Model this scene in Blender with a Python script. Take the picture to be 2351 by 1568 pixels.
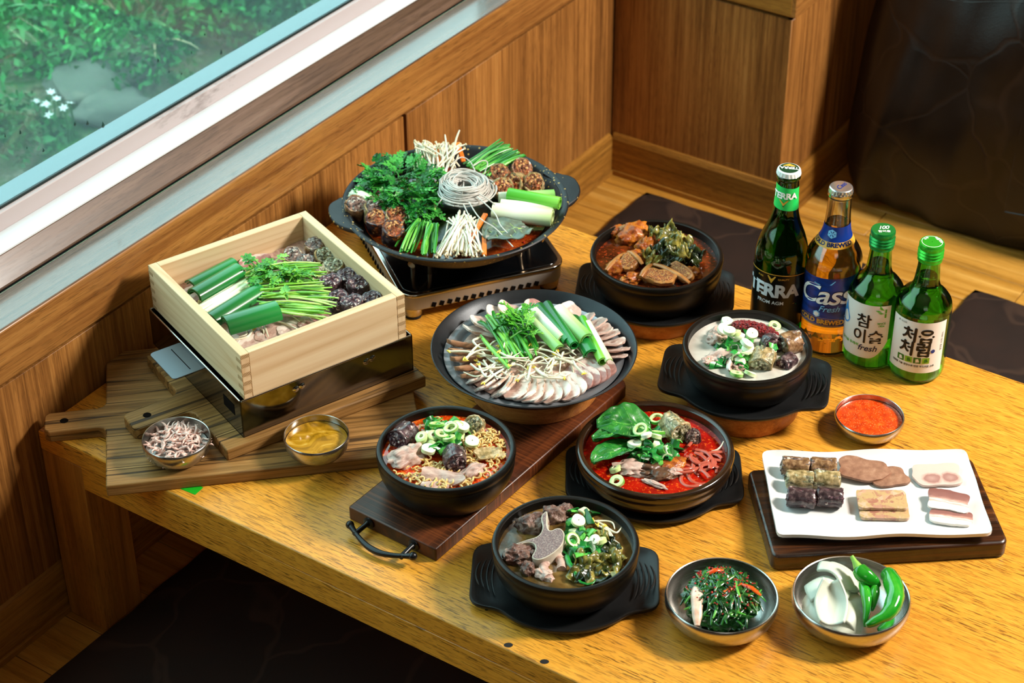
import bpy, bmesh, math, random
from mathutils import Vector, Matrix, noise as mnoise
for o in list(bpy.data.objects): bpy.data.objects.remove(o)
SC = bpy.context.scene
COL = SC.collection
random.seed(7)
PI = math.pi

# ------------------------------------------------------------------ camera
FPX, CX, CY = 4550.14, 1175.5, 784.0
CAM = Vector((1.61757, -1.31688, 1.84042))
RX = Vector((0.830552, 0.556921, -0.0046846))     # camera right
RY = Vector((0.316212, -0.478467, -0.819194))     # camera down
RZ = Vector((-0.458468, 0.678902, -0.573497))     # camera forward
cd = bpy.data.cameras.new('camera'); cam = bpy.data.objects.new('camera', cd); COL.objects.link(cam)
cam.matrix_world = Matrix(((RX.x, -RY.x, -RZ.x, CAM.x), (RX.y, -RY.y, -RZ.y, CAM.y), (RX.z, -RY.z, -RZ.z, CAM.z), (0, 0, 0, 1)))
cd.sensor_width = 36.0; cd.lens = FPX / 2351 * 36.0; cd.clip_start = 0.05; cd.clip_end = 60
cd.dof.use_dof = True; cd.dof.focus_distance = 2.40; cd.dof.aperture_fstop = 8.0
SC.camera = cam

def at(px, py, z):
    """world point where the line of sight through photo pixel (px, py) meets height z"""
    d = RX * ((px - CX) / FPX) + RY * ((py - CY) / FPX) + RZ
    return CAM + d * ((z - CAM.z) / d.z)

# ------------------------------------------------------------------ world, lights, exposure
SC.view_settings.view_transform = 'Standard'; SC.view_settings.look = 'None'
SC.view_settings.gamma = 1.0; SC.view_settings.exposure = 0.0; SC.view_settings.use_curve_mapping = False
W = bpy.data.worlds.new('sky'); SC.world = W; W.use_nodes = True
bg = W.node_tree.nodes['Background']; bg.inputs[0].default_value = (0.76, 0.90, 1.0, 1); bg.inputs[1].default_value = 4.6

def area(name, loc, target, sx, sy, power, col):
    l = bpy.data.lights.new(name, 'AREA'); l.shape = 'RECTANGLE'; l.size = sx; l.size_y = sy; l.energy = power; l.color = col
    o = bpy.data.objects.new(name, l); COL.objects.link(o); o.location = loc
    o.rotation_euler = (Vector(target) - Vector(loc)).to_track_quat('-Z', 'Y').to_euler()
    return o
area('softbox_key', (2.15, 1.36, 1.95), (0.55, 0.38, 0.32), 0.36, 0.46, 108, (1.0, 0.93, 0.84))

area('room_fill', (2.5, -1.9, 2.35), (0.75, 0.1, 0.3), 1.0, 1.0, 5, (1.0, 0.95, 0.88))  # added fill for faces turned from the key, in place of room ambient light

# ------------------------------------------------------------------ mesh helpers
class MB:
    def __init__(s): s.v = []; s.f = []; s.m = []
    def add(s, vs, fs, mi=0, M=None):
        n = len(s.v)
        if M is not None: vs = [M @ Vector(p) for p in vs]
        s.v += [tuple(p) for p in vs]; s.f += [tuple(i + n for i in q) for q in fs]; s.m += [mi] * len(fs)
        return s
    def box(s, lo, hi, mi=0, M=None):
        (x0, y0, z0), (x1, y1, z1) = lo, hi
        return s.add([(x0,y0,z0),(x1,y0,z0),(x1,y1,z0),(x0,y1,z0),(x0,y0,z1),(x1,y0,z1),(x1,y1,z1),(x0,y1,z1)],
                     [(0,3,2,1),(4,5,6,7),(0,1,5,4),(1,2,6,5),(2,3,7,6),(3,0,4,7)], mi, M)
    def prism(s, poly, z0, z1, mi=0, M=None):
        n = len(poly)
        a = sum(poly[i][0]*poly[(i+1)%n][1]-poly[(i+1)%n][0]*poly[i][1] for i in range(n))
        if a < 0: poly = poly[::-1]
        vs = [(p[0], p[1], z0) for p in poly] + [(p[0], p[1], z1) for p in poly]
        fs = [tuple(range(n))[::-1], tuple(range(n, 2*n))] + [(i, (i+1)%n, n+(i+1)%n, n+i) for i in range(n)]
        return s.add(vs, fs, mi, M)
    def lathe(s, prof, n=48, mi=0, M=None, cap0=False, cap1=False):
        vs = []; fs = []
        for r, z in prof:
            for k in range(n):
                a = 2*PI*k/n; vs.append((r*math.cos(a), r*math.sin(a), z))
        for i in range(len(prof)-1):
            for k in range(n):
                k2 = (k+1) % n; fs.append((i*n+k, i*n+k2, (i+1)*n+k2, (i+1)*n+k))
        if cap0: fs.append(tuple(range(n))[::-1])
        if cap1: fs.append(tuple((len(prof)-1)*n+k for k in range(n)))
        return s.add(vs, fs, mi, M)
    def tube(s, path, r, n=8, mi=0, cap=True, flat=1.0, M=None):
        path = [Vector(p) for p in path]; m = len(path)
        rs = r if isinstance(r, (list, tuple)) else [r]*m
        vs = []; fs = []; up = Vector((0, 0, 1)); prev = None
        for i in range(m):
            t = (path[min(i+1, m-1)] - path[max(i-1, 0)])
            t = t.normalized() if t.length > 1e-9 else Vector((1,0,0))
            if prev is None:
                a = t.cross(up)
                if a.length < 1e-3: a = t.cross(Vector((1, 0, 0)))
            else: a = prev - t*prev.dot(t)
            a.normalize(); prev = a; b = t.cross(a)
            for k in range(n):
                q = 2*PI*k/n; vs.append(path[i] + (a*math.cos(q) + b*math.sin(q)*flat)*rs[i])
        for i in range(m-1):
            for k in range(n):
                k2 = (k+1) % n; fs.append((i*n+k, (i+1)*n+k, (i+1)*n+k2, i*n+k2)[::-1])
        if cap: fs += [tuple(range(n)), tuple((m-1)*n+k for k in range(n))[::-1]]
        return s.add(vs, fs, mi, M)
    def grid(s, fn, nu, nv, mi=0, M=None, wrapu=False):
        vs = [fn(i/(nu if wrapu else nu-1), j/(nv-1)) for j in range(nv) for i in range(nu)]
        fs = []
        for j in range(nv-1):
            for i in range(nu if wrapu else nu-1):
                i2 = (i+1) % nu; fs.append((j*nu+i, j*nu+i2, (j+1)*nu+i2, (j+1)*nu+i))
        return s.add(vs, fs, mi, M)
def _shade_auto(me, ang):
    bm = bmesh.new(); bm.from_mesh(me)
    bmesh.ops.recalc_face_normals(bm, faces=bm.faces)
    c = math.radians(ang)
    for f in bm.faces: f.smooth = True
    for e in bm.edges: e.smooth = not (len(e.link_faces) == 2 and e.calc_face_angle(0) > c)
    bm.to_mesh(me); bm.free()
def _mesh(s, name, mats=(), smooth=True, ang=40):
    me = bpy.data.meshes.new(name); me.from_pydata(s.v, [], s.f)
    if s.m and max(s.m): me.polygons.foreach_set('material_index', s.m)
    for m in (mats if isinstance(mats, (list, tuple)) else [mats]): me.materials.append(m)
    me.update()
    if smooth: _shade_auto(me, ang)
    return me
MB.mesh = _mesh

def link(name, me, parent=None, loc=(0,0,0), rot=(0,0,0), scale=None):
    o = bpy.data.objects.new(name, me); COL.objects.link(o)
    o.location = loc; o.rotation_euler = rot
    if scale is not None: o.scale = (scale,)*3 if isinstance(scale, (int, float)) else scale
    if parent is not None: o.parent = parent
    return o
def bev(o, w, seg=2, ang=35):
    m = o.modifiers.new('bevel', 'BEVEL'); m.width = w; m.segments = seg; m.limit_method = 'ANGLE'; m.angle_limit = math.radians(ang)
    m.harden_normals = False
    return o
def sub(o, n=1):
    m = o.modifiers.new('sub', 'SUBSURF'); m.levels = n; m.render_levels = n; return o
def tag(o, label=None, cat=None, group=None, kind=None):
    if label: o['label'] = label
    if cat: o['category'] = cat
    if group: o['group'] = group
    if kind: o['kind'] = kind
    return o
def thing(name, label, cat, loc=(0,0,0), rotz=0, group=None):
    o = link(name, None, None, loc, (0, 0, rotz)); o.empty_display_size = 0.02
    return tag(o, label, cat, group)
def Rz(a): return Matrix.Rotation(a, 4, 'Z')
def Rx(a): return Matrix.Rotation(a, 4, 'X')
def Ry(a): return Matrix.Rotation(a, 4, 'Y')
def T(x, y=None, z=None): return Matrix.Translation(x if y is None else (x, y, z))
def rough_mesh(me, amp, scale, seed=0, axis=None):
    for v in me.vertices:
        p = v.co*scale + Vector((seed*7.3, seed*3.1, seed*5.7))
        d = mnoise.noise_vector(p) if axis is None else Vector(axis)*mnoise.noise(p)
        v.co += d*amp
    me.update(); return me
def U(a, b): return random.uniform(a, b)

# ------------------------------------------------------------------ materials
def C(h):
    h = h.lstrip('#'); c = [int(h[i:i+2], 16)/255 for i in (0, 2, 4)]
    return tuple((x/12.92 if x <= .04045 else ((x+.055)/1.055)**2.4) for x in c) + (1.0,)
class NT:
    def __init__(s, name):
        s.mat = bpy.data.materials.new(name); s.mat.use_nodes = True; s.t = s.mat.node_tree; s.n = s.t.nodes; s.n.clear()
        s.out = s.n.new('ShaderNodeOutputMaterial')
    def new(s, typ, ins=None, **kw):
        nd = s.n.new(typ)
        for k, v in kw.items(): setattr(nd, k, v)
        for k, v in (ins or {}).items():
            if v is None: continue
            if isinstance(v, bpy.types.NodeSocket): s.t.links.new(v, nd.inputs[k])
            else: nd.inputs[k].default_value = v
        return nd
    def co(s, scale=(1,1,1), rot=(0,0,0), out='Object', loc=(0,0,0)):
        tc = s.new('ShaderNodeTexCoord')
        return s.new('ShaderNodeMapping', {0: tc.outputs[out], 1: loc, 2: rot, 3: scale if isinstance(scale, tuple) else (scale,)*3}).outputs[0]
    def gen(s): return s.new('ShaderNodeTexCoord').outputs['Generated']
    def rnd(s): return s.new('ShaderNodeObjectInfo').outputs['Random']
    def noise(s, vec, scale=5, detail=3, rough=.55, dist=0, color=False):
        return s.new('ShaderNodeTexNoise', {'Vector': vec, 'Scale': scale, 'Detail': detail, 'Roughness': rough, 'Distortion': dist}).outputs[1 if color else 0]
    def voro(s, vec, scale=20, out='Color', feature='F1', rand=1.0):
        return s.new('ShaderNodeTexVoronoi', {'Vector': vec, 'Scale': scale, 'Randomness': rand}, feature=feature).outputs[out]
    def wave(s, vec, scale=5, dist=4, detail=2, axis='X', dscale=1.0):
        return s.new('ShaderNodeTexWave', {'Vector': vec, 'Scale': scale, 'Distortion': dist, 'Detail': detail, 'Detail Scale': dscale}, bands_direction=axis).outputs[1]
    def ramp(s, fac, stops, interp='LINEAR'):
        nd = s.new('ShaderNodeValToRGB', {0: fac}); cr = nd.color_ramp; cr.interpolation = interp
        while len(cr.elements) < len(stops): cr.elements.new(.5)
        for e, (p, c) in zip(cr.elements, stops):
            e.position = p; e.color = C(c) if isinstance(c, str) else (c, c, c, 1)
        return nd.outputs[0]
    def mix(s, fac, a, b, mode='MIX'):
        nd = s.new('ShaderNodeMix', data_type='RGBA', blend_type=mode)
        for k, v in ((0, fac), (6, a), (7, b)):
            if isinstance(v, str): v = C(v)
            if isinstance(v, bpy.types.NodeSocket): s.t.links.new(v, nd.inputs[k])
            else: nd.inputs[k].default_value = v
        return nd.outputs[2]
    def math(s, op, a, b=0.5, c=0.0):
        return s.new('ShaderNodeMath', {0: a, 1: b, 2: c}, operation=op).outputs[0]
    def sep(s, vec, i): return s.new('ShaderNodeSeparateXYZ', {0: vec}).outputs[i]
    def bump(s, h, st=.3, d=.002, n=None):
        return s.new('ShaderNodeBump', {'Height': h, 'Strength': st, 'Distance': d, 'Normal': n}).outputs[0]
    def pbr(s, base, rough=.5, spec=.5, metal=0.0, nrm=None, sss=0, ssr=(1,.4,.2), trans=0, ior=1.45, coat=0, coatr=.1, alpha=None, sscale=.01, emis=None):
        if isinstance(base, str): base = C(base)
        p = s.new('ShaderNodeBsdfPrincipled', {'Base Color': base, 'Roughness': rough, 'Specular IOR Level': spec, 'Metallic': metal, 'Normal': nrm,
            'Subsurface Weight': sss, 'Subsurface Radius': ssr, 'Subsurface Scale': sscale, 'Transmission Weight': trans, 'IOR': ior, 'Coat Weight': coat, 'Coat Roughness': coatr, 'Alpha': alpha})
        s.t.links.new(p.outputs[0], s.out.inputs[0]); return s.mat
def plain(name, col, rough=.5, spec=.5, metal=0.0, **kw): return NT(name).pbr(col, rough, spec, metal, **kw)

def wood(name, axis, cols, fine=1.0, rough=.45, spec=.4, ring=9.0, pore=0.0, porecol='#2a1708', bump=.15, rand=True, out='Object', porescale=1.0, lines=.35, nl=16.0, macro=.42, coat=0.0, along=2.2):
    """grain running along axis (0 x, 1 y, 2 z); cols dark..light"""
    t = NT(name)
    def st(a, b):
        k = [a, a, a]; k[axis] = b; return tuple(k)
    def vec(a, b):
        v = t.co(st(a, b), out=out)
        if rand:
            r = t.rnd()
            v = t.new('ShaderNodeVectorMath', {0: v, 1: t.new('ShaderNodeCombineXYZ', {0: t.math('MULTIPLY', r, 61.0), 1: t.math('MULTIPLY', r, 37.0), 2: t.math('MULTIPLY', r, 91.0)}).outputs[0]}, operation='ADD').outputs[0]
        return v
    a = t.noise(vec(95*fine, along*fine), 1.0, 5, .68, .3)
    m = t.noise(vec(ring, ring*.09), 1.0, 2, .5, .6)
    f = t.math('ADD', t.math('MULTIPLY', a, .62), t.math('ADD', t.math('MULTIPLY', m, macro), (.42-macro)*.5))
    n = len(cols); col = t.ramp(f, [(.34 + .36*i/(n-1), c) for i, c in enumerate(cols)])
    pp = t.math('PINGPONG', t.math('MULTIPLY', m, nl), 1.0)
    ln = t.math('MULTIPLY', t.ramp(pp, [(.0, 1.0), (.10, .7), (.34, 0.0)]), t.ramp(a, [(.35, 1.0), (.7, .25)]))
    col = t.mix(t.math('MULTIPLY', ln, lines), col, porecol)
    h = a
    if pore:
        p = t.noise(vec(900*porescale, 62*porescale), 1.0, 2, .5, .2)
        k = t.ramp(p, [(.0, 1.0), (.39, 1.0), (.46, 0.0), (1, 0.0)])
        m2 = t.math('MULTIPLY', k, t.ramp(t.noise(vec(ring*3, ring*.3), 1.0, 2), [(.34, .3), (.6, 1.0)]))
        col = t.mix(t.math('MULTIPLY', m2, pore), col, porecol)
        h = t.math('SUBTRACT', a, t.math('MULTIPLY', k, .6))
    rr = t.math('ADD', t.math('MULTIPLY', a, .24), rough-.12)
    return t.pbr(col, rr, spec, nrm=t.bump(h, bump, .001), coat=coat, coatr=.12)
# ------------------------------------------------------------------ the room
H = 0.31                                  # table top height
YB, XC = 1.41, 0.343                      # face of the back wall's baseboard, corner of the pillar
M_table = wood('oak_table', 0, ['#b87624', '#cc8a2a', '#da9832', '#e4a63e'], along=9.0, fine=2.4, rough=.36, spec=.5, ring=6, pore=.8, porecol='#4a2a08', bump=.12, lines=.05, macro=.14, porescale=.9)
M_tabley = wood('oak_table_leg', 2, ['#8a5a20', '#a8702c', '#bb8236', '#cc9444'], fine=1.2, rough=.4, spec=.45, ring=6, pore=.35, bump=.1)
M_panel = wood('walnut_panel', 2, ['#5c3a1a', '#855628', '#a87238', '#c08c4c'], fine=1.5, rough=.42, spec=.35, ring=7, pore=.35, porecol='#3a200c', bump=.06, porescale=.7)
M_fascia = wood('walnut_sill', 1, ['#6a421e', '#8e5c2c', '#a8743a', '#b88648'], fine=.9, rough=.30, spec=.5, ring=24, pore=.4, porecol='#3a200c', bump=.05, porescale=.6, lines=.18, nl=9, macro=.22, coat=.8)
M_strip = wood('walnut_window_strip', 1, ['#3a281c', '#56402e', '#685040', '#74604e'], fine=1.1, rough=.38, spec=.4, ring=24, pore=.4, porecol='#2a1a10', bump=.06, porescale=.6, lines=.45, nl=9, macro=.3, coat=.3)
M_basey = wood('oak_baseboard_y', 1, ['#5f3a12', '#8a5c22', '#a2702c', '#b88438'], fine=1.2, rough=.42, ring=8, pore=.4, bump=.05)
M_basex = wood('oak_baseboard_x', 0, ['#5f3a12', '#8a5c22', '#a2702c', '#b88438'], fine=1.2, rough=.42, ring=8, pore=.4, bump=.05)
M_floor = wood('oak_floor', 0, ['#8a5a1e', '#ab7629', '#c08c3c', '#d2a252'], fine=.7, rough=.38, spec=.45, ring=9, pore=.25, bump=.04)
M_void = plain('dark_gap', '#0c0704', .9, .1)
M_room = plain('brown_room_paint', '#2a1d14', .8, .2)

def struct(name, mb, mats, parent=None, bw=0, **kw):
    o = link(name, mb.mesh(name, mats, **kw), parent)
    if bw: bev(o, bw)
    if parent is None: o['kind'] = 'structure'
    return o
fl = struct('floor', MB().box((-0.02, -2.6, -0.05), (3.6, 2.2, -0.004)), M_void)
PW = 0.0925
pm = MB().box((0.0006, 0.0006, -0.006), (0.8994, PW-0.0006, 0.0)).mesh('plank', M_floor)
for j in range(34):
    y = YB + 0.061 - 20*PW + (j-7)*PW
    if y > 2.15: break
    off = (0.8, 0.35, 0.12, 0.62)[j % 4] if j != 27 else 0.4187
    x = 0.4806 - 0.9 if j == 27 else -off
    while x < 1.7:
        p = link('plank', pm, fl, (x, y, 0)); bev(p, .0007, 1)
        x += 0.9
# walls out of the picture that close the room
struct('ceiling', MB().box((-0.15, -2.6, 2.6), (3.6, 2.2, 2.65)), plain('pale_ceiling_paint', '#c2b8a6', .85, .2))
struct('wall_right', MB().box((3.6, -2.6, 0), (3.65, 2.2, 2.6)), M_room)
struct('wall_front', MB().box((-0.15, -2.65, 0), (3.6, -2.6, 2.6)), M_room)
# window wall
XP = -0.008                               # face of the wall panels
WY0, WY1, WZ1 = -1.3, 1.25, 2.1           # window opening
wl = struct('wall_left', MB().box((-0.15, -2.6, 0), (XP-0.012, YB+.02, 0.44)).box((-0.15, -2.6, 0.44), (XP-0.012, WY0, 2.6)).box((-0.15, WY1, 0.44), (XP-.012, YB+.02, 2.6)).box((-0.15, WY0, WZ1), (XP-.012, WY1, 2.6)), M_void)
SEAM = 0.803
for y0, y1 in ((-2.6, -1.3), (-1.294, -0.30), (-0.294, SEAM-.004), (SEAM+.004, YB+.006)):
    o = link('panel', MB().box((XP-.010, y0, 0.0), (XP, y1, 0.3945)).mesh('panel', M_panel), wl); bev(o, .0007, 1)
o = link('upper_panel', MB().box((XP-.012, WY1, .48), (XP, YB, 2.6)).mesh('upper_panel', M_panel), wl)
struct('baseboard_left', MB().prism([(0,0),(.012,0),(.012,.073),(.010,.080),(.004,.084),(0,.084)], -2.6, YB+.0, M=Matrix(((1,0,0,-.0125),(0,0,1,0),(0,1,0,0),(0,0,0,1)))).box((-.012,-2.6,0),(.003,YB,.010)), M_basey, bw=.001)
M_silltop = wood('walnut_sill_top', 1, ['#3c2a1e', '#5a4230', '#705644', '#806858'], fine=.9, rough=.26, spec=.6, ring=24, pore=.4, porecol='#2a1a10', bump=.04, porescale=.6, lines=.25, nl=9, macro=.25, coat=1.0)
mb = MB().box((-0.0645, -2.6, 0.4025), (-0.0005, YB+.006, 0.4775)); mb.m = [0, 1, 0, 0, 0, 0]
struct('trim_1', mb, [M_fascia, M_silltop], bw=.004)
# back wall and pillar
wb = struct('wall_back', MB().box((-0.15, YB+.018, 0), (XC-.02, YB+.06, 2.6)).box((XC-.06, YB+.06, 0), (XC-.02, 2.2, 2.6)).box((XC-.06, 2.15, 0), (3.6, 2.2, 2.6)), M_void)
o = link('panel', MB().box((XP, YB+.008, 0), (XC-.0105, YB+.018, .394)).mesh('panel', M_panel), wb); bev(o, .0007, 1)
o = link('panel', MB().box((XC-.020, YB+.0085, 0), (XC-.010, 2.15, .394)).mesh('panel', M_panel), wb); bev(o, .0007, 1)
for x in range(4):
    o = link('panel', MB().box((XC+.82*x, 2.14, 0), (XC+.82*(x+1)-.005, 2.15, 2.6)).mesh('panel', M_panel), wb)
o = link('upper_panel', MB().box((XP, YB+.006, .4775), (XC-.01, YB+.018, 2.6)).box((XC-.02, YB+.018, .4775), (XC-.01, 2.15, 2.6)).mesh('upper_panel', M_panel), wb)
struct('trim_2', MB().box((XP, YB, .4025), (XC-.008, YB+.02, .4775)), M_basex, bw=.002)
struct('trim_3', MB().box((XC-.026, YB+.0005, .4025), (XC-.0005, 2.15, .4775)), M_fascia, bw=.002)
struct('baseboard_back', MB().box((-.002, YB, 0), (XC-.013, YB+.012, .073)).add([(-.002,YB,.073),(XC-.013,YB,.073),(XC-.013,YB+.004,.084),(-.002,YB+.004,.084),(-.002,YB+.012,.084),(XC-.013,YB+.012,.084),(-.002,YB+.012,.073),(XC-.013,YB+.012,.073)],[(0,1,2,3),(3,2,5,4),(0,3,4,6),(1,7,5,2)]).box((-.002,YB-.003,0),(XC-.010,YB,.010)), M_basex, bw=.0008)
struct('baseboard_right', MB().box((XC-.013, YB, 0), (XC, 2.15, .073)).add([(XC,YB,.073),(XC,2.15,.073),(XC-.004,2.15,.084),(XC-.004,YB+.003,.084),(XC-.013,2.15,.084),(XC-.013,YB+.003,.084)],[(0,1,2,3),(3,2,4,5),(0,3,5)]).box((XC,YB,0),(XC+.003,2.15,.010)), M_basey, bw=.0008)

# window: wood strip, white ledge, bead, gasket, pane
wn = link('window_1', None); wn['kind'] = 'structure'; wn.empty_display_size = .05
M_white = plain('white_painted_frame', '#dfe9ee', .28, .5)
tb = NT('bead_plastic'); v = tb.co((1, .35, 1))
M_bead = tb.pbr(tb.mix(tb.ramp(tb.noise(v, 14, 5, .7), [(.56, 0.0), (.66, .8)]), '#b9aeae', '#7d726e'), .45)
M_gask = plain('black_gasket', '#06201f', .5)
def ybar(name, poly, y0, y1, m, bw=0):
    mb = MB(); n = len(poly)
    mb.add([(x, y0, z) for x, z in poly] + [(x, y1, z) for x, z in poly], [tuple(range(n)), tuple(range(n, 2*n))[::-1]] + [(i, n+i, n+(i+1)%n, (i+1)%n) for i in range(n)])
    o = link(name, mb.mesh(name, m, ang=25), wn)
    if bw: bev(o, bw)
    return o
ybar('wood_strip', [(-.0645, .4775), (-.0645, .4805), (-.0855, .5095), (-.10, .5095), (-.10, .4775)], WY0, WY1, M_strip, .0012)
ybar('sill_ledge', [(-.0855, .5095), (-.0855, .5125), (-.1195, .5145), (-.15, .5145), (-.15, .48), (-.10, .48)], WY0, WY1, M_white, .001)
ybar('glazing_bead', [(-.1190, .5143), (-.1215, .5375), (-.128, .539), (-.128, .5143)], WY0, WY1, M_bead, .001)
ybar('outer_sill', [(-.136, .49), (-.136, .5220), (-.200, .5160), (-.206, .5120), (-.206, .49)], WY0, WY1, plain('weathered_outer_sill', '#66757a', .5), .001)
ybar('gasket', [(-.1275, .52), (-.1275, .5425), (-.131, .5425), (-.131, .52)], WY0, WY1, M_gask)
for y in (WY0, WY1-.05):
    o = link('jamb', MB().box((-.15, y, .51), (-.086, y+.05, WZ1)).mesh('jamb', M_white), wn); bev(o, .002)
o = link('head', MB().box((-.15, WY0, WZ1-.05), (-.086, WY1, WZ1)).mesh('head', M_white), wn); bev(o, .002)
g = NT('misted_glass')
v = g.co((1, 1, 1)); n1 = g.noise(v, 3.2, 4, .6); n2 = g.noise(g.co((1, 60, 5)), 1.0, 3, .6)
n3 = g.noise(v, 420, 2, .6)
zz = g.sep(v, 2)
low = g.ramp(zz, [(.50, 1.0), (.86, 0.0)])
dirt = g.math('ADD', g.math('MULTIPLY', g.ramp(n1, [(.35, .2), (.7, 1.0)]), .015), g.math('ADD', g.math('MULTIPLY', low, .10), g.math('MULTIPLY', g.math('MULTIPLY', n2, n3), .05)))
tr = g.new('ShaderNodeBsdfTransparent', {0: C('#dcf3ee')})
tl = g.new('ShaderNodeBsdfTranslucent', {0: C('#b4d8dc')}); df = g.new('ShaderNodeBsdfDiffuse', {0: C('#a9cdd2')})
ad = g.new('ShaderNodeMixShader', {0: .35, 1: tl.outputs[0], 2: df.outputs[0]})
m1 = g.new('ShaderNodeMixShader', {0: dirt, 1: tr.outputs[0], 2: ad.outputs[0]})
gl = g.new('ShaderNodeBsdfGlossy', {'Roughness': .02}); fr = g.new('ShaderNodeFresnel', {0: 1.5})
m2 = g.new('ShaderNodeMixShader', {0: fr.outputs[0], 1: m1.outputs[0], 2: gl.outputs[0]})
g.t.links.new(m2.outputs[0], g.out.inputs[0])
gt_ = NT('clear_pane_back'); gt_.t.links.new(gt_.new('ShaderNodeBsdfTransparent', {0: C('#eefaf6')}).outputs[0], gt_.out.inputs[0])
mb = MB().box((-.1345, WY0+.04, .518), (-.1305, WY1-.04, WZ1-.04)); mb.m = [1, 1, 1, 0, 1, 1]
link('pane', mb.mesh('pane', [g.mat, gt_.mat], smooth=False), wn)
# water drops running down the pane
M_drop = plain('water_drop', '#20403c', .05, .8)
dm = MB().lathe([(0.0003, -1.0), (.55, -.8), (.9, -.35), (1, 0), (.8, .5), (.45, 1.2), (.12, 2.2)], 8, cap0=True, cap1=True).mesh('water_drop', M_drop)
def on_x(px, py, x):
    d = RX*((px-CX)/FPX) + RY*((py-CY)/FPX) + RZ
    return CAM + d*((x-CAM.x)/d.x)
for px, py, r in ((508,122,4),(363,140,3),(172,286,3),(201,284,3.4),(237,289,4.4),(47,305,3),(100,346,3),(436,435,0),(508,27,2.5),(440,122,2),(388,166,2.2),(417,170,2),(470,80,2),(596,72,2),(620,26,2.2),(680,26,2.5),(12,313,2),(62,340,1.6)):
    if not r: continue
    p = on_x(px, py, -.1302); s = r*.00065
    link('water_drop', dm, wn, p, scale=(s*.35, s, s))
# ------------------------------------------------------------------ the garden outside
gt = NT('garden_soil'); v = gt.co(1.0)
gc = gt.mix(gt.ramp(gt.noise(v, 7, 6, .7), [(.42, 0.0), (.6, 1.0)]), gt.ramp(gt.noise(v, 40, 4, .7), [(.3, '#39432c'), (.55, '#6f735a'), (.75, '#b2ad98')]), gt.ramp(gt.noise(v, 30, 4, .7), [(.35, '#123a16'), (.6, '#2f7a35'), (.8, '#57a055')]))
M_soil = gt.pbr(gc, .95, .1, nrm=gt.bump(gt.noise(v, 60, 4, .7), .8, .02))
gm = MB().grid(lambda a, b: (-.16-3.6*a, -1.8+6.6*b, -.08 + .10*mnoise.noise(Vector((a*6, b*9, 1))) + .35*a*a), 50, 60).mesh('garden_ground', M_soil)
o = link('garden_ground', gm); o['kind'] = 'structure'
def gz(x, y):
    a = (-.16-x)/3.6; b = (y+1.8)/6.6
    return -.08 + .10*mnoise.noise(Vector((a*6, b*9, 1))) + .35*a*a
def leafmat(name, c0, c1, rough=.5, back=None):
    t = NT(name); r = t.rnd(); f = t.math('ADD', t.math('MULTIPLY', t.noise(t.co(14.0), 3, 3), .7), t.math('MULTIPLY', r, .4))
    return t.pbr(t.ramp(f, [(.25, c0), (.75, c1)]), rough, .4)
GL = [leafmat('garden_leaf_dark', '#0a4a18', '#1c8434'), leafmat('garden_leaf_mid', '#14742a', '#3cb04c'), leafmat('garden_leaf_pale', '#4a9a58', '#93c27c'), leafmat('dry_grass', '#7d7a55', '#b9a97c')]
def blade_plant(name, px, py, z, n, ln, w, mat, label, droop=.6, cat='plant'):
    p = at(px, py, z); p.z = gz(p.x, p.y)
    mb = MB()
    for i in range(n):
        a = U(0, 2*PI); l = ln*U(.6, 1.1); e = U(.5, 1.35); q = Vector((U(-.05, .05), U(-.05, .05), 0)); d = Vector((math.cos(a), math.sin(a), 0)); s = Vector((-d.y, d.x, 0))
        pts = []
        for k in range(6):
            t = k/5; c = q + d*(l*t*math.cos(e)) + Vector((0, 0, l*(t*math.sin(e) - droop*t*t*.6)))
            ww = w*(math.sin(PI*min(1, t*.9+.12)))
            pts += [c - s*ww, c + Vector((0, 0, -ww*.35)), c + s*ww]
        mb.add(pts, [(3*k+j, 3*k+j+1, 3*k+j+4, 3*k+j+3) for k in range(5) for j in range(2)])
    o = link(name, mb.mesh(name, mat), None, p); tag(o, label, cat); return o
def shrub(name, px, py, z, rad, n, w, mat, label):
    p = at(px, py, z); p.z = gz(p.x, p.y)
    mb = MB()
    for i in range(n*3):
        u = Vector((random.gauss(0, 1), random.gauss(0, 1), random.gauss(0, 1))).normalized()*rad*U(.35, 1); u.z = abs(u.z)*.9 + .02
        d = Vector((random.gauss(0, 1), random.gauss(0, 1), random.gauss(.2, 1))).normalized(); s = d.orthogonal().normalized(); w_ = w*U(.4, .8); l = w_*U(1.6, 3.4)
        mb.add([u, u + d*l*.5 + s*w_*.6, u + d*l, u + d*l*.5 - s*w_*.6 + Vector((0, 0, w_*.2))], [(0, 1, 2, 3)])
    o = link(name, mb.mesh(name, mat, smooth=False), None, p); tag(o, label, 'shrub'); return o
shrub('garden_shrub', 120, 130, 0, .16, 420, .016, GL[0], 'dark green leafy shrub beyond the glass, nearest the corner of the picture')
shrub('garden_shrub', 40, 60, 0, .15, 320, .016, GL[1], 'mid green bushy shrub at the far left outside the window')
shrub('garden_shrub', 420, 40, 0, .20, 520, .015, GL[1], 'large bright green shrub outside the window, near the top edge')
shrub('garden_shrub', 560, -30, 0, .24, 620, .015, GL[0], 'wide dark green shrub farthest along outside the window')
shrub('garden_shrub', 330, 175, 0, .12, 260, .012, GL[0], 'low green shrub close behind the misted lower glass')
shrub('garden_shrub', 210, 130, 0, .13, 300, .013, GL[1], 'bright green shrub in the middle outside the window')
shrub('garden_shrub', 640, 60, 0, .15, 340, .013, GL[0], 'dark shrub close to the glass, right of the others')
shrub('garden_shrub', 30, 330, 0, .11, 240, .012, GL[0], 'low dark shrub just outside the window at the left edge')
blade_plant('garden_grass', 270, 75, 0, 60, .36, .006, GL[2], 'pale green arching grass tuft outside between the shrubs')
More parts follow.
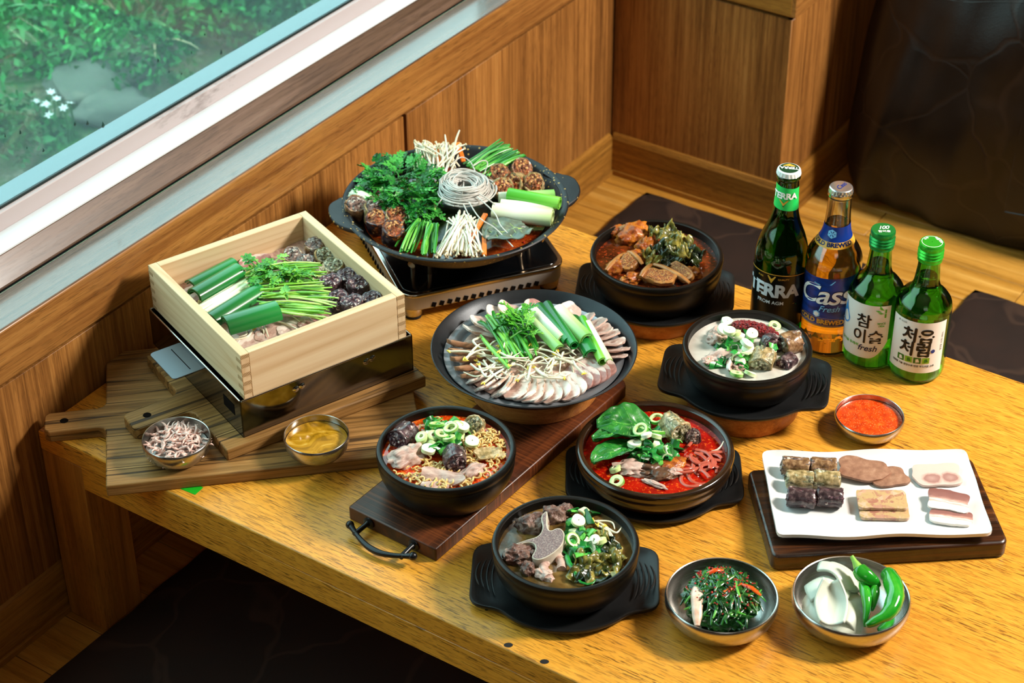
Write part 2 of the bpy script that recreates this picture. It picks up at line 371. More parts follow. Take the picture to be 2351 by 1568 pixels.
blade_plant('garden_grass', 330, 90, 0, 40, .32, .004, GL[3], 'dry straw coloured grass tuft outside behind the glass')
blade_plant('garden_grass', 90, 20, 0, 30, .25, .006, GL[2], 'small light green grass tuft outside by the pale rocks')
rm = NT('pale_rock'); v = rm.co(1.0)
M_rock = rm.pbr(rm.ramp(rm.noise(v, 18, 5, .65), [(.3, '#6d7468'), (.55, '#6c7466'), (.8, '#98a092')]), .9, .2, nrm=rm.bump(rm.noise(v, 60, 4), .5, .01))
for i, (px, py, s, lab) in enumerate(((40, 35, .11, 'pale round garden rock at the top left outside the window'), (150, 30, .08, 'smaller pale garden rock beside the round one'), (290, 150, .075, 'broad grey garden rock lying in the middle outside the window'), (200, 200, .07, 'flat grey garden rock outside, above the white flowers'), (250, 240, .06, 'mossy grey garden rock outside beside the white flowers'))):
    bm = bmesh.new(); bmesh.ops.create_icosphere(bm, subdivisions=3, radius=1.0); me = bpy.data.meshes.new('garden_rock'); bm.to_mesh(me); bm.free(); me.materials.append(M_rock)
    rough_mesh(me, .35, 1.4, i); rough_mesh(me, .1, 4, i); _shade_auto(me, 60)
    p = at(px, py, 0); p.z = gz(p.x, p.y) + s*.12
    o = link('garden_rock', me, None, p, (0, 0, i), (s*1.25, s, s*.5)); tag(o, lab, 'rock')
M_petal = plain('white_petal', '#eef3ee', .7); M_stem = plain('flower_stem', '#2f6a30', .7)
pet = MB()
for k in range(6):
    a = k*PI/3; pet.add([(0, 0, 0), (.5*math.cos(a-.4), .5*math.sin(a-.4), .12), (math.cos(a), math.sin(a), .18), (.5*math.cos(a+.4), .5*math.sin(a+.4), .12)], [(0, 1, 2, 3)])
pm_ = pet.mesh('blossom', M_petal)
for px, py in ((80,232),(107,238),(117,212),(130,227),(160,237),(146,248),(112,265),(84,236),(102,244)):
    p = at(px, py, .05); g0 = gz(p.x, p.y)
    e = thing('white_flower', 'small white flower on a thin stem outside the window', 'flower', (p.x, p.y, g0), U(0, 3), 'white flowers outside the window')
    hh = max(.03, .05-g0)
    link('stem', MB().tube([(0, 0, 0), (.004, 0, hh*.5), (0, 0, hh)], .0022, 5).mesh('stem', M_stem), e)
    link('blossom', pm_, e, (0, 0, hh), (U(-.4, .4), U(-.4, .4), 0), .0105)

# ------------------------------------------------------------------ floor mats and leather seat
def leather(name, c0, c1, rough, cell=9.0, line='#30211b', ls=.5):
    t = NT(name); v = t.co(1.0)
    e = t.voro(t.new('ShaderNodeVectorMath', {0: t.co((cell, cell*.8, cell), rot=(0, 0, .5)), 1: t.noise(t.co(3.0), 2.0, 2, color=True)}, operation='ADD').outputs[0], 1.0, 'Distance', 'DISTANCE_TO_EDGE')
    ln = t.ramp(e, [(.0, 1.0), (.012, .8), (.03, 0.0)])
    gr = t.voro(v, 420, 'Distance'); n = t.noise(v, 11, 4)
    col = t.mix(t.math('MULTIPLY', ln, ls), t.ramp(n, [(.3, c0), (.7, c1)]), line)
    h = t.math('SUBTRACT', t.math('ADD', t.math('MULTIPLY', gr, .25), t.math('MULTIPLY', n, .5)), t.math('MULTIPLY', ln, .8))
    return t.pbr(col, t.math('ADD', t.math('MULTIPLY', n, .25), rough-.1), .4, nrm=t.bump(h, .35, .0015))
M_mat = leather('dark_mat_cover', '#1a0e08', '#28160d', .8, 7, '#4a3426', .35)
M_leather = leather('dark_leather', '#0f0907', '#1b120d', .34, 6, '#2a1d16', .5)
def cushion(name, x0, y0, x1, y1, h, label, mat, r=.03):
    cx, cy = (x0+x1)/2, (y0+y1)/2; hx, hy = (x1-x0)/2, (y1-y0)/2
    def fn(top):
        def f(a, b):
            u, w = 2*a-1, 2*b-1
            ex = math.copysign(abs(u)**.8, u); ey = math.copysign(abs(w)**.8, w)
            e = max(0, 1-abs(ex)**7)*max(0, 1-abs(ey)**7)
            zz = h*.45 + (h*.55*e**.6 if top else -h*.45*min(1, e*3))
            cr = .006*mnoise.noise(Vector((u*3, w*3, 5)))
            return (ex*hx*(1-.012*ey*ey) + cr, ey*hy*(1-.012*ex*ex) + cr, zz + (h*.10*mnoise.noise(Vector((u*2.5, w*2.5, x0))) if top and e > .2 else 0))
        return f
    mb = MB().grid(fn(True), 29, 29).grid(fn(False), 29, 29)
    o = link(name, mb.mesh(name, mat, ang=70), None, (cx, cy, .001)); tag(o, label, 'cushion', 'dark floor mats'); return o
cushion('floor_mat', .095, .93, .535, 1.372, .026, 'dark brown floor mat beside the back wall, behind the table', M_mat)
cushion('floor_mat', .714, .96, 1.154, 1.40, .026, 'dark brown floor mat at the right, behind the soju bottles', M_mat)
cushion('floor_mat', .078, -.30, .62, .22, .022, 'dark brown floor mat at the near side of the table, lengthened to stand for shade', M_mat)  # mat carried on under the table, its dark cover doubling as shade on the floor
# big leather seat: bulging back panel, gathered at its lower corner
def seat(a, b):
    x = .352 + 1.15*a; z = .86*b
    bulge = .11*math.sin(PI*min(1, b*1.02))**.6
    fold = 0
    for (fx, s, am) in ((.06, .022, .030), (.115, .03, .020), (.19, .04, .018)):
        fold += am*math.exp(-((a - fx - .10*b)/s)**2)*max(0, 1-b*1.5)
    lean = .14*b
    x += .125*b*(1-a) - .004 - .012*math.sin(PI*b) + .03*(1-b)**6*(1-a)**8
    y = 1.525 + .045*(1 - min(1, a/.05))**2 + lean - bulge*(.55+.45*min(1, a*6)) - fold + .010*mnoise.noise(Vector((a*9, b*6, 2))) + .055
    return (x, y, .004 + z + .012*math.sin(a*17)*max(0, 1-6*b) + .02*max(0, 1-a*14)*max(0, 1-b*8))
sm = MB().grid(seat, 70, 50)
sm.grid(lambda a, b: (.40+1.10*a, 1.78+.10*b, .004+.87*b), 10, 10)
st_ = thing('leather_seat', 'large black brown leather seat with creased lower corner, standing beside the wood pillar', 'seat', (0, 0, 0))
o = link('upholstery', sm.mesh('upholstery', M_leather, ang=80), st_)
o = link('base', MB().box((.42, 1.60, 0), (1.48, 1.78, .05)).mesh('base', M_void), st_); bev(o, .01)
# stitched seams on the seat
for pts in (((.30, .10), (.30, .55), (.42, .62), (.62, .60)), ((.12, .5), (.30, .55)), ((.42, .62), (.45, .92)), ((.62, .60), (.66, .15)), ((.62, .6), (.85, .75)), ((.66, .15), (.9, .2)), ((.30, .10), (.66, .15))):
    path = []
    for (a0, b0), (a1, b1) in zip(pts, pts[1:]):
        for k in range(8): t = k/7; q = seat(a0+(a1-a0)*t*.4/.4, b0+(b1-b0)*t); path.append((q[0], q[1]+.0004, q[2]))
    link('seam', MB().tube(path, .0013, 5).mesh('seam', M_leather), st_)

# ------------------------------------------------------------------ the table
tbl = thing('low_table', 'low oak floor table laden with stews, pushed against the window wall', 'table', (0, 0, 0))
TX0, TX1, TY0, TY1 = 0.0015, 1.52, 0.0, 0.785
o = link('table_top', MB().box((TX0, TY0, H-.03), (TX1, TY1, H)).mesh('table_top', M_table), tbl); bev(o, .0022, 2)
LW = .069
for nm, lo, hi in (('apron', (TX0+LW, TY0+.0006, H-.066), (TX1-LW, TY0+.03, H-.03)), ('apron', (TX0+LW, TY1-.03, H-.066), (TX1-LW, TY1-.0006, H-.03))):
    o = link(nm, MB().box(lo, hi).mesh(nm, M_table), tbl); bev(o, .001, 1)
for nm, lo, hi in (('apron', (TX0+.0006, TY0+LW, H-.066), (TX0+.03, TY1-LW, H-.03)), ('apron', (TX1-.03, TY0+LW, H-.066), (TX1-.0006, TY1-LW, H-.03))):
    o = link(nm, MB().box(lo, hi).mesh(nm, M_table), tbl); bev(o, .001, 1)
for x in (TX0, TX1-LW):
    for y in (TY0, TY1-LW):
        o = link('leg', MB().box((x+.0005, y+.0005, 0), (x+LW, y+LW, H-.03)).mesh('leg', M_tabley), tbl); bev(o, .0015, 2)
M_burn = plain('scorch', '#0d0805', .8)
for px, py, s in ((1167, 1481, 1.0), (1250, 1519, 1.0), (1117.5, 1399.5, .45)):
    p = at(px, py, H)
    link('burn_mark', MB().lathe([(.0001, .00035), (.0035, .0003), (.0045, .0001), (.0047, -.001)], 12).mesh('burn_mark', M_burn), tbl, p, (0, 0, .6), (s*1.15, s*.85, 1))
o = link('sticker', MB().box((-.013, -.008, 0), (.013, .008, .0005)).mesh('sticker', plain('green_sticker', '#1aa51e', .4)), None, at(438, 1120, H), (0, 0, .05))
tag(o, 'small bright green sticker on the table under the cutting board', 'sticker')
# ------------------------------------------------------------------ pots, trays, pans
t = NT('black_earthenware'); v = t.co(1.0); n = t.noise(v, 260, 3, .6); n2 = t.noise(v, 18, 3)
M_pot = t.pbr(t.ramp(n2, [(.3, '#070605'), (.7, '#120e0a')]), t.math('ADD', t.math('MULTIPLY', n, .2), .26), .35, nrm=t.bump(n, .10, .0006))
t = NT('brown_glazed_earthenware'); v = t.co(1.0); n2 = t.noise(v, 22, 3)
M_pot2 = t.pbr(t.ramp(n2, [(.3, '#160d06'), (.7, '#2b1a0c')]), .2, .6, nrm=t.bump(t.noise(v, 120, 3), .06, .001), coat=.4)
t = NT('black_melamine'); v = t.co(1.0); n = t.noise(v, 420, 2, .6)
M_tray = t.pbr(t.ramp(t.noise(v, 30, 3), [(.3, '#0c0c0d'), (.7, '#171717')]), .42, .5, nrm=t.bump(n, .2, .0006))
M_disc = wood('turned_wood', 0, ['#8a4e1e', '#b06a2e', '#c88440', '#d89c58'], fine=1.4, rough=.45, ring=8, pore=.25, bump=.06)
t = NT('brushed_steel'); v = t.co((1, 1, 60)); n = t.noise(v, 30, 3, .6)
M_steel = t.pbr(t.mix(n, '#a8a5a0', '#d8d5cf'), t.math('ADD', t.math('MULTIPLY', n, .12), .2), .5, 1.0)
t = NT('worn_steel_sheet'); v = t.co(1.0); n = t.noise(v, 6, 5, .65); n2 = t.noise(v, 60, 3)
M_sheet = t.pbr(t.mix(n, '#57524c', '#9a958d'), t.math('ADD', t.math('MULTIPLY', n, .16), .04), .5, 1.0, nrm=t.bump(n2, .05, .001))
M_chrome = plain('polished_chrome', '#b9b6b0', .14, .5, 1.0)
M_iron = plain('black_iron', '#101114', .32, .6, .3)
M_dish = (lambda t: t.pbr(t.ramp(t.noise(t.co(1.0), 14, 5, .65), [(.3, '#15181b'), (.62, '#24282c'), (.85, '#3b3f42')]), .38, .5, .35, nrm=t.bump(t.noise(t.co(1.0), 600, 2), .12, .0004)))(NT('black_carbon_steel'))

def pot_profile(R, h, rb, bulge=.02, wall=.0075, depth=None):
    """outer from foot to rim, round lip, inner down to the bottom"""
    p = [(.001, 0), (rb*.9, 0), (rb, .003)]
    for k in range(1, 9):
        s = k/8; p.append((rb + (R*.985 - rb)*(1-(1-s)**2.2), .003 + (h-.016)*s))
    p += [(R*.978, h-.0115), (R*.992, h-.009), (R, h-.0045), (R-.0012, h-.001), (R-.004, h), (R-wall+.0005, h-.0015), (R-wall, h-.005)]
    for k in range(1, 7):
        s = k/6; p.append((R-wall-(R-rb)*.75*s**2.0, h-.005-(h-.016)*s))
    p.append((.001, .009)); return p
def pot(c, z0, R, h, rb, mat, label, wall=.0075):
    o = link('stone_pot', MB().lathe(pot_profile(R, h, rb, wall=wall), 72).mesh('stone_pot', mat, ang=50), None, (c[0], c[1], z0))
    return tag(o, label, 'pot', 'black earthenware pots')
def tray_outline(n=120, rc=.0925, hl=.1075, hw=.054):
    r0 = []
    for k in range(n):
        a = 2*PI*k/n; c, s = abs(math.cos(a))+1e-6, abs(math.sin(a))+1e-6
        r0.append(max(rc, min(hl/c, hw/s)))
    for _ in range(5): r0 = [(r0[k-1] + 2*r0[k] + r0[(k+1) % n])/4 for k in range(n)]
    return r0
TO = tray_outline(); TN = len(TO)
def tray_mesh():
    rings = [(0.0, .0045), (.55, .0045), (.74, .0045), (.80, .006), (.93, .009), (.972, .0112), (.99, .0112), (1.0, .0095), (.99, .0065), (.95, .004), (.78, 0), (0.0, 0)]
    vs = []; fs = []
    for f, z in rings:
        for k in range(TN):
            a = 2*PI*k/TN; r = max(TO[k]*f, .0005) if f > .78 else max(.0005, f*.0925)
            vs.append((r*math.cos(a), r*math.sin(a), z))
    for i in range(len(rings)-1):
        for k in range(TN): k2 = (k+1) % TN; fs.append((i*TN+k, i*TN+k2, (i+1)*TN+k2, (i+1)*TN+k))
    return MB().add(vs, fs).mesh('tray_plate', M_tray, ang=50)
TM = tray_mesh()
RM = []
for q in range(4):
    x = .0835 + .0062*q; hw = .034 - .0045*q
    RM.append(MB().tube([(x - .005*u*u, u*hw, .0093 + .0009*q + .0006) for u in [-1+.2*j for j in range(11)]], [.0002]+[.0011]*9+[.0002], 6).mesh('grip_ridge', M_tray))
def tray(c, z0, ang, label):
    e = thing('pot_tray', label, 'tray', (c[0], c[1], z0), ang, 'black pot trays')
    link('plate', TM, e)
    for q in range(4):
        for s in (0, PI): link('grip_ridge', RM[q], e, (0, 0, 0), (0, 0, s))
    return e
def wdir(px, py, dx, dy, z):
    a = at(px, py, z); b = at(px+dx, py+dy, z); return math.atan2(b.y-a.y, b.x-a.x)
def disc(c, z0, r, h, label, ang=0):
    o = link('wooden_stand', MB().lathe([(.001, 0), (r*.97, 0), (r, .003), (r, h-.003), (r*.97, h), (.001, h)], 64).mesh('wooden_stand', M_disc), None, (c[0], c[1], z0), (0, 0, ang))
    return tag(o, label, 'stand', 'round wooden stands')
# three with trays
P_NOOD = (.5137, .1765); P_RED = at(1504, 1026, H+.051); P_FRONT = at(1298.5, 1243, H+.063); P_WHITE = (.7211, .5402); P_GAM = (.5149, .6667); P_DISH = (.4897, .4031); P_PAN = (.245, .5783)
pot(P_NOOD, H+.0195, .0835, .0605, .062, M_pot, 'black stone pot of noodle soup on the dark handled board')
tray(P_RED, H, wdir(1504, 1095, 400, 6, H), 'black handled tray under the brown pot of red stew')
o = pot(P_RED, H+.0045, .0962, .0465, .074, M_pot2, 'glossy brown earthenware pot holding the red stew', .0095)
bev(o, .001)
tray(P_FRONT, H, wdir(1300, 1328, 428, 11, H), 'black handled tray under the pot of bone soup, nearest the table edge')
pot(P_FRONT, H+.0045, .0838, .0585, .064, M_pot, 'black stone pot of bone soup, nearest the table edge')
disc(P_WHITE, H, .0715, .036, 'light wooden disc stand under the milky soup pot')
tray(P_WHITE, H+.036, wdir(1712, 862, 391, 43, H+.04), 'black handled tray under the milky soup pot')
pot(P_WHITE, H+.0405, .0817, .0545, .066, M_pot, 'black stone pot of milky white soup beside the bottles')
disc(P_GAM, H, .0755, .026, 'reddish wooden disc stand under the pork rib stew, farthest back', 1)
tray(P_GAM, H+.026, wdir(1506, 661, 361, 21, H+.04), 'black handled tray under the pork rib stew, farthest back')
pot(P_GAM, H+.0305, .0903, .0615, .072, M_pot, 'black stone pot of pork rib stew, farthest back')

# dark board with an iron handle
t = NT('dark_walnut_board'); v = t.co((30, 1.2, 30)); a = t.noise(v, 1.0, 5, .65, .5); sw = t.noise(t.co((4, 260, 4)), 1.0, 2)
M_wal = t.pbr(t.mix(t.math('MULTIPLY', t.ramp(sw, [(.5, 0.0), (.65, 1.0)]), .35), t.ramp(a, [(.25, '#1c0d06'), (.5, '#3a1c0d'), (.75, '#6a3418')]), '#8a4a24'), .38, .45, nrm=t.bump(sw, .25, .0006))
db = thing('serving_board', 'long dark walnut serving board with a black iron handle', 'board', (.5125, .28, H), -.043)
bl = .405
o = link('plank', MB().prism([(-.066, -bl/2), (.066, -bl/2), (.066, bl/2-.008), (.058, bl/2), (-.058, bl/2), (-.066, bl/2-.008)], 0, .0195).mesh('plank', M_wal), db); bev(o, .002, 2)
hd = link('handle', MB().tube([(-.046 + .092*k/16, -bl/2-.020 - .013*math.sin(PI*k/16)**1.0 + .010*math.exp(-((k-8)/9)**2)*0, .0135 - .006*math.sin(PI*k/16)) for k in range(17)], [.0042, .0034, .0030, .0030, .0032, .0035, .0037, .0039, .004, .0039, .0037, .0035, .0032, .0030, .0030, .0034, .0042], 10).mesh('handle', M_iron), db)
for s in (-1, 1):
    link('handle_post', MB().tube([(s*.034, -bl/2+.001, .0105), (s*.034, -bl/2-.008, .0115), (s*.035, -bl/2-.027, .0105)], [.0052, .0030, .0034], 10).lathe([(.0001, 0), (.0075, .0005), (.0078, .002), (.005, .0035), (.0001, .0035)], 16, M=T(s*.034, -bl/2, .0105) @ Rx(PI/2)).mesh('handle_post', M_iron), hd)
    bm = bmesh.new(); bmesh.ops.create_uvsphere(bm, u_segments=14, v_segments=10, radius=.0052); me = bpy.data.meshes.new('knob'); bm.to_mesh(me); bm.free(); me.materials.append(M_iron); _shade_auto(me, 60)
    link('handle_knob', me, hd, (s*.0475, -bl/2-.0195, .0135))

# black dish with steel insert on a wooden stand
disc(P_DISH, H+.0195, .0835, .030, 'amber wooden disc stand under the boiled pork dish', .4)
dd = thing('shallow_dish', 'wide black shallow dish with a steel insert, holding boiled pork slices', 'dish', (P_DISH[0], P_DISH[1], H+.0495))
R = .1312
link('shell', MB().lathe([(.001, 0), (.080, 0), (.086, .002), (.110, .016), (.126, .029), (R-.0006, .0325), (R, .0338), (R-.0014, .0345), (R-.003, .0338), (.1215, .0275), (.1165, .0215), (.106, .012), (.085, .004), (.001, .004)], 96).mesh('shell', M_dish, ang=50), dd)
link('steel_insert', MB().lathe([(.001, .0165), (.098, .0165), (.1015, .0185), (.1045, .0215), (.1085, .0225), (.1135, .0225), (.1148, .0232), (.1150, .0218), (.1085, .0208), (.1045, .0195), (.099, .0145), (.001, .0145)], 96).mesh('steel_insert', plain('satin_insert_steel', '#9aa0a6', .38, .5, .6), ang=40), dd)

# hot pot pan and gas stove
t = NT('speckled_black_enamel'); v = t.co(1.0); sp = t.voro(v, 240, 'Color'); spk = t.math('GREATER_THAN', t.sep(sp, 0), .80)
d2 = t.voro(v, 240, 'Distance'); spk = t.math('MULTIPLY', spk, t.math('LESS_THAN', d2, .36))
patch = t.ramp(t.noise(v, 14, 3), [(.4, 0.25), (.62, 1.0)])
M_pan = t.pbr(t.mix(t.math('MULTIPLY', spk, patch), t.ramp(t.noise(v, 30, 3), [(.3, '#0c0d10'), (.7, '#16181c')]), '#b79a52'), .45, .4, nrm=t.bump(t.noise(v, 500, 2), .18, .0005))
pn = thing('hotpot_pan', 'large black speckled hot pot pan with two side handles', 'pan', (P_PAN[0], P_PAN[1], H+.078), wdir(1045, 462, 535, -62, H+.13))
PR = .1560
link('bowl', MB().lathe([(.001, 0), (.082, 0), (.090, .002), (.112, .013), (.135, .030), (.1480, .044), (PR-.001, .0495), (PR, .0512), (PR-.0015, .0525), (.149, .0520), (.1450, .0490), (.134, .034), (.112, .0165), (.089, .006), (.001, .004)], 110).mesh('bowl', M_pan, ang=45), pn)
for s in (0, PI):
    ol = []
    for k in range(25):
        u = -1 + 2*k/24
        ol.append((PR - .004 - .010*u*u + .0225*(1-abs(u)**3.2), u*.049))
    ol = ol + [(PR-.022, .049), (PR-.013, .03), (PR-.010, 0), (PR-.013, -.03), (PR-.022, -.049)]
    mb = MB(); n = len(ol)
    zt = lambda x: .0515 + max(0, x-PR)*.25
    inner = [(x, y, zt(x)) for x, y in ol]; low = [(x, y, zt(x)-.0055) for x, y in ol]
    mb.add(inner + low, [tuple(range(n)), tuple(range(n, 2*n))[::-1]] + [(i, n+i, n+(i+1) % n, (i+1) % n) for i in range(n)])
    o = link('side_handle', mb.mesh('side_handle', M_pan), pn, (0, 0, 0), (0, 0, s)); bev(o, .0015, 2)

SA = math.radians(54.0)                          # stove turned on the table
A0 = Vector((.250, .447)); uu = Vector((math.cos(SA), math.sin(SA))); vv = Vector((-uu.y, uu.x))
sc_ = A0 + uu*.1175 + vv*.125
sv = thing('gas_stove', 'low steel tabletop gas stove with black top, under the hot pot pan', 'stove', (sc_.x, sc_.y, H), SA)
def rrect(hx, hy, r, n=6):
    p = []
    for cx, cy, a0 in ((hx-r, hy-r, 0), (-hx+r, hy-r, PI/2), (-hx+r, -hy+r, PI), (hx-r, -hy+r, 3*PI/2)):
        for k in range(n+1): a = a0 + PI/2*k/n; p.append((cx + r*math.cos(a), cy + r*math.sin(a)))
    return p
SX, SY = .1175, .125
M_blk = plain('black_enamel_top', '#07080a', .10, .6)
o = link('steel_body', MB().prism(rrect(SX, SY, .022), .018, .043).mesh('steel_body', plain('satin_stove_steel', '#a8a49c', .4, .5, .55)), sv); bev(o, .002, 2)
o = link('chrome_rim', MB().prism(rrect(SX+.0022, SY+.0022, .024), .0395, .0455).mesh('chrome_rim', M_chrome), sv); bev(o, .002, 3)
o = link('black_top', MB().prism(rrect(SX-.004, SY-.004, .020), .043, .0468).mesh('black_top', M_blk), sv); bev(o, .0015, 2)
link('burner_ring', MB().lathe([(.074, .0466), (.078, .0485), (.082, .0466)], 60).mesh('burner_ring', M_blk), sv)
link('burner', MB().lathe([(.001, .062), (.022, .062), (.03, .058), (.03, .047)], 32).mesh('burner', M_iron), sv)
fm = MB().lathe([(.001, 0), (.0105, 0), (.0115, .002), (.0115, .004), (.0135, .006), (.0150, .020)], 24).mesh('foot', M_steel)
M_rub = plain('rubber', '#0a0a0a', .7)
rf = MB().lathe([(.001, -.0001), (.0118, -.0001), (.0122, .003), (.0117, .0045)], 24).mesh('rubber_pad', M_rub)
for x in (-1, 1):
    for y in (-1, 1):
        f = link('foot', fm, sv, (x*(SX-.018), y*(SY-.018), 0)); link('rubber_pad', rf, f)
sl = MB().box((-.0030, -.0008, -.0034), (.0030, .0008, .0034)).mesh('vent_slot', M_void)
for k in range(14):
    link('vent_slot', sl, sv, (-.075 + .0115*k, -SY-.0003, .0235), (0, .35, 0))
    link('vent_slot', sl, sv, (-SX-.0003, -.075 + .0115*k, .0235), (.35, 0, PI/2))
M_prong = plain('brassy_steel', '#8d7a63', .3, .5, 1.0)
for a in (0, 1, 2, 3):
    ang = PI/4 + a*PI/2
    pr = link('trivet_prong', MB().tube([(.104, -.013, .046), (.106, -.013, .060), (.108, -.011, .0745), (.110, -.003, .0765), (.110, .003, .0765), (.108, .011, .0745), (.106, .013, .060), (.104, .013, .046)], [.0052, .0042, .0038, .0042, .0042, .0038, .0042, .0052], 10).tube([(.060, 0, .0775), (.128, 0, .0760), (.136, 0, .0745)], [.0042, .0042, .0055], 10).mesh('trivet_prong', M_prong), sv, (0, 0, 0), (0, 0, ang))

# two rough boards with grips
def rough_wood(name, ang):
    t = NT(name); v = t.co((4.0, 130, 130)); a = t.noise(v, 1.0, 6, .7, .6); b = t.noise(t.co((1.6, 46, 46)), 1.0, 4, .6, .8)
    pp = t.math('PINGPONG', t.math('MULTIPLY', t.noise(t.co((1.0, 26, 26)), 1.0, 3, .5, .3), 15.0), 1.0)
    cr = t.math('MULTIPLY', t.ramp(pp, [(.0, 1.0), (.10, .9), (.22, 0.0)]), t.ramp(b, [(.38, 0.15), (.55, 1.0)]))
    col = t.mix(t.math('MULTIPLY', cr, .85), t.ramp(a, [(.25, '#5a3c1c'), (.45, '#86602f'), (.6, '#a87c46'), (.8, '#c49a62')]), '#1a0f06')
    return t.pbr(col, t.math('ADD', t.math('MULTIPLY', a, .3), .38), .35, nrm=t.bump(t.math('SUBTRACT', a, t.math('MULTIPLY', cr, .7)), .6, .0018))
M_rough = rough_wood('weathered_board', 0)
def paddle(name, label, origin, ang, length, width, h0, h1, grip, z0, th, hole, rot2=True):
    """local x along the board's long side, y across; grip sticks out at x<0 between y=h0..h1"""
    e = thing(name, label, 'board', (origin[0], origin[1], z0), ang, 'rough wooden boards')
    f = .010
    ol = [(0, 0), (length, 0), (length, width), (0, width), (0, h1+f), (-f*.3, h1+f*.3), (-f, h1), (-grip+.006, h1), (-grip, h1-.006), (-grip, h0+.006), (-grip+.006, h0), (-f, h0), (-f*.3, h0-f*.3), (0, h0-f)]
    o = link('slab', MB().prism(ol, 0, th).mesh('slab', M_rough), e); bev(o, .0018, 2)
    link('hang_hole', MB().lathe([(.0001, th+.0003), (.0052, th+.0003), (.0060, th-.001)], 16).mesh('hang_hole', M_void), e, hole + (0,))
    return e
B1 = at(242.7, 1115.8, H+.017)
d1 = math.radians(43.3)
paddle('cutting_board', 'wide rough wooden board with a grip, lying directly on the table', (B1.x, B1.y), d1, .39, .283, .121, .161, .077, H, .017, (-.052, .141))
B2 = at(520, 1034, H+.034); d2 = math.radians(66.5)
paddle('cutting_board', 'thick rough wooden board with a grip, on top of the wide board', (B2.x, B2.y), d2, .283, .2385, .0985, .1385, .078, H+.017, .017, (-.052, .119))

# steel steamer base and wooden steaming box
ZB = H+.034
BA = math.radians(-21.3)
bs = thing('steamer_base', 'shiny square steel steamer base with a side tab, on the thick board', 'steamer', (.1905, .2607, ZB), BA)
hb = .124; tk = .0015; hh = .0545
for nm, M in (('front_wall', Rz(0)), ('right_wall', Rz(PI/2)), ('back_wall', Rz(PI)), ('left_wall', Rz(-PI/2))):
    o = link(nm, MB().box((-hb, -hb, 0), (hb, -hb+tk, hh)).mesh(nm, M_sheet), bs, (0, 0, 0), (0, 0, M.to_euler().z))
    link('folded_rim', MB().tube([(-hb+.002, -hb+tk*.5, hh), (hb-.002, -hb+tk*.5, hh)], .0013, 8).mesh('folded_rim', M_chrome), o)
link('floor_plate', MB().box((-hb, -hb, 0), (hb, hb, .0015)).mesh('floor_plate', M_sheet), bs)
link('water', MB().box((-hb+.002, -hb+.002, .0015), (hb-.002, hb-.002, .022)).mesh('water', plain('dark_water', '#0a0b0b', .05)), bs)
q = Rz(-BA) @ (at(430, 820, ZB+hh-.003) - Vector((.1905, .2607, ZB)))
o = link('side_tab', MB().prism(rrect(.0235, .034, .006), 0, .0016).mesh('side_tab', plain('brushed_tab', '#686d72', .42, .5, 1.0)), bs, (q.x, -hb-.020, hh-.004), (0, 0, PI/2)); bev(o, .0004, 1)
link('tab_fold', MB().tube([(0, -.026, .0017), (0, .026, .0017)], .0006, 6).mesh('tab_fold', M_void), o, (.004, 0, 0))
for y in (-.047, .055):
    link('weld_spot', MB().lathe([(.0001, .0012), (.0035, .0009), (.0048, 0)], 14, M=Rx(PI/2)).lathe([(.0001, .0012), (.0035, .0009), (.0048, 0)], 14, M=T(.009, 0, .0012) @ Rx(PI/2)).mesh('weld_spot', M_chrome), bs, (hb, y, .042), (0, 0, PI/2))
link('drain_slot', MB().box((hb-.046, -hb-.0004, .024), (hb-.018, -hb+.0004, .040)).mesh('drain_slot', M_void), bs)

def pine(name, axis):
    t = NT(name)
    k = [70, 70, 70]; k[axis] = 2.0; a = t.noise(t.co(tuple(k)), 1.0, 4, .6, .3)
    k = [9, 9, 9]; k[axis] = .6; m = t.noise(t.co(tuple(k)), 1.0, 2, .5, .4)
    ln = t.ramp(t.math('PINGPONG', t.math('MULTIPLY', m, 26.0), 1.0), [(.0, 1.0), (.3, .3), (.7, 0.0)])
    kv = [26, 26, 26]; kv[axis] = 11; kn = t.voro(t.co(tuple(kv)), 1.0, 'Distance')
    km = t.math('MULTIPLY', t.ramp(kn, [(.0, 1.0), (.07, .9), (.16, 0.0)]), t.math('GREATER_THAN', t.sep(t.voro(t.co(tuple(kv)), 1.0, 'Color'), 0), .86))
    pc = t.mix(t.math('MULTIPLY', ln, .38), t.ramp(a, [(.3, '#d3b288'), (.7, '#e4cda6')]), '#b98f5c')
    return t.pbr(t.mix(km, pc, '#6f4d2c'), .55, .3, nrm=t.bump(a, .1, .0008))
M_pine = pine('pale_pine_x', 0); M_piney = pine('pale_pine_y', 1)
M_endg = (lambda t: t.pbr(t.ramp(t.wave(t.co((1, 1, 1), rot=(.6, .5, 0)), 190, 2.5, 2), [(.3, '#8f7350'), (.6, '#c3a378')]), .65, .2))(NT('pine_end_grain'))
ZX = ZB + hh + .0003
bx_ = thing('steaming_box', 'open pale pine steaming box with finger jointed corners', 'box', (.1895, .2605, ZX), BA)
hx, hy, wh, wt = .1235, .1165, .0655, .0115
nf = 5; fh = wh/(2*nf)
o = link('front_board', MB().box((-hx, -hy, 0), (hx, -hy+wt, wh)).mesh('front_board', M_pine), bx_); bev(o, .0008, 2)
o = link('back_board', MB().box((-hx, hy-wt, 0), (hx, hy, wh)).mesh('back_board', M_pine), bx_); bev(o, .0008, 2)
for s, nm in ((-1, 'left_board'), (1, 'right_board')):
    x0, x1 = sorted((s*hx, s*(hx-wt)))
    o = link(nm, MB().box((x0, -hy+wt, 0), (x1, hy-wt, wh)).mesh(nm, M_piney), bx_)
    bev(o, .0008, 2)
fe = MB().box((-wt/2, -.0002, -fh/2+.0006), (wt/2, .0002, fh/2-.0006)).mesh('joint_finger', M_endg)
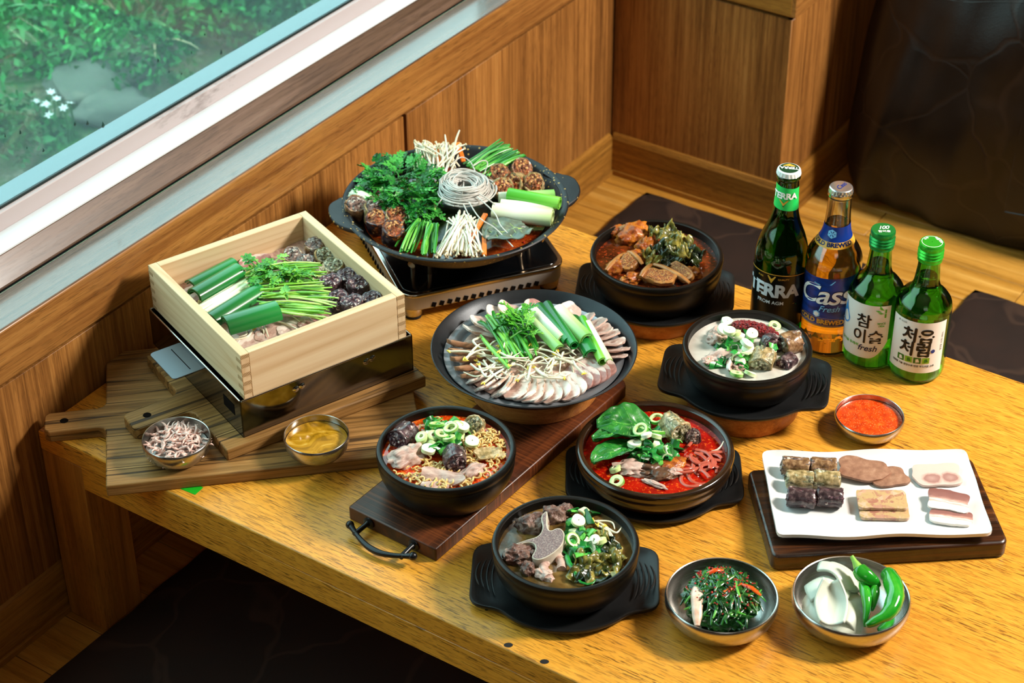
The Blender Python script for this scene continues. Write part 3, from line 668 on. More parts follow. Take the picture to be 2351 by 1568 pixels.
for sx in (-1, 1):
    for sy in (-1, 1):
        for k in range(nf):
            link('joint_finger', fe, bx_, (sx*(hx-wt/2), sy*(hy+.0001), fh*(2*k+.5)))
            link('joint_finger', fe, bx_, (sx*(hx+.0001), sy*(hy-wt/2), fh*(2*k+1.5)), (0, 0, PI/2))
link('rack', MB().box((-hx+wt, -hy+wt, .014), (hx-wt, hy-wt, .018)).mesh('rack', M_pine), bx_)

# steel bowls
def steel_bowl(c, z0, R, h, label, cat='bowl'):
    p = [(.001, 0), (R*.60, 0), (R*.66, .0006), (R*.78, h*.12), (R*.93, h*.38), (R*.995, h*.70), (R, h*.86), (R*.985, h*.98), (R*.972, h), (R*.955, h*.985), (R*.965, h*.86), (R*.955, h*.68), (R*.89, h*.38), (R*.74, h*.15), (R*.6, h*.06), (.001, h*.06)]
    o = link('steel_bowl', MB().lathe(p, 64).mesh('steel_bowl', M_steel, ang=55), None, (c[0], c[1], z0)); return tag(o, label, cat, 'small steel bowls')
P_SHR = at(404, 1003, H+.0465); P_MUS = at(726, 996, H+.0465); P_RS = at(1997, 951, H+.025); P_B1 = at(1657.6, 1364, H+.037); P_B2 = at(1955, 1364, H+.037)
steel_bowl(P_SHR, H+.0175, .0424, .0290, 'small steel bowl of salted shrimp at the corner of the wide board')
steel_bowl(P_MUS, H+.0175, .0406, .0290, 'small steel bowl of mustard sauce in front of the steamer')
steel_bowl(P_RS, H, .0438, .0250, 'small steel bowl of red chilli sauce near the soju bottles')
steel_bowl(P_B1, H, .0635, .0370, 'steel bowl of seasoned chives at the front of the table')
steel_bowl(P_B2, H, .0659, .0370, 'steel bowl of onion and green chillies at the front right')

# charred tray and white plate
t = NT('charred_wood'); v = t.co((4.0, 70, 70)); a = t.noise(v, 1.0, 6, .7, .8)
M_char = t.pbr(t.ramp(a, [(.25, '#0b0502'), (.45, '#241006'), (.6, '#4a2509'), (.78, '#8c5216')]), t.math('ADD', t.math('MULTIPLY', a, .4), .12), .55, nrm=t.bump(a, .7, .0015), coat=.3, coatr=.2)
o = link('charred_board', MB().prism(rrect(.1385, .080, .010), 0, .023).mesh('charred_board', M_char), None, (.9598, .4240, H), (0, 0, math.radians(38.6))); bev(o, .0035, 3)
tag(o, 'dark charred wooden board under the white plate', 'board')
M_porc = plain('white_porcelain', '#d6d6d4', .16, .5, coat=.3)
def plate_fn(top):
    def f(a, b):
        u, w = 2*a-1, 2*b-1
        r = .12
        x, y = u*.1245, w*.079
        e = max(abs(u), abs(w)); rim = max(0, (e-.86)/.14)
        wav = .0013*math.sin(u*7+1)*abs(w)**4 + .0011*math.sin(w*6)*abs(u)**6
        # round the corners
        cx, cy = abs(x)-(.1245-.009), abs(y)-(.079-.009)
        if cx > 0 and cy > 0:
            l = math.hypot(cx, cy); m = max(cx, cy)
            if l > 1e-6: x = math.copysign(.1245-.009 + cx*m/l, x); y = math.copysign(.079-.009 + cy*m/l, y)
        y += .0012*math.sin(u*5)*abs(w)
        if top: z = .0075 + .0065*rim**1.6 + wav*rim
        else: z = .0 + .0095*min(1, max(0, (e-.62)/.38))**1.3 + wav*rim
        return (x, y, z)
    return f
mb = MB().grid(plate_fn(True), 41, 31).grid(plate_fn(False), 41, 31)
me = mb.mesh('serving_plate', M_porc, ang=60)
bm = bmesh.new(); bm.from_mesh(me); ed = [e for e in bm.edges if e.is_boundary]; bmesh.ops.bridge_loops(bm, edges=ed); bm.to_mesh(me); bm.free(); _shade_auto(me, 50)
PZ = H+.023
o = link('serving_plate', me, None, (.954, .4305, PZ), (0, 0, math.radians(34.6))); tag(o, 'rectangular white porcelain plate of sliced sausage and pork', 'plate')
# ------------------------------------------------------------------ bottles
def text_mb(s, size, off=0.0, shear=0.0, space=1.0, sx=1.0):
    """filled lettering as a mesh builder, centred on x and y"""
    cu = bpy.data.curves.new('lettering', 'FONT'); cu.body = s; cu.size = size; cu.align_x = 'CENTER'; cu.align_y = 'CENTER'
    cu.offset = off; cu.shear = shear; cu.space_character = space; cu.resolution_u = 4; cu.fill_mode = 'FRONT'
    ob = bpy.data.objects.new('lettering', cu)
    me = bpy.data.meshes.new_from_object(ob)
    vs = [(v.co.x*sx, v.co.y) for v in me.vertices]; fs = [tuple(p.vertices) for p in me.polygons]
    bpy.data.objects.remove(ob); bpy.data.curves.remove(cu); bpy.data.meshes.remove(me)
    return vs, fs
def wrapb(mb, s, size, R, a0, z0, mi, x0=0.0, tilt=0.0, w=.00045):
    vs, fs = text_mb(s, size)
    for i, (dx, dy) in enumerate(((-w, 0), (w, 0), (0, -w), (0, w), (0, 0))): wrap(mb, [(x+dx, y+dy) for x, y in vs], fs, R, a0, z0, mi, .0008+.00004*i, x0, tilt)
def wrap(mb, vs, fs, R, a0, z0, mi=0, lift=.0003, x0=0.0, tilt=0.0, rad=None):
    """lay flat shapes (x, y) round a bottle of radius R (or rad(z)); x along the girth"""
    out = []
    for x, y in vs:
        xx = x*math.cos(tilt) - y*math.sin(tilt); yy = x*math.sin(tilt) + y*math.cos(tilt)
        z = z0 + yy; r = (rad(z) if rad else R) + lift; a = a0 + (xx + x0)/R
        out.append((r*math.cos(a), r*math.sin(a), z))
    mb.add(out, fs, mi); return mb
def patch(mb, R, a0, w, z0, z1, mi=0, lift=.0003, n=24, top=None, bot=None, rad=None, nz=3):
    """curved label sheet between angles; top(u)/bot(u) shape its edges, u in -1..1"""
    vs = []; fs = []
    for i in range(n+1):
        u = -1 + 2*i/n; zt = z1 + (top(u) if top else 0); zb = z0 + (bot(u) if bot else 0); a = a0 + u*w/2/R
        for j in range(nz+1):
            z = zb + (zt-zb)*j/nz; r = (rad(z) if rad else R) + lift; vs.append((r*math.cos(a), r*math.sin(a), z))
    m = nz+1
    for i in range(n):
        for j in range(nz): fs.append((i*m+j, (i+1)*m+j, (i+1)*m+j+1, i*m+j+1))
    mb.add(vs, fs, mi); return mb
def poly(mb, pts, R, a0, z0, mi=0, lift=.0004, rad=None, tilt=0):
    """a filled polygon cut into thin columns is not needed for small marks: triangulate as a fan"""
    bm = bmesh.new(); f = bm.faces.new([bm.verts.new((x, y, 0)) for x, y in pts]); bmesh.ops.triangulate(bm, faces=[f])
    bm.verts.index_update(); vs = [(v.co.x, v.co.y) for v in bm.verts]; fs = [tuple(v.index for v in q.verts) for q in bm.faces]; bm.free()
    return wrap(mb, vs, fs, R, a0, z0, mi, lift, rad=rad, tilt=tilt)
def glass(name, col, ior=1.5, rough=.02):
    t = NT(name); return t.pbr(col, rough, .5, trans=1.0, ior=ior)
M_ggreen = glass('green_bottle_glass', '#86e07e'); M_gdark = glass('dark_green_bottle_glass', '#4aa04e'); M_gclear = glass('clear_bottle_glass', '#f4f6f0')
M_soju = glass('clear_spirit', '#d8f5d0', 1.34, 0); M_beer = glass('amber_beer', '#ffc850', 1.34, 0); M_beerd = glass('beer_in_green_glass', '#c8d060', 1.34, 0)
INK = {k: plain('ink_'+k, c, r, .4) for k, c, r in (('white', '#f1f1ee', .4), ('black', '#141311', .5), ('navy', '#0c2f7c', .35), ('dnavy', '#0a1e4e', .35), ('gold', '#d9a23a', .3), ('lgreen', '#1fc45a', .35), ('dgreen', '#0b3a22', .35), ('bgreen', '#4fae22', .4), ('blue', '#3f8fd8', .4), ('sky', '#7cc4f2', .4), ('silver', '#c9d0d6', .25), ('grey', '#8d9290', .5), ('dblack', '#0a0d0a', .3), ('lime', '#86b52c', .4), ('forest', '#2f6f1c', .4), ('cream', '#e6e4de', .5))}
M_capg = plain('green_cap_metal', '#1f8f3f', .28, .5, .55); M_capl = plain('light_green_cap_metal', '#35b52e', .28, .5, .5); M_caps = plain('silver_cap_metal', '#c8cdd2', .25, .5, .9); M_capw = plain('white_cap_paint', '#dfe3df', .35)
def smooth_prof(pts, n=6):
    """Catmull-Rom through (r, z) points"""
    out = []
    for i in range(len(pts)-1):
        p0 = pts[max(i-1, 0)]; p1 = pts[i]; p2 = pts[i+1]; p3 = pts[min(i+2, len(pts)-1)]
        for k in range(n):
            t = k/n
            out.append(tuple(.5*((2*p1[j]) + (-p0[j]+p2[j])*t + (2*p0[j]-5*p1[j]+4*p2[j]-p3[j])*t*t + (-p0[j]+3*p1[j]-3*p2[j]+p3[j])*t**3) for j in (0, 1)))
    out.append(pts[-1]); return out
def rad_fn(prof):
    def f(z):
        for (r0, z0), (r1, z1) in zip(prof, prof[1:]):
            if z0 <= z <= z1 and z1 > z0: return r0 + (r1-r0)*(z-z0)/(z1-z0)
        return prof[-1][0]
    return f
def bottle(name, label, c, pts, mg, ml, level, wall=.0022):
    e = thing(name, label, 'bottle', (c[0], c[1], H)); prof = smooth_prof(pts)
    R0 = pts[0][0]
    outer = [(.001, .003), (R0*.6, .0022), (R0*.8, .0004)] + prof
    inner = [(max(.002, r-wall), max(z, .006)) for r, z in prof][::-1] + [(.001, .006)]
    link('glass_body', MB().lathe(outer + inner, 64).mesh('glass_body', mg, ang=50), e)
    lq = [(max(.002, r-wall-.00025), max(z, .0065)) for r, z in prof if z < level]
    link('liquid', MB().lathe([(.001, .0063)] + lq + [(lq[-1][0], level), (.001, level)], 48).mesh('liquid', ml, ang=50), e)
    return e, rad_fn(prof), math.atan2(CAM.y-c[1], CAM.x-c[0])
def crown(e, z, r, m, mt):
    """crimped crown cap"""
    def fn(a, b):
        rr = r*(1 + .045*b*math.sin(a*2*PI*21)) if b < 1 else r
        return (rr*math.cos(a*2*PI)*(1+.06*b), rr*math.sin(a*2*PI)*(1+.06*b), z - .0055*b)
    mb = MB().grid(fn, 168, 4, wrapu=True).lathe([(r, z), (r*.96, z+.0009), (r*.86, z+.0014), (.0005, z+.0016)], 60)
    return link('crown_cap', mb.mesh('crown_cap', m, ang=60), e)
def flat(mb, vs, fs, a, z, mi=0, x0=0, y0=0):
    """lettering lying on a cap, baseline turned by a"""
    ca, sa = math.cos(a), math.sin(a)
    mb.add([((x+x0)*ca-(y+y0)*sa, (x+x0)*sa+(y+y0)*ca, z) for x, y in vs], fs, mi)
def deco(nm, parent, items, mats):
    mb = MB()
    for f in items: f(mb)
    return link(nm, mb.mesh(nm, mats, smooth=False), parent)

# --- dark green beer bottle
c = at(1812, 386, H+.258)
e, rf, ac = bottle('beer_bottle', 'tall dark green beer bottle with a black and green label', c, [(.0330, .002), (.0352, .008), (.0355, .06), (.0355, .120), (.0340, .140), (.0285, .160), (.0215, .178), (.0170, .196), (.0152, .215), (.0142, .240), (.0142, .2435), (.0155, .245), (.0155, .249), (.0142, .251), (.0138, .256)], M_gdark, M_beerd, .205)
k = crown(e, .2565, .0150, M_capw, None)
mk = [INK['dgreen'], INK['white'], INK['gold']]
def cap_terra(mb):
    mb.lathe([(.0125, .2582), (.0005, .2584)], 40, 0)
    a = ac + PI/2 + PI
    flat(mb, *text_mb('TERRA', .0082, .0002, 0, .95), a, .2587, 1)
    flat(mb, [(-.008, -.0045), (.008, -.0045), (.0075, -.0058), (0, -.0105), (-.0075, -.0058)], [(0, 1, 2, 3, 4)], a, .2586, 2)
deco('cap_print', k, [cap_terra], mk)
a0 = ac - .22
nl = link('neck_label', patch(MB(), .0155, a0, .075, .204, .2365, 0, .0003, 30, rad=rf, top=lambda u: -.004*u, bot=lambda u: -.003*u).mesh('neck_label', INK['lgreen']), e)
def nt(mb):
    poly(mb, [(-.0145, .0095), (.0145, .0095), (.0, -.0135)], .0155, a0, .2205, 2, .0006, rf)
    poly(mb, [(-.0128, .0085), (.0128, .0085), (.0, -.0118)], .0155, a0, .2205, 0, .0009, rf)
    poly(mb, [(-.0065, -.0016), (-.0045, -.0016), (0, -.0062), (.0045, -.0016), (.0065, -.0016), (0, -.0100)], .0155, a0, .2205, 2, .0011, rf)
    wrap(mb, *text_mb('TERRA', .0120, .00045, 0, .95), .0155, a0, .2245, 1, .0013, rad=rf)
deco('lettering', nl, [nt], mk)
a0 = ac - .30
bl_ = link('body_label', patch(MB(), .0355, a0, .125, .034, .118, 0, .0003, 36, top=lambda u: -.006*u*u).mesh('body_label', INK['dblack']), e)
def bt(mb):
    poly(mb, [(-.034, .0), (-.031, .0), (0, -.031), (.031, .0), (.034, .0), (0, -.037)], .0355, a0, .072, 2, .0006)
    for s in (-1, 1): poly(mb, [(s*.036, -.002), (s*.06, -.002), (s*.06, -.036), (s*.004, -.036)], .0355, a0, .072, 0, .0005)
    wrap(mb, *text_mb('TERRA', .0265, .0011, 0, .95), .0355, a0, .091, 1, .0008)
    wrap(mb, *text_mb('FROM AGM', .0072, .0001), .0355, a0, .0735, 1, .0008)
    poly(mb, [(-.006, .004), (.006, .004), (0, -.007)], .0355, a0, .1105, 2, .0006)
    for s in (-1, 1): wrap(mb, *text_mb('PURE' if s < 0 else 'QUALITY', .0036), .0355, a0, .1105, 2, .0006, x0=s*.016)
    patch(mb, .0355, a0, .125, .1165, .1175, 2, .0006, 36, top=lambda u: -.006*u*u, bot=lambda u: -.006*u*u, nz=1)
deco('lettering', bl_, [bt], [INK['lgreen'], INK['silver'], INK['gold']])

# --- amber beer in a clear bottle
b = at(1898, 823, H); d_ = Vector((b.x-CAM.x, b.y-CAM.y)).normalized(); c = (b.x + d_.x*.0375 - .004, b.y + d_.y*.0375 - .002)
e, rf, ac = bottle('beer_bottle', 'clear glass bottle of amber beer with a blue label', c, [(.0335, .002), (.0362, .007), (.0368, .03), (.0366, .105), (.0372, .125), (.0365, .141), (.0310, .1545), (.0235, .166), (.0180, .180), (.0160, .200), (.0150, .226), (.0150, .2285), (.0165, .2305), (.0160, .2345), (.0142, .237), (.0138, .2405)], M_gclear, M_beer, .192)
k = crown(e, .2415, .0150, M_caps, None)
deco('cap_print', k, [lambda mb: flat(mb, *text_mb('Cass', .0105, .00005, .35, .9), ac + PI/2 + 1.05, .2434, 0)], [INK['navy']])
a0 = ac - .30
nl = link('neck_label', patch(MB(), .0175, a0, .094, .168, .1905, 0, .0003, 40, rad=rf, top=lambda u: .003*u, bot=lambda u: .003*u).mesh('neck_label', INK['navy']), e)
def nt2(mb):
    patch(mb, .0175, a0, .094, .1625, .1705, 0, .0005, 40, rad=rf, top=lambda u: .003*u, bot=lambda u: .003*u, nz=1)
    wrap(mb, *text_mb('COLD BREWED', .0068, .0003), .0175, a0, .1672, 1, .0009, rad=rf, tilt=.07)
    hexa = [(.0062*math.cos(q*PI/3+PI/6), .0062*math.sin(q*PI/3+PI/6)) for q in range(6)]
    poly(mb, hexa, .0175, a0, .1812, 2, .0007, rf)
    for q in range(3): poly(mb, [(.0042*math.cos(q*PI/3+s), .0042*math.sin(q*PI/3+s)) for s in (-.12, .12, PI-.12, PI+.12)], .0175, a0, .1812, 3, .001, rf)
deco('lettering', nl, [nt2], [INK['gold'], INK['dnavy'], INK['sky'], INK['navy']])
bl_ = link('body_label', patch(MB(), .0368, a0, .150, .050, .122, 0, .0004, 40, top=lambda u: .004*math.sin(u*1.5) + .002).mesh('body_label', (lambda t: t.pbr(t.ramp(t.noise(t.co((8, 8, 30), rot=(.6, .4, 0)), 3, 2), [(.35, '#0a1e50'), (.6, '#123f96')]), .32, .5))(NT('blue_foil_label'))), e)
def bt2(mb):
    for m, off, lf in ((3, .0014, .0007), (0, .0004, .0010)):
        wrap(mb, *text_mb('Cass', .0410, off, .30, .92, 1.05), .0368, a0, .0975, m, lf, x0=.001, tilt=.05)
    poly(mb, [(-.012, .001), (.017, .0085), (.012, .0025), (-.005, -.0005)], .0368, a0, .1135, 1, .0009)
    wrap(mb, *text_mb('Fresh', .0125, .0001, .4), .0368, a0, .0775, 1, .0008, x0=.011, tilt=.06)
    hexa = [(.0052*math.cos(q*PI/3+PI/6), .0052*math.sin(q*PI/3+PI/6)) for q in range(6)]
    poly(mb, hexa, .0368, a0-.12, .0680, 1, .0008); poly(mb, [(x*.72, y*.72) for x, y in hexa], .0368, a0-.12, .0680, 0, .0011)
    wrap(mb, *text_mb('COLD BREWED', .0092, .0004), .0368, a0, .0570, 2, .0008, x0=.001)
    for zz in (.0627, .0523): patch(mb, .0368, a0, .052, zz-.0002, zz+.0002, 2, .0008, 16, nz=1)
    v_, f_ = text_mb('500 mL', .0052, .0002); wrap(mb, [(-y, x) for x, y in v_], f_, .0368, a0, .0600, 0, .0008, x0=.0385)
    v_, f_ = text_mb('4.5% ALC', .0040, .0001); wrap(mb, [(-y, x) for x, y in v_], f_, .0368, a0, .0600, 0, .0008, x0=.0345)
    patch(mb, .0368, a0, .150, .0488, .0505, 2, .0006, 40, nz=1)
deco('lettering', bl_, [bt2], [INK['white'], INK['sky'], INK['gold'], INK['dnavy']])
for q in range(5):
    a = a0 - .5 + q*.42
    link('embossed_mark', poly(poly(MB(), [(-.007, -.004), (0, .007), (.007, -.004), (0, -.001)], .0368, a, .032, 0, .0003), [(.003, -.006), (.009, .002), (.012, -.006)], .0368, a, .032, 0, .0003).mesh('embossed_mark', M_gclear), e)

# --- soju bottles
def screwcap(e, z0, z1, r, m):
    p = [(r*.93, z0-.004), (r*1.0, z0-.003), (r*.97, z0)]
    for q in range(3): zz = z0 + (z1-z0)*(.12+.2*q); p += [(r*1.05, zz), (r*.95, zz + (z1-z0)*.1)]
    p += [(r*1.0, z0 + (z1-z0)*.72), (r*1.0, z1-.0018), (r*.95, z1), (.0005, z1+.0001)]
    return link('screw_cap', MB().lathe(p, 60).mesh('screw_cap', m, ang=50), e)
SP = [(.0325, .002), (.0362, .008), (.0370, .025), (.0368, .095), (.0366, .104), (.0345, .114), (.0280, .1235), (.0205, .1315), (.0168, .140), (.0150, .155), (.0140, .170), (.0138, .196)]
def soju(px, py, r, label, mcap):
    b = at(px, py, H); d = Vector((b.x-CAM.x, b.y-CAM.y)).normalized(); c = (b.x + d.x*r - .005, b.y + d.y*r - .003)
    e, rf, ac = bottle('soju_bottle', label, c, SP, M_ggreen, M_soju, .150); e['group'] = 'green soju bottles'
    return e, rf, ac, screwcap(e, .176, .1985, .0158, mcap)
e, rf, ac, k = soju(1999, 854, .0366, 'green soju bottle with bamboo on its label, next to the amber beer', M_capg)
deco('cap_print', k, [lambda mb: flat(mb, *text_mb('100', .0105, .0001, .35, .85), ac + PI/2 + .25, .1989, 0, y0=.003), lambda mb: flat(mb, *text_mb('참이슬', .0058, .0001), ac + PI/2 + .25, .1989, 0, y0=-.006)], [INK['white']])
a0 = ac - .46
lb = link('label', patch(MB(), .0369, a0, .080, .022, .1045, 0, .0004, 36, bot=lambda u: .026*max(0, abs(u)-.35)**2.2/.65**2.2).mesh('label', INK['cream']), e)
def s1(mb):
    wrapb(mb, '참', .0225, .0369, a0, .0775, 0, .006)
    wrapb(mb, '이슬', .0225, .0369, a0, .0545, 0, .013)
    wrap(mb, *text_mb('fresh', .0125, .0002, .25), .0369, a0, .0375, 1, .0008, x0=.014)
    wrap(mb, *text_mb('참이슬 후레쉬', .0050, .0001), .0369, a0, .0405, 2, .0008, x0=-.012)
    wrap(mb, *text_mb('SINCE', .0040, .0001), .0369, a0, .0775, 2, .0008, x0=.029)
    wrap(mb, *text_mb('1924', .0040, .0001), .0369, a0, .0735, 2, .0008, x0=.029)
    for (x, y, w, h) in ((.033, .0895, .0011, .006), (.033, .0965, .0011, .006)): poly(mb, [(x-w, y-h/2-.0915), (x+w, y-h/2-.0915), (x+w, y+h/2-.0915), (x-w, y+h/2-.0915)], .0369, a0, .0915, 2, .0008)
    for (x, y, an) in ((.031, .098, 2.6), (.029, .0985, 2.2), (.031, .093, 3.0), (.0275, .0955, 2.85)):
        poly(mb, [(x + r_*math.cos(an+q), y-.0915 + r_*math.sin(an+q)) for r_, q in ((0, 0), (.0045, .3), (.0085, 0), (.0045, -.3))], .0369, a0, .0915, 2, .0009)
    dr = [(-.0245 + .009*math.cos(q)*(1 if math.sin(q) < 0 else 1-.75*math.sin(q)), .011*math.sin(q) + (.012*max(0, math.sin(q))**2)) for q in [2*PI*j/20 for j in range(20)]]
    poly(mb, dr, .0369, a0, .0745, 3, .0008)
deco('lettering', lb, [s1], [INK['black'], INK['dnavy'], INK['bgreen'], INK['blue']])
e, rf, ac, k = soju(2105, 886, .0372, 'green soju bottle with a squared white label, farthest right', M_capl)
deco('cap_print', k, [lambda mb: mb.lathe([(.0132, .1988), (.0126, .1988)], 40, 0), lambda mb: flat(mb, *text_mb('처음처럼', .0042, .0001), ac + PI/2 - .9, .1989, 0, y0=.0098), lambda mb: flat(mb, *text_mb('소주', .0042, .0001), ac + PI/2 + .9, .1989, 0, y0=.0098)], [INK['white']])
a0 = ac - .06
lb = link('label', patch(MB(), .0369, a0, .0785, .021, .099, 0, .0004, 36).mesh('label', INK['cream']), e)
def s2(mb):
    wrapb(mb, '처음', .0235, .0369, a0, .0770, 0, .001, -.04, .0008)
    wrapb(mb, '처럼', .0235, .0369, a0, .0560, 0, -.001, -.04, .0008)
    dr = [(.0029*math.cos(q), .0029*math.sin(q)) for q in [2*PI*j/16 for j in range(16)]]
    poly(mb, [(x+.0225, y) for x, y in dr], .0369, a0, .0545, 1, .0008)
    for q in range(4):
        x = -.0185 + .0110*q
        poly(mb, [(x-.0048, -.0045), (x+.0048, -.0045), (x+.0048, .0045), (x-.0048, .0045)], .0369, a0, .0405, 2 if q % 2 else 3, .0008)
        poly(mb, [(x-.0018, -.0030), (x+.003, -.0020), (x+.0012, .003), (x-.002, .0022)], .0369, a0, .0405, 3 if q % 2 else 4, .0010)
    wrap(mb, *text_mb('대관령 기슭 암반수로 만든 부드러운 소주', .0034, .0001), .0369, a0, .0315, 0, .0008, x0=-.002)
    wrap(mb, *text_mb('순 16.5도', .0036, .0001), .0369, a0, .0945, 5, .0008, x0=-.022)
    v_, f_ = text_mb('알코올 16.5% 360mL', .0034, .0001); wrap(mb, [(-y, x) for x, y in v_], f_, .0369, a0, .068, 5, .0008, x0=.0345)
deco('lettering', lb, [s2], [INK['black'], INK['navy'], INK['lime'], INK['forest'], INK['cream'], INK['grey']])
# ------------------------------------------------------------------ food: materials
def fmat(name, stops, scale=40, rough=.45, spec=.5, bump=.2, bd=.001, detail=4, dist=0, stretch=(1,1,1), sss=0, coat=0, rnd=0.0, bscale=None):
    t = NT(name); v = t.co(stretch); n = t.noise(v, scale, detail, .62, dist)
    f = t.math('ADD', n, t.math('MULTIPLY', t.math('SUBTRACT', t.rnd(), .5), rnd)) if rnd else n
    return t.pbr(t.ramp(f, stops), rough, spec, nrm=t.bump(t.noise(v, bscale or scale*3, 3), bump, bd) if bump else None, sss=sss, coat=coat)
def stuffing(name, cols, scale=330, rough=.55, red=None):
    t = NT(name); v = t.co(1.0); vc = t.voro(v, scale, 'Color'); vd = t.voro(v, scale, 'Distance'); n = t.noise(v, scale*.35, 3)
    k = len(cols); c = t.ramp(t.sep(vc, 0), [(i/k, q) for i, q in enumerate(cols)], 'CONSTANT')
    c = t.mix(t.ramp(vd, [(.35, 0.0), (.75, .55)]), c, cols[0])
    if red: c = t.mix(t.ramp(t.noise(v, 90, 3), [(.5, 0.0), (.68, .75)]), c, red)
    return t.pbr(c, rough, .5, nrm=t.bump(t.math('SUBTRACT', n, vd), .6, .0012))
F_DARK = stuffing('dark_blood_filling', ['#3a2028', '#54343c', '#75545a', '#3c262c', '#a8908c', '#623c42', '#cdbcb4'])
F_PALE = stuffing('pale_herb_filling', ['#6a6248', '#a89e7a', '#c4ba98', '#80805c', '#d8d0b4', '#94906a', '#4c4a38'])
F_MIX = stuffing('mixed_grain_filling', ['#55403a', '#80665c', '#b09a8c', '#6a564c', '#d0c4b6', '#40362f', '#94705f'])
F_RED = stuffing('spiced_filling', ['#5a2a14', '#8e5228', '#b87a40', '#703814', '#d8a464', '#40241a', '#a86030'], red='#c04c14')
K_DARK = fmat('dark_casing', [(.32, '#1c1014'), (.5, '#3c2a2e'), (.64, '#6e5a58'), (.78, '#a89690')], 130, .3, coat=.3, bump=.35)
K_PALE = fmat('pale_casing', [(.32, '#5c5030'), (.48, '#9c8658'), (.6, '#c0a87c'), (.75, '#dcccaa')], 140, .32, coat=.3, bump=.35)
K_BROWN = fmat('browned_casing', [(.32, '#3c2414'), (.48, '#7c5838'), (.62, '#a88460'), (.76, '#ccb08c')], 130, .32, coat=.3, bump=.35)
M_PORK = fmat('boiled_pork', [(.28, '#9a786c'), (.45, '#bc9a8c'), (.6, '#d0b2a2'), (.78, '#e6d2c4')], 60, .42, stretch=(1, 3, 1), bump=.25, dist=.8, rnd=.15)
def porkslice(name, meat, fat, edge, lo=.62):
    t = NT(name); g = t.gen(); y = t.sep(g, 1); v = t.co(1.0); n = t.noise(v, 70, 4, .6, 1.0)
    f = t.math('ADD', y, t.math('MULTIPLY', t.math('SUBTRACT', n, .5), .5))
    m = t.ramp(t.noise(v, 130, 3, .6, .6), [(.3, meat[0]), (.7, meat[1])])
    c = t.mix(t.ramp(f, [(lo, 0.0), (lo+.08, 1.0)]), m, fat)
    c = t.mix(t.ramp(f, [(.93, 0.0), (.99, 1.0)]), c, edge)
    c = t.mix(t.ramp(t.noise(v, 45, 2, .5, 1.5), [(.58, 0.0), (.64, .75)]), c, fat)
    return t.pbr(c, .4, .5, nrm=t.bump(n, .3, .001), coat=.15)
M_SL1 = porkslice('pork_slice_fatty', ('#b09084', '#cdb2a4'), '#e6d8cc', '#bc947c', .60)
M_SL2 = porkslice('pork_slice_red', ('#94625c', '#bc8e84'), '#e4cfc4', '#a06456', .72)
M_SKIN = fmat('brown_pork_skin', [(.3, '#85583e'), (.55, '#ac7e5c'), (.75, '#c8a080')], 40, .3, coat=.4, bump=.12)
M_CHUNK = fmat('stewed_meat', [(.25, '#2c1a14'), (.43, '#5c3e34'), (.6, '#866a5c'), (.78, '#b09684')], 90, .42, bump=.8, bd=.002, dist=.6, detail=6)
M_CHUNKR = fmat('spicy_stewed_meat', [(.25, '#4a1a08'), (.42, '#8c4010'), (.6, '#c07220'), (.78, '#dc9c44')], 60, .4, spec=.35, bump=.7, bd=.002, dist=.6, detail=6, coat=.1)
M_MARROW = stuffing('spongy_bone', ['#8a4a1c', '#ac6828', '#c4843c', '#945024', '#d09c54', '#a05a24', '#743614'], 900)
M_MARROW2 = stuffing('spongy_grey_bone', ['#7c6866', '#8a7470', '#98847c', '#7a6464', '#a8968c', '#846c6a', '#6c5658'], 900)
M_BONE = fmat('ivory_bone', [(.3, '#a89a86'), (.6, '#cfc4b0'), (.8, '#e4dccb')], 40, .38, bump=.15)
M_BONER = fmat('stained_bone', [(.3, '#8a5024'), (.6, '#b87c40'), (.8, '#d4a468')], 40, .38, bump=.15)
def greenring(name, outer, inner, core):
    t = NT(name); v = t.co(1.0); x = t.sep(v, 0); y = t.sep(v, 1)
    r = t.math('POWER', t.math('ADD', t.math('MULTIPLY', x, x), t.math('MULTIPLY', y, y)), .5)
    f = t.math('MULTIPLY', r, 100.0)
    return t.pbr(t.ramp(f, [(.30, core), (.52, inner), (.78, inner), (.90, outer)]), .35, .5, coat=.2)
M_RING = greenring('scallion_ring', '#4fa028', '#cfe59a', '#e8f2c8'); M_RINGW = greenring('pale_scallion_ring', '#b6d878', '#eef2d4', '#f4f6e4')
M_SCAL = fmat('scallion_green', [(.3, '#0c5a1e'), (.5, '#1c8a34'), (.7, '#64bc4c')], 60, .32, bump=.1, rnd=.5, coat=.2)
M_SCALW = fmat('scallion_white', [(.3, '#c8dc9a'), (.6, '#e8eecb'), (.8, '#f4f5e6')], 60, .32, bump=.1, rnd=.3, coat=.2)
M_CHIVE = fmat('chive_green', [(.25, '#1a6a18'), (.5, '#38982a'), (.75, '#7cc850')], 30, .32, bump=.06, rnd=.6, coat=.2, stretch=(.3, .3, .3))
M_STALK = fmat('parsley_stalk', [(.25, '#5aa028'), (.5, '#86c43c'), (.75, '#c2e07c')], 30, .3, bump=.05, rnd=.6, coat=.25)
M_CDLEAF = fmat('crown_daisy_leaf', [(.25, '#0c4a18'), (.5, '#1f7c2c'), (.75, '#4cae44')], 60, .38, bump=.25, rnd=.5, spec=.5)
M_PLEAF = fmat('parsley_leaf', [(.25, '#2a7a1c'), (.5, '#4aa22c'), (.75, '#8ccc50')], 60, .38, bump=.2, rnd=.5)
def leekgrad(name, stops, rough=.3):
    t = NT(name); g = t.gen(); x = t.sep(g, 0); v = t.co((4, 120, 120)); n = t.noise(v, 1.0, 3)
    f = t.math('ADD', x, t.math('MULTIPLY', t.math('SUBTRACT', n, .5), .35))
    return t.pbr(t.ramp(f, stops), rough, .5, nrm=t.bump(n, .25, .0008), coat=.3)
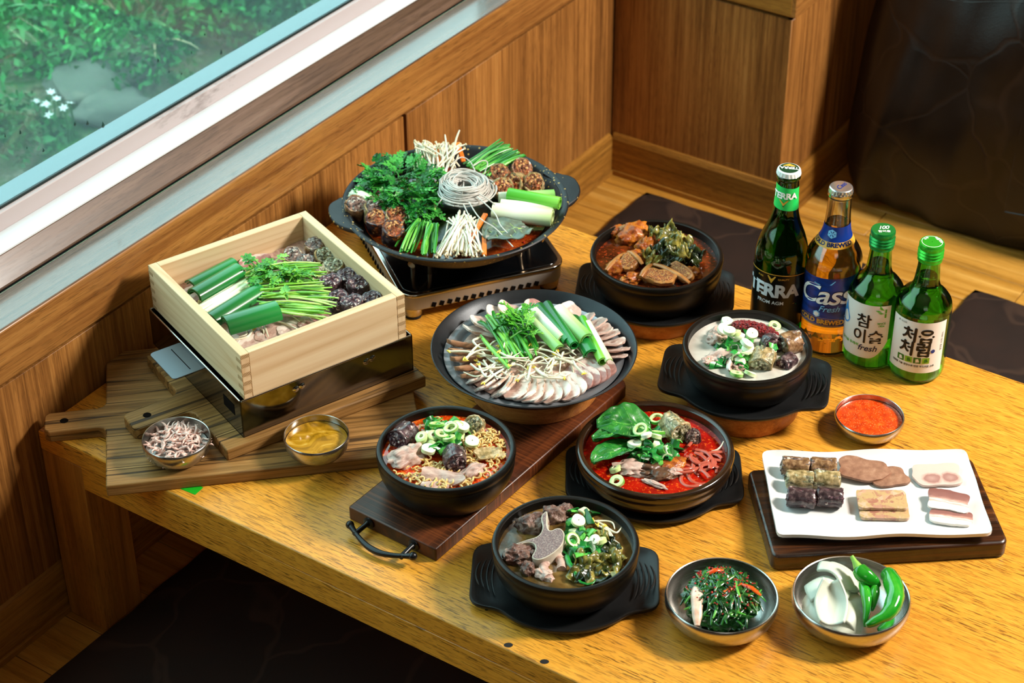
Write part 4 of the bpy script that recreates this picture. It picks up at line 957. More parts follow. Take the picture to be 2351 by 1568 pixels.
L_WHITE = leekgrad('leek_white', [(.0, '#dfe8c0'), (.4, '#eff2dc'), (1., '#cfe0a0')])
L_MID = leekgrad('leek_pale_green', [(.0, '#e8eed0'), (.5, '#b8d88c'), (1., '#7cba5c')])
L_GREEN = leekgrad('leek_bright_green', [(.0, '#4aa824'), (.5, '#5cb830'), (1., '#86cc4c')])
L_DARK = leekgrad('leek_dark_green', [(.0, '#0f5a24'), (.5, '#14702c'), (1., '#1f8638')])
L_IN = plain('leek_inside', '#9ccc6c', .4)
M_SPROUT = fmat('bean_sprout_stem', [(.3, '#d8d0b0'), (.6, '#ece6cc'), (.8, '#f6f2e2')], 40, .28, bump=.05, coat=.3)
M_SPHEAD = fmat('bean_sprout_head', [(.3, '#d8b830'), (.6, '#ecd458'), (.8, '#f4e690')], 60, .35)
M_ENOKI = fmat('enoki_stem', [(.3, '#e4dabc'), (.6, '#f4ecd4'), (.8, '#fcf8ea')], 40, .4, bump=.05, stretch=(.3, .3, .3))
M_ENCAP = fmat('enoki_cap', [(.3, '#d4bd90'), (.6, '#e8d6b0')], 60, .4)
M_CARROT = fmat('carrot', [(.3, '#d0600c'), (.6, '#e87c1c'), (.8, '#f09a44')], 50, .35, bump=.15)
M_RAMEN = fmat('ramen_noodle', [(.3, '#d8a850'), (.6, '#e8c684'), (.8, '#f2dcaa')], 30, .3, bump=.05, coat=.3)
t = NT('glass_noodle'); M_GLASSN = t.pbr(C('#e8e4dc'), .18, .5, trans=.35, ior=1.38, coat=.3)
t = NT('red_glass_noodle'); M_GLASSR = t.pbr(C('#c8604c'), .15, .5, trans=.25, ior=1.38, coat=.3)
def broth(name, stops, scale=22, rough=.08, spots=None, sp_scale=220):
    t = NT(name); v = t.co(1.0); c = t.ramp(t.noise(v, scale, 4, .6, .8), stops)
    if spots: c = t.mix(t.math('MULTIPLY', t.ramp(t.noise(v, sp_scale, 3, .6), [(.56, 0.0), (.64, 1.0)]), .8), c, spots)
    return t.pbr(c, rough, .5, nrm=t.bump(t.noise(v, 60, 2), .12, .001), coat=.4, coatr=.05)
B_NOOD = broth('orange_red_broth', [(.3, '#8a1a04'), (.5, '#c83a08'), (.7, '#e06a18')], spots='#f09a3c')
B_RED = broth('deep_red_broth', [(.3, '#6a0804'), (.5, '#9c1006'), (.66, '#b81c08'), (.8, '#d8641c')], 30, spots='#d85a18')
B_BONE = broth('brown_clear_broth', [(.3, '#2c2210'), (.5, '#5a4420'), (.72, '#927440')])
B_WHITE = broth('milky_broth', [(.3, '#b0aa9e'), (.6, '#c8c3b8'), (.8, '#d8d4ca')], rough=.15)
B_GAM = broth('brown_red_broth', [(.3, '#2a1006'), (.5, '#5c260c'), (.7, '#8a4416')], spots='#a8401c')
B_PAN = broth('hotpot_broth', [(.3, '#3c0e06'), (.5, '#7a240a'), (.7, '#b04c18')], spots='#c86a24')
B_MUST = (lambda t: t.pbr(t.ramp(t.noise(t.co(1.0), 30, 3, .5, 3.0), [(.35, '#8a6410'), (.5, '#b4841c'), (.62, '#c89a30'), (.75, '#d8b860')]), .1, .5, coat=.4))(NT('mustard_sauce'))
B_CHIL = (lambda t: t.pbr(t.mix(t.ramp(t.voro(t.co(1.0), 420, 'Distance'), [(.0, .9), (.3, 0.0)]), t.ramp(t.noise(t.co(1.0), 90, 4), [(.3, '#a82408'), (.6, '#d0480f'), (.8, '#e07020')]), '#e8a860'), .2, .5, nrm=t.bump(t.noise(t.co(1.0), 300, 3), .5, .001), coat=.3))(NT('chilli_sauce'))
M_CPASTE = fmat('dark_chilli_paste', [(.3, '#5a0608'), (.55, '#8a0c0c'), (.75, '#b81c14')], 300, .3, bump=1.0, bd=.002, coat=.3)
M_UGEO = fmat('stewed_cabbage', [(.25, '#141c0c'), (.42, '#4a4c1c'), (.58, '#94883c'), (.78, '#cfc074')], 42, .3, bump=.5, coat=.3, stretch=(1, 1, 1), detail=5)
M_UGEOD = fmat('dark_stewed_greens', [(.25, '#080e06'), (.5, '#1c2a10'), (.75, '#4a5420')], 50, .28, bump=.5, coat=.3)
M_BOK = (lambda t: t.pbr(t.ramp(t.noise(t.co(1.0), 50, 4), [(.25, '#0c4a16'), (.5, '#196a22'), (.75, '#379030')]), .4, .5, nrm=t.bump(t.noise(t.co(1.0), 90, 3), .4, .002), coat=.25))(NT('bok_choy_leaf'))
M_BOKRIB = plain('bok_choy_rib', '#6cb04c', .35)
M_ONION = fmat('white_onion', [(.3, '#c4cab4'), (.6, '#d4d8c8'), (.8, '#e0e2d8')], 12, .3, bump=.05, coat=.2, stretch=(4, 1, 1))
M_CHILI = fmat('green_chilli', [(.3, '#127016'), (.55, '#1f9020'), (.8, '#48b834')], 18, .12, bump=.08, coat=.6)
M_CHSTEM = plain('chilli_stem', '#8cc04c', .4)
M_LIVER = fmat('boiled_liver', [(.3, '#7c5440'), (.55, '#946a52'), (.75, '#a88066')], 120, .5, bump=.3)
M_PERIL = fmat('perilla_leaf', [(.3, '#3c4a40'), (.55, '#5c6a5c'), (.75, '#7c8c78')], 50, .4, bump=.4)
M_PVEIN = plain('leaf_vein', '#a8c470', .4)
M_SHRIMP = fmat('salted_shrimp', [(.3, '#d89c8c'), (.5, '#eec8ba'), (.75, '#fae8de')], 200, .28, bump=.2, coat=.4)
M_SQUID = fmat('seasoned_squid', [(.3, '#d09478'), (.55, '#ecc8b0'), (.75, '#f4e0d0')], 90, .3, bump=.2, coat=.3)
M_KIM = fmat('seasoned_chive', [(.25, '#0a2e0e'), (.5, '#154a18'), (.72, '#2f7a28'), (.85, '#a81c0c')], 120, .22, bump=.2, rnd=.35, coat=.4)
M_FLAKE = plain('chilli_flake', '#a80f0a', .3)
M_KCARROT = fmat('seasoned_carrot', [(.3, '#c83408'), (.6, '#e05a14')], 60, .25, coat=.3)
M_MUSH = fmat('shiitake', [(.3, '#3c2418'), (.6, '#6a4a34'), (.8, '#b09470')], 60, .35)

# ------------------------------------------------------------------ food: shapes
def quat(d): return Vector((0, 0, 1)).rotation_difference(Vector(d)).to_euler()
_sc = {}
def sausage_meshes(r, l, case, fill, seed):
    key = (round(r, 4), round(l, 4), case.name, fill.name, seed % 4)
    if key in _sc: return _sc[key]
    p = [(r*.80, -l/2), (r*.93, -l/2-.0002), (r*.995, -l/2+.0012)]
    for k in range(7): p.append((r*(1 + .02*math.sin(k*1.7+seed)), -l/2+.002 + (l-.004)*k/6))
    p += [(r*.995, l/2-.0012), (r*.93, l/2+.0002), (r*.80, l/2)]
    cm = MB().lathe(p, 28).mesh('casing', case, ang=60); rough_mesh(cm, r*.14, 1.3/r, seed); rough_mesh(cm, r*.07, 5/r, seed)
    fb = MB().lathe([(r*.95*k/8 + 1e-5, -(l/2 + r*.10*(1-(k/8)**2) - .0006*(k/8))) for k in range(9)] + [(r*.95*k/8 + 1e-5, l/2 + r*.10*(1-(k/8)**2) - .0006*(k/8)) for k in range(8, -1, -1)], 24)
    fm_ = fb.mesh('filling', fill, ang=70); rough_mesh(fm_, r*.10, 1.3/r, seed); rough_mesh(fm_, r*.20, 5.5/r, seed+3); rough_mesh(fm_, r*.10, 12/r, seed+5)
    _sc[key] = (cm, fm_); return _sc[key]
def sausage(p, axis, r, l, case, fill, label, group, seed=0):
    e = thing('sausage_slice', label, 'sausage', p, 0, group); e.rotation_euler = quat(axis)
    cm, fm_ = sausage_meshes(r, l, case, fill, seed)
    link('casing', cm, e); link('filling', fm_, e); return e
def slab_mesh(name, w, l, th, mat, bx=0., by=0., irr=.12, seed=0, pw=2.6, nu=15, nv=13, wav=.0):
    """flat irregular slice: x across, y along; bent by bx/by"""
    def P(u, v):
        k = (abs(u)**pw + abs(v)**pw)**(1/pw) if (u or v) else 0; m = max(abs(u), abs(v))
        s = (m/k) if k > 1e-6 else 1; a = math.atan2(v, u)
        q = 1 + irr*mnoise.noise(Vector((math.cos(a)*1.3+seed, math.sin(a)*1.3, seed*2.1)))
        return u*s*w/2*q, v*s*l/2*q
    vs = []; fs = []
    for s in (1, -1):
        for j in range(nv):
            for i in range(nu):
                u, v = -1+2*i/(nu-1), -1+2*j/(nv-1); x, y = P(u, v)
                z = bx*x*x + by*y*y + wav*mnoise.noise(Vector((x*60, y*60, seed))) + s*th/2*(1-.35*max(abs(u), abs(v))**8) + .18*th*mnoise.noise(Vector((x*220, y*220, seed+s)))
                vs.append((x, y, z))
    N = nu*nv
    for b, fl_ in ((0, 0), (N, 1)):
        for j in range(nv-1):
            for i in range(nu-1):
                q = (b+j*nu+i, b+j*nu+i+1, b+(j+1)*nu+i+1, b+(j+1)*nu+i); fs.append(q[::-1] if fl_ else q)
    ring = [i for i in range(nu)] + [j*nu+nu-1 for j in range(1, nv)] + [(nv-1)*nu+i for i in range(nu-2, -1, -1)] + [j*nu for j in range(nv-2, 0, -1)]
    for a, b in zip(ring, ring[1:]+ring[:1]): fs.append((a, a+N, b+N, b))
    return MB().add(vs, fs).mesh(name, mat, ang=55)
def blob_mesh(name, sx, sy, sz, mat, seed=0, amp=.3, fr=1.4, sub_=4, amp2=.10, fr2=4.5, amp3=.05, fr3=12):
    bm = bmesh.new(); bmesh.ops.create_icosphere(bm, subdivisions=sub_, radius=1.0)
    off = Vector((seed*3.7, seed*1.9, seed*5.3))
    for v in bm.verts:
        d = v.co.normalized(); k = 1 + amp*mnoise.noise(d*fr+off) + amp2*mnoise.noise(d*fr2+off) + amp3*mnoise.noise(d*fr3+off)
        v.co = Vector((d.x*sx*k, d.y*sy*k, d.z*sz*k))
    me = bpy.data.meshes.new(name); bm.to_mesh(me); bm.free(); me.materials.append(mat); _shade_auto(me, 65); return me
def single(name, me, label, cat, group, loc, rot=(0,0,0), scale=None, kind=None):
    return tag(link(name, me, None, loc, rot, scale), label, cat, group, kind)
def ring_mesh(r, h, ri, mat, n=24, seed=0):
    me = MB().lathe([(r*ri, 0), (r*ri, h), (r*(ri+.08), h*1.03), (r*.93, h*1.02), (r, h*.93), (r, h*.07), (r*.93, 0), (r*ri, 0)], n).mesh('scallion_ring', mat, ang=45)
    rough_mesh(me, r*.10, .9/r, seed); return me
RINGS = [ring_mesh(.0088, .0042, .45, M_RING, seed=1), ring_mesh(.0078, .0052, .35, M_RING, seed=2), ring_mesh(.0092, .0035, .62, M_RING, seed=3), ring_mesh(.0085, .0050, .12, M_RINGW, seed=4), ring_mesh(.0075, .0045, .2, M_RINGW, seed=5)]
def strip_mesh(l, w, curl, th, mat, seed, tw=0.0):
    """a short curved piece of scallion leaf"""
    R_ = w/curl if curl else 1e3
    def fn(sg):
        def f(a, b):
            x = (a-.5)*l; q = (b-.5)*curl; r = R_ + sg*th/2
            y, z = r*math.sin(q + tw*(a-.5)), r*math.cos(q + tw*(a-.5)) - R_*math.cos(curl*.25)
            return (x, y, z + .0006*mnoise.noise(Vector((x*200+seed, y*200, seed))))
        return f
    nu, nv = 6, 9; vs = []; fs = []
    for sg in (1, -1):
        f = fn(sg); vs += [f(i/(nu-1), j/(nv-1)) for j in range(nv) for i in range(nu)]
    N = nu*nv
    for b in (0, N):
        for j in range(nv-1):
            for i in range(nu-1):
                q = (b+j*nu+i, b+j*nu+i+1, b+(j+1)*nu+i+1, b+(j+1)*nu+i); fs.append(q if b else q[::-1])
    ring = [i for i in range(nu)] + [j*nu+nu-1 for j in range(1, nv)] + [(nv-1)*nu+i for i in range(nu-2, -1, -1)] + [j*nu for j in range(nv-2, 0, -1)]
    for a, b in zip(ring, ring[1:]+ring[:1]): fs.append((a, b, b+N, a+N))
    return MB().add(vs, fs).mesh('scallion_piece', mat, ang=50)
STRIPS = [strip_mesh(.008, .010, 1.8, .0009, M_SCAL, 1), strip_mesh(.012, .008, 1.2, .0009, M_SCAL, 2, .6), strip_mesh(.007, .014, 3.0, .0010, M_SCAL, 3), strip_mesh(.010, .012, 2.4, .0010, M_SCAL, 4, -.5), strip_mesh(.016, .007, .9, .0008, M_SCAL, 5, .8), strip_mesh(.009, .011, 2.2, .0012, M_SCALW, 6)]
def scallions(cr, spots, z, label, group, spread=0, n=0, box=None, hump=.012, white=.16):
    """rings: (x, y, mesh, tiltx, tilty) in crop coordinates; then n leaf pieces strewn in box with a humped pile"""
    for x, y, m, dz in spots:
        single('scallion_ring', RINGS[m], label[0], 'scallion', group, at(*cr(x, y), z+dz) + Vector((0, 0, dz*.3)), (U(-.5, .5), U(-.5, .5), U(0, 6)), U(.9, 1.1))
    if box:
        cx, cy, rx, ry = box
        for i in range(n):
            a = U(0, 2*PI); r = math.sqrt(U(0, 1)); x, y = cx + rx*r*math.cos(a), cy + ry*r*math.sin(a); h = hump*(1-r*r)*U(.55, 1) + .001
            m = STRIPS[5] if random.random() < white else STRIPS[random.randrange(5)]
            single('scallion_piece', m, label[1], 'scallion', group+', leaf pieces', at(*cr(x, y), z+h) + Vector((0, 0, .002)), (U(-.9, .9), U(-.7, .7), U(0, 6)), U(.95, 1.45))
def leek_mesh(l, r, mat, layers=2, half=False, seed=0):
    mb = MB(); n = 26; a1 = PI*1.05 if half else 2*PI
    for k in range(layers):
        ro = r*(1-.26*k); ri = ro*(.90 if k else .86)
        vs = []; fs = []; N = n + (1 if half else 0)
        for i in range(8):
            x = -l/2 + l*i/7 + (.0008*k if i == 7 else 0)
            for s, rr in ((0, ro), (1, ri)):
                for j in range(N):
                    q = (a1*j/n) - (.02 if half else 0); w = 1 + .05*math.sin(2*q+seed+k)
                    vs.append((x, rr*w*math.cos(q), rr*(1 if not half else .85)*math.sin(q)))
        def id_(i, s, j): return (i*2+s)*N + (j % N)
        J = n if half else n
        for i in range(7):
            for j in range(J):
                fs += [(id_(i,0,j), id_(i+1,0,j), id_(i+1,0,j+1), id_(i,0,j+1)), (id_(i,1,j), id_(i,1,j+1), id_(i+1,1,j+1), id_(i+1,1,j))]
        for i in (0, 7):
            for j in range(J):
                q = (id_(i,0,j), id_(i,0,j+1), id_(i,1,j+1), id_(i,1,j)); fs.append(q if i == 0 else q[::-1])
        if half:
            for j in (0, n):
                for i in range(7): fs.append((id_(i,0,j), id_(i,1,j), id_(i+1,1,j), id_(i+1,0,j)))
        mb.add(vs, fs)
    return mb.mesh('leek_piece', mat, ang=45)
def lay(p0, p1, z):
    """location, length and heading of a stick laid between two photo points at height z"""
    a, b = at(p0[0], p0[1], z), at(p1[0], p1[1], z); d = b-a
    return (a+b)/2, d.length, math.atan2(d.y, d.x)
def leek(cr, x0, y0, x1, y1, z, r, mat, label, group, half=False, roll=0.0, pitch=0.0, layers=2):
    c, l, a = lay(cr(x0, y0), cr(x1, y1), z)
    o = single('leek_piece', leek_mesh(l, r, mat, layers, half, x0*.1), label, 'leek', group, c, (roll, pitch, a)); return o
def stems(name, label, cat, group, cr, items, r, mat, cap=None, sag=.006, wob=.003, part='stem'):
    """a bundle: each (x0,y0,z0,x1,y1,z1) becomes its own stem under one thing"""
    ps = [(at(*cr(i[0], i[1]), i[2]), at(*cr(i[3], i[4]), i[5])) for i in items]
    c = sum((a+b for a, b in ps), Vector())/(2*len(ps)); e = thing(name, label, cat, c, 0, group)
    for a, b in ps:
        a, b = a-c, b-c; s = Vector((U(-wob, wob), U(-wob, wob), U(-.2, 1)*sag))
        path = [a + (b-a)*(k/6) + s*math.sin(PI*k/6) for k in range(7)]; rr = r*U(.75, 1.25)
        link(part, MB().tube(path, [rr*.8, rr, rr, rr*1.05, rr, rr*.95, rr*.7], 7, flat=U(.6, 1)).mesh(part, mat, ang=60), e)
    return e
def enoki(label, cr, root, tips, z0, z1, n, rootw):
    """thin stems joined at the root, each with its small cap"""
    A = at(*cr(*root), z0); e = thing('enoki_bunch', label, 'mushroom', A, 0, 'enoki mushrooms'); ms = MB(); mc = MB()
    for i in range(n):
        f = U(0, 1); x = tips[0][0] + (tips[1][0]-tips[0][0])*f + U(-18, 18); y = tips[0][1] + (tips[1][1]-tips[0][1])*f + U(-28, 28)
        b = at(*cr(x, y), z1 + U(-.008, .006)) - A; s = Vector((U(-1, 1), U(-1, 1), 0))*rootw; a = s + Vector((0, 0, U(-.004, .006)))
        m = (a+b)/2 + Vector((U(-.003, .003), U(-.003, .003), U(.0, .006))); pth = [a, (a+m)/2 + Vector((0, 0, .001)), m, (m+b)/2 + Vector((0, 0, .001)), b]
        ms.tube(pth, [.0012, .0013, .0013, .0012, .0010], 6)
        mc.lathe([(.0003, .0012), (.0014, .0008), (.0020, -.0002), (.0016, -.0010), (.0004, -.0010)], 8, M=T(b) @ (b-m).to_track_quat('Z', 'Y').to_matrix().to_4x4())
    link('stems', ms.mesh('stems', M_ENOKI, ang=60), e)['kind'] = 'stuff'; link('caps', mc.mesh('caps', M_ENCAP, ang=60), e)['kind'] = 'stuff'
    return e
def cd_leaf(seed, l=.030, mat=None):
    """a deeply lobed leaf with toothed side lobes"""
    rs = random.Random(seed); vs = []; fs = []
    def cur(t): return Vector((l*t, 0, l*(.22*math.sin(t*2.4) - .18*t*t)))
    def quad(a, b, w, up):
        d = (b-a); s = Vector((-d.y, d.x, 0)).normalized()*w; n = len(vs); m = (a+b)/2
        vs.extend([a, a + d*.38 + s + Vector((0, 0, up)), a + d*.55 + s*.45 + Vector((0, 0, up*.5)), a + d*.8 + s*.8 + Vector((0, 0, up)), b, a + d*.8 - s*.8 + Vector((0, 0, up)), a + d*.55 - s*.45 + Vector((0, 0, up*.5)), a + d*.38 - s + Vector((0, 0, up)), m - Vector((0, 0, w*.25))])
        for k in range(8): fs.append((n+k, n+(k+1) % 8, n+8))
    for k in range(4):
        t = .18 + .2*k; p = cur(t); L = l*(.42-.05*k)*rs.uniform(.8, 1.2)
        for s in (-1, 1):
            a = (.9 - .08*k)*s; b = p + Vector((math.cos(a)*L, math.sin(a)*L, rs.uniform(-.1, .25)*L)); quad(p - Vector((.001, 0, 0)), b, L*.34, rs.uniform(.0, .12)*L)
    quad(cur(.72), cur(1.12), l*.13, .002)
    mb = MB().add(vs, fs); mb.tube([cur(-.25 + 1.2*k/6) for k in range(7)], [.0010, .0010, .0009, .0008, .0007, .0006, .0004], 5)
    return mb.mesh('leaf', mat or M_CDLEAF, ang=70)
def sprout(cr, pts, z, label, group, head=True, r=.0012, zs=None):
    P = [at(*cr(x, y), z + (zs[i] if zs else 0)) for i, (x, y) in enumerate(pts)]; c = P[0].copy()
    path = []
    for i in range(len(P)-1):
        p0, p1, p2, p3 = P[max(i-1, 0)], P[i], P[i+1], P[min(i+2, len(P)-1)]
        for k in range(5):
            t = k/5; path.append(.5*((2*p1) + (p2-p0)*t + (2*p0-5*p1+4*p2-p3)*t*t + (3*p1-p0-3*p2+p3)*t**3) - c)
    path.append(P[-1]-c); n = len(path)
    e = thing('bean_sprout', label, 'bean sprout', c, 0, group)
    link('stalk', MB().tube(path, [r*(1.1-.75*(k/(n-1))**2.5) for k in range(n)], 7).mesh('stalk', M_SPROUT, ang=60), e)
    if head:
        mb = MB()
        for s in (-1, 1): mb.lathe([(.0003, -.0042), (.0010, -.0026), (.0013, 0), (.0009, .0026), (.0003, .0042)], 8, M=T(0, s*.0009, .0006) @ Rz(s*.35) @ Ry(PI/2))
        link('seed_head', mb.mesh('seed_head', M_SPHEAD, ang=60), e, (0, 0, 0), (0, 0, U(0, 6)))
    return e
def crumple(name, w, l, mat, seed, amp=.008, fold=3.0, th=.0010):
    nu, nv = 20, 26
    def f(a, b):
        x = (a-.5)*w*(1+.4*mnoise.noise(Vector((b*3, seed, 0)))); y = (b-.5)*l
        z = amp*mnoise.noise(Vector((a*fold+seed, b*fold*1.3, seed))) + amp*.5*math.sin(a*9+seed+b*3)*.5 + amp*.35*mnoise.noise(Vector((a*fold*3, b*fold*3, seed)))
        return (x + .004*mnoise.noise(Vector((a*4, b*5, seed+9))), y + .004*mnoise.noise(Vector((a*5, b*4, seed+4))), z)
    me = MB().grid(f, nu, nv).mesh(name, mat, ang=80); return me
def thick(o, t=.0012):
    m = o.modifiers.new('solid', 'SOLIDIFY'); m.thickness = t; m.offset = 0; return o
def soup(c, z, r, mat, label, cat='soup', d=.022):
    mb = MB().grid(lambda a, b: (r*b*math.cos(2*PI*a), r*b*math.sin(2*PI*a), .0006*mnoise.noise(Vector((40*r*b*math.cos(2*PI*a), 40*r*b*math.sin(2*PI*a), r*99)))), 72, 16, wrapu=True)
    mb.lathe([(r, 0), (r*.93, -d*.55), (r*.8, -d), (.001, -d)], 72)
    return single('broth', mb.mesh('broth', mat, ang=60), label, cat, None, (c[0], c[1], z), kind='stuff')
# ------------------------------------------------------------------ food: dishes
def crop(x0, y0, s): return lambda x, y: (x0 + x/s, y0 + y/s)
def adir(cr, x, y, dx, dy, z, el=0.0):
    d = at(*cr(x+dx, y+dy), z) - at(*cr(x, y), z); d.z = 0; d.normalize(); return d*math.cos(el) + Vector((0, 0, math.sin(el)))
def hd(cr, x, y, dx, dy, z):
    d = adir(cr, x, y, dx, dy, z); return math.atan2(d.y, d.x)

# --- noodle soup
c5 = crop(840, 900, 3.92); ZL = H+.0690
soup(P_NOOD, ZL, .0757, B_NOOD, 'orange red broth filling the noodle soup pot')
mb = MB(); O = Vector((P_NOOD[0], P_NOOD[1], ZL))
def wavy(mb, p, a, n, amp, wl, r, z, curl=0.0, ph=0.0, lim=.072):
    path = []; q = Vector((p.x, p.y, 0)); st = wl/8
    for k in range(n):
        a += curl*st; q = q + Vector((math.cos(a), math.sin(a), 0))*st
        s = Vector((-math.sin(a), math.cos(a), 0))*amp*math.sin(k*2*PI/8+ph)
        pt = q + s
        if math.hypot(pt.x, pt.y) > lim: break
        path.append((pt.x, pt.y, z + .0016*math.sin(k*2*PI/8+ph+1.3) + .0012*math.sin(k*.11)))
    if len(path) > 6: mb.tube(path, r, 7)
for (x, y, n) in ((1120, 420, 9), (1200, 440, 7), (1060, 380, 6), (520, 690, 8), (430, 760, 6), (600, 650, 5), (560, 260, 6), (480, 240, 4), (680, 230, 4), (850, 215, 4), (920, 770, 6), (830, 780, 5), (1080, 660, 5), (960, 640, 6), (1180, 530, 4), (820, 470, 4), (740, 810, 4)):
    p = at(*c5(x, y), ZL) - O
    for k in range(n): wavy(mb, Vector((p.x+U(-.007, .007), p.y+U(-.007, .007), 0)), U(0, 6.3), int(U(26, 60)), U(.0022, .0034), U(.0085, .0115), .0012, U(.0005, .0042), U(-55, 55), U(0, 6))
single('ramen_noodles', mb.mesh('ramen_noodles', M_RAMEN, ang=70), 'curly yellow noodles in the red noodle soup', 'noodles', None, O, kind='stuff')
G = 'sausage in the noodle soup'
sausage(at(*c5(345, 395), ZL+.008), adir(c5, 345, 395, -60, 55, ZL, .1), .0138, .028, K_DARK, F_DARK, 'dark sausage piece at the left of the noodle soup', G, 1)
sausage(at(*c5(800, 600), ZL+.009), adir(c5, 800, 600, 12, 70, ZL, .05), .0140, .026, K_DARK, F_DARK, 'dark sausage piece in the middle of the noodle soup', G, 2)
sausage(at(*c5(975, 300), ZL+.006), adir(c5, 975, 300, -25, 60, ZL, .75), .0125, .012, K_PALE, F_PALE, 'pale herb sausage slice at the back of the noodle soup', G, 3)
for i, (x, y, sx, sy, sz, lab) in enumerate(((365, 590, .022, .015, .011, 'knobbly pork piece at the left of the noodle soup'), (450, 540, .014, .011, .011, 'small pork piece touching the knobbly one in the noodle soup'), (960, 715, .017, .009, .006, 'pale pork strip near the front right of the noodle soup'))):
    single('pork_piece', blob_mesh('pork_piece', sx, sy, sz, M_PORK, i+1, .35, 1.8, 4, .16, 5), lab, 'meat', 'pork in the noodle soup', at(*c5(x, y), ZL+.004), (U(-.3, .3), U(-.3, .3), hd(c5, x, y, 60, -25, ZL)))
single('pork_slice', slab_mesh('pork_slice', .052, .022, .0045, M_PORK, 8, -20, .25, 3, wav=.003), 'long brown pork slice at the front of the noodle soup', 'meat', None, at(*c5(690, 770), ZL+.004), (.35, 0, hd(c5, 690, 770, 60, 12, ZL)))
single('pork_slice', slab_mesh('pork_slice', .036, .018, .0034, K_PALE, 5, 12, .3, 6, wav=.002), 'pale oval slice at the right of the noodle soup', 'meat', None, at(*c5(1110, 560), ZL+.005), (.25, .1, hd(c5, 1110, 560, 60, -12, ZL)))
single('pork_slice', slab_mesh('pork_slice', .030, .012, .0040, M_PORK, 4, 9, .3, 9, wav=.002), 'pork slice sunk at the front edge of the noodle soup', 'meat', None, at(*c5(620, 845), ZL+.002), (.2, 0, hd(c5, 620, 845, 60, 6, ZL)))
LBN = ('sliced scallion ring on the noodle soup', 'chopped green scallion piece on the noodle soup')
scallions(c5, ((680, 415, 0, .014), (750, 450, 0, .013), (770, 365, 2, .016), (510, 440, 1, .011), (560, 545, 3, .008), (865, 350, 3, .013), (820, 345, 0, .013), (640, 330, 2, .013), (600, 425, 1, .012), (950, 470, 3, .006), (745, 330, 4, .012)), ZL, LBN, 'scallion on the noodle soup', n=60, box=(680, 410, 250, 165), hump=.016)

# --- red stew
c6 = crop(1300, 900, 4.612); ZL = H+.0395
soup(P_RED, ZL, .0862, B_RED, 'deep red chilli broth in the brown pot')
O = Vector((P_RED[0], P_RED[1], ZL))
def leaf_blade(name, p0, p1, w, mat, rib, seed, up=.012, cup=.006):
    """broad leaf from stem p0 to tip p1 with midrib and side veins"""
    d = p1-p0; l = d.length; a = math.atan2(d.y, d.x)
    def f(u, v):
        t = v; s = 2*u-1
        ww = w*(math.sin(PI*min(1., .10+.86*t))**.75)*(1-.10*math.cos(7*t+seed)) if t < .97 else w*.25
        x = l*t - .14*l*s*s*t*0; y = s*ww*(1+.06*mnoise.noise(Vector((t*5, s*2, seed))))
        z = up*math.sin(PI*t*.8) + cup*s*s*(1-.4*t) + .0035*mnoise.noise(Vector((t*6, s*3, seed))) - .0018*math.exp(-(s/.08)**2) + .0016*math.sin(abs(s)*14-t*16)*(1-abs(s))
        return (x, y, z)
    me = MB().grid(f, 25, 30).mesh(name, mat, ang=80)
    mr = MB().tube([(l*t, 0, f(.5, t)[2]+.0004) for t in [k/10 for k in range(10)]], [.0020*(1-.095*k) for k in range(10)], 6, flat=.5)
    for k in range(1, 6):
        for sgn in (-1, 1):
            pts = []
            for j in range(5): q = j/4; uu_ = .5 + sgn*.42*q; vv_ = min(.93, .10+.13*k+.13*q); x, y, z = f(uu_, vv_); pts.append((x, y, z+.0002))
            mr.tube(pts, [.0005, .00045, .0004, .00035, .0002], 5)
    return me, mr.mesh('rib', rib, ang=60), a
def leaf_thing(nm, label, cat, group, cr, x0, y0, x1, y1, z, w, mat, rib, seed, up=.012, roll=0.0, cup=.006, pitch=0.0):
    p0, p1 = at(*cr(x0, y0), z), at(*cr(x1, y1), z); me, rb, a = leaf_blade(nm, p0, p1, w, mat, rib, seed, up, cup)
    e = thing(nm, label, cat, p0, 0, group); e.rotation_euler = (roll, pitch, a)
    thick(link('blade', me, e), .0009); link('rib', rb, e); return e
G = 'bok choy leaves in the red stew'
leaf_thing('bok_choy_leaf', 'upper bok choy leaf spread over the red stew', 'leaf', G, c6, 900, 400, 320, 410, ZL+.004, .030, M_BOK, M_BOKRIB, 1, .014, -.10)
leaf_thing('bok_choy_leaf', 'middle bok choy leaf spread over the red stew', 'leaf', G, c6, 810, 480, 285, 570, ZL+.006, .019, M_BOK, M_BOKRIB, 2, .012, .25)
leaf_thing('bok_choy_leaf', 'lower bok choy leaf drooping to the near side of the red stew', 'leaf', G, c6, 770, 580, 290, 800, ZL+.004, .022, M_BOK, M_BOKRIB, 3, .010, .20)
G = 'sausage in the red stew'
sausage(at(*c6(1150, 395), ZL+.007), adir(c6, 1150, 395, 60, 60, ZL, .15), .0160, .034, K_PALE, F_PALE, 'large pale sausage piece at the back of the red stew', G, 1)
sausage(at(*c6(1340, 480), ZL+.004), adir(c6, 1340, 480, 10, 40, ZL, .45), .0105, .012, K_DARK, F_MIX, 'small dark sausage slice beside the pale one in the red stew', G, 2)
mb = MB()
for i in range(20):
    x, y = U(1230, 1560), U(600, 920); p = at(*c6(x, y), ZL)-O; a = U(0, 6.3); path = []; q = Vector((p.x, p.y, U(.0, .005))); cv = U(-90, 90)
    for k in range(14):
        a += cv*.003; q = q + Vector((math.cos(a)*.003, math.sin(a)*.003, .0004*math.sin(k*.6+i))); path.append(q.copy())
        if math.hypot(q.x, q.y) > .080: break
    if len(path) > 3: mb.tube(path, .0024, 7, flat=.5)
single('glass_noodles', mb.mesh('glass_noodles', M_GLASSR, ang=70), 'flat reddish glass noodles at the right of the red stew', 'noodles', None, O, kind='stuff')
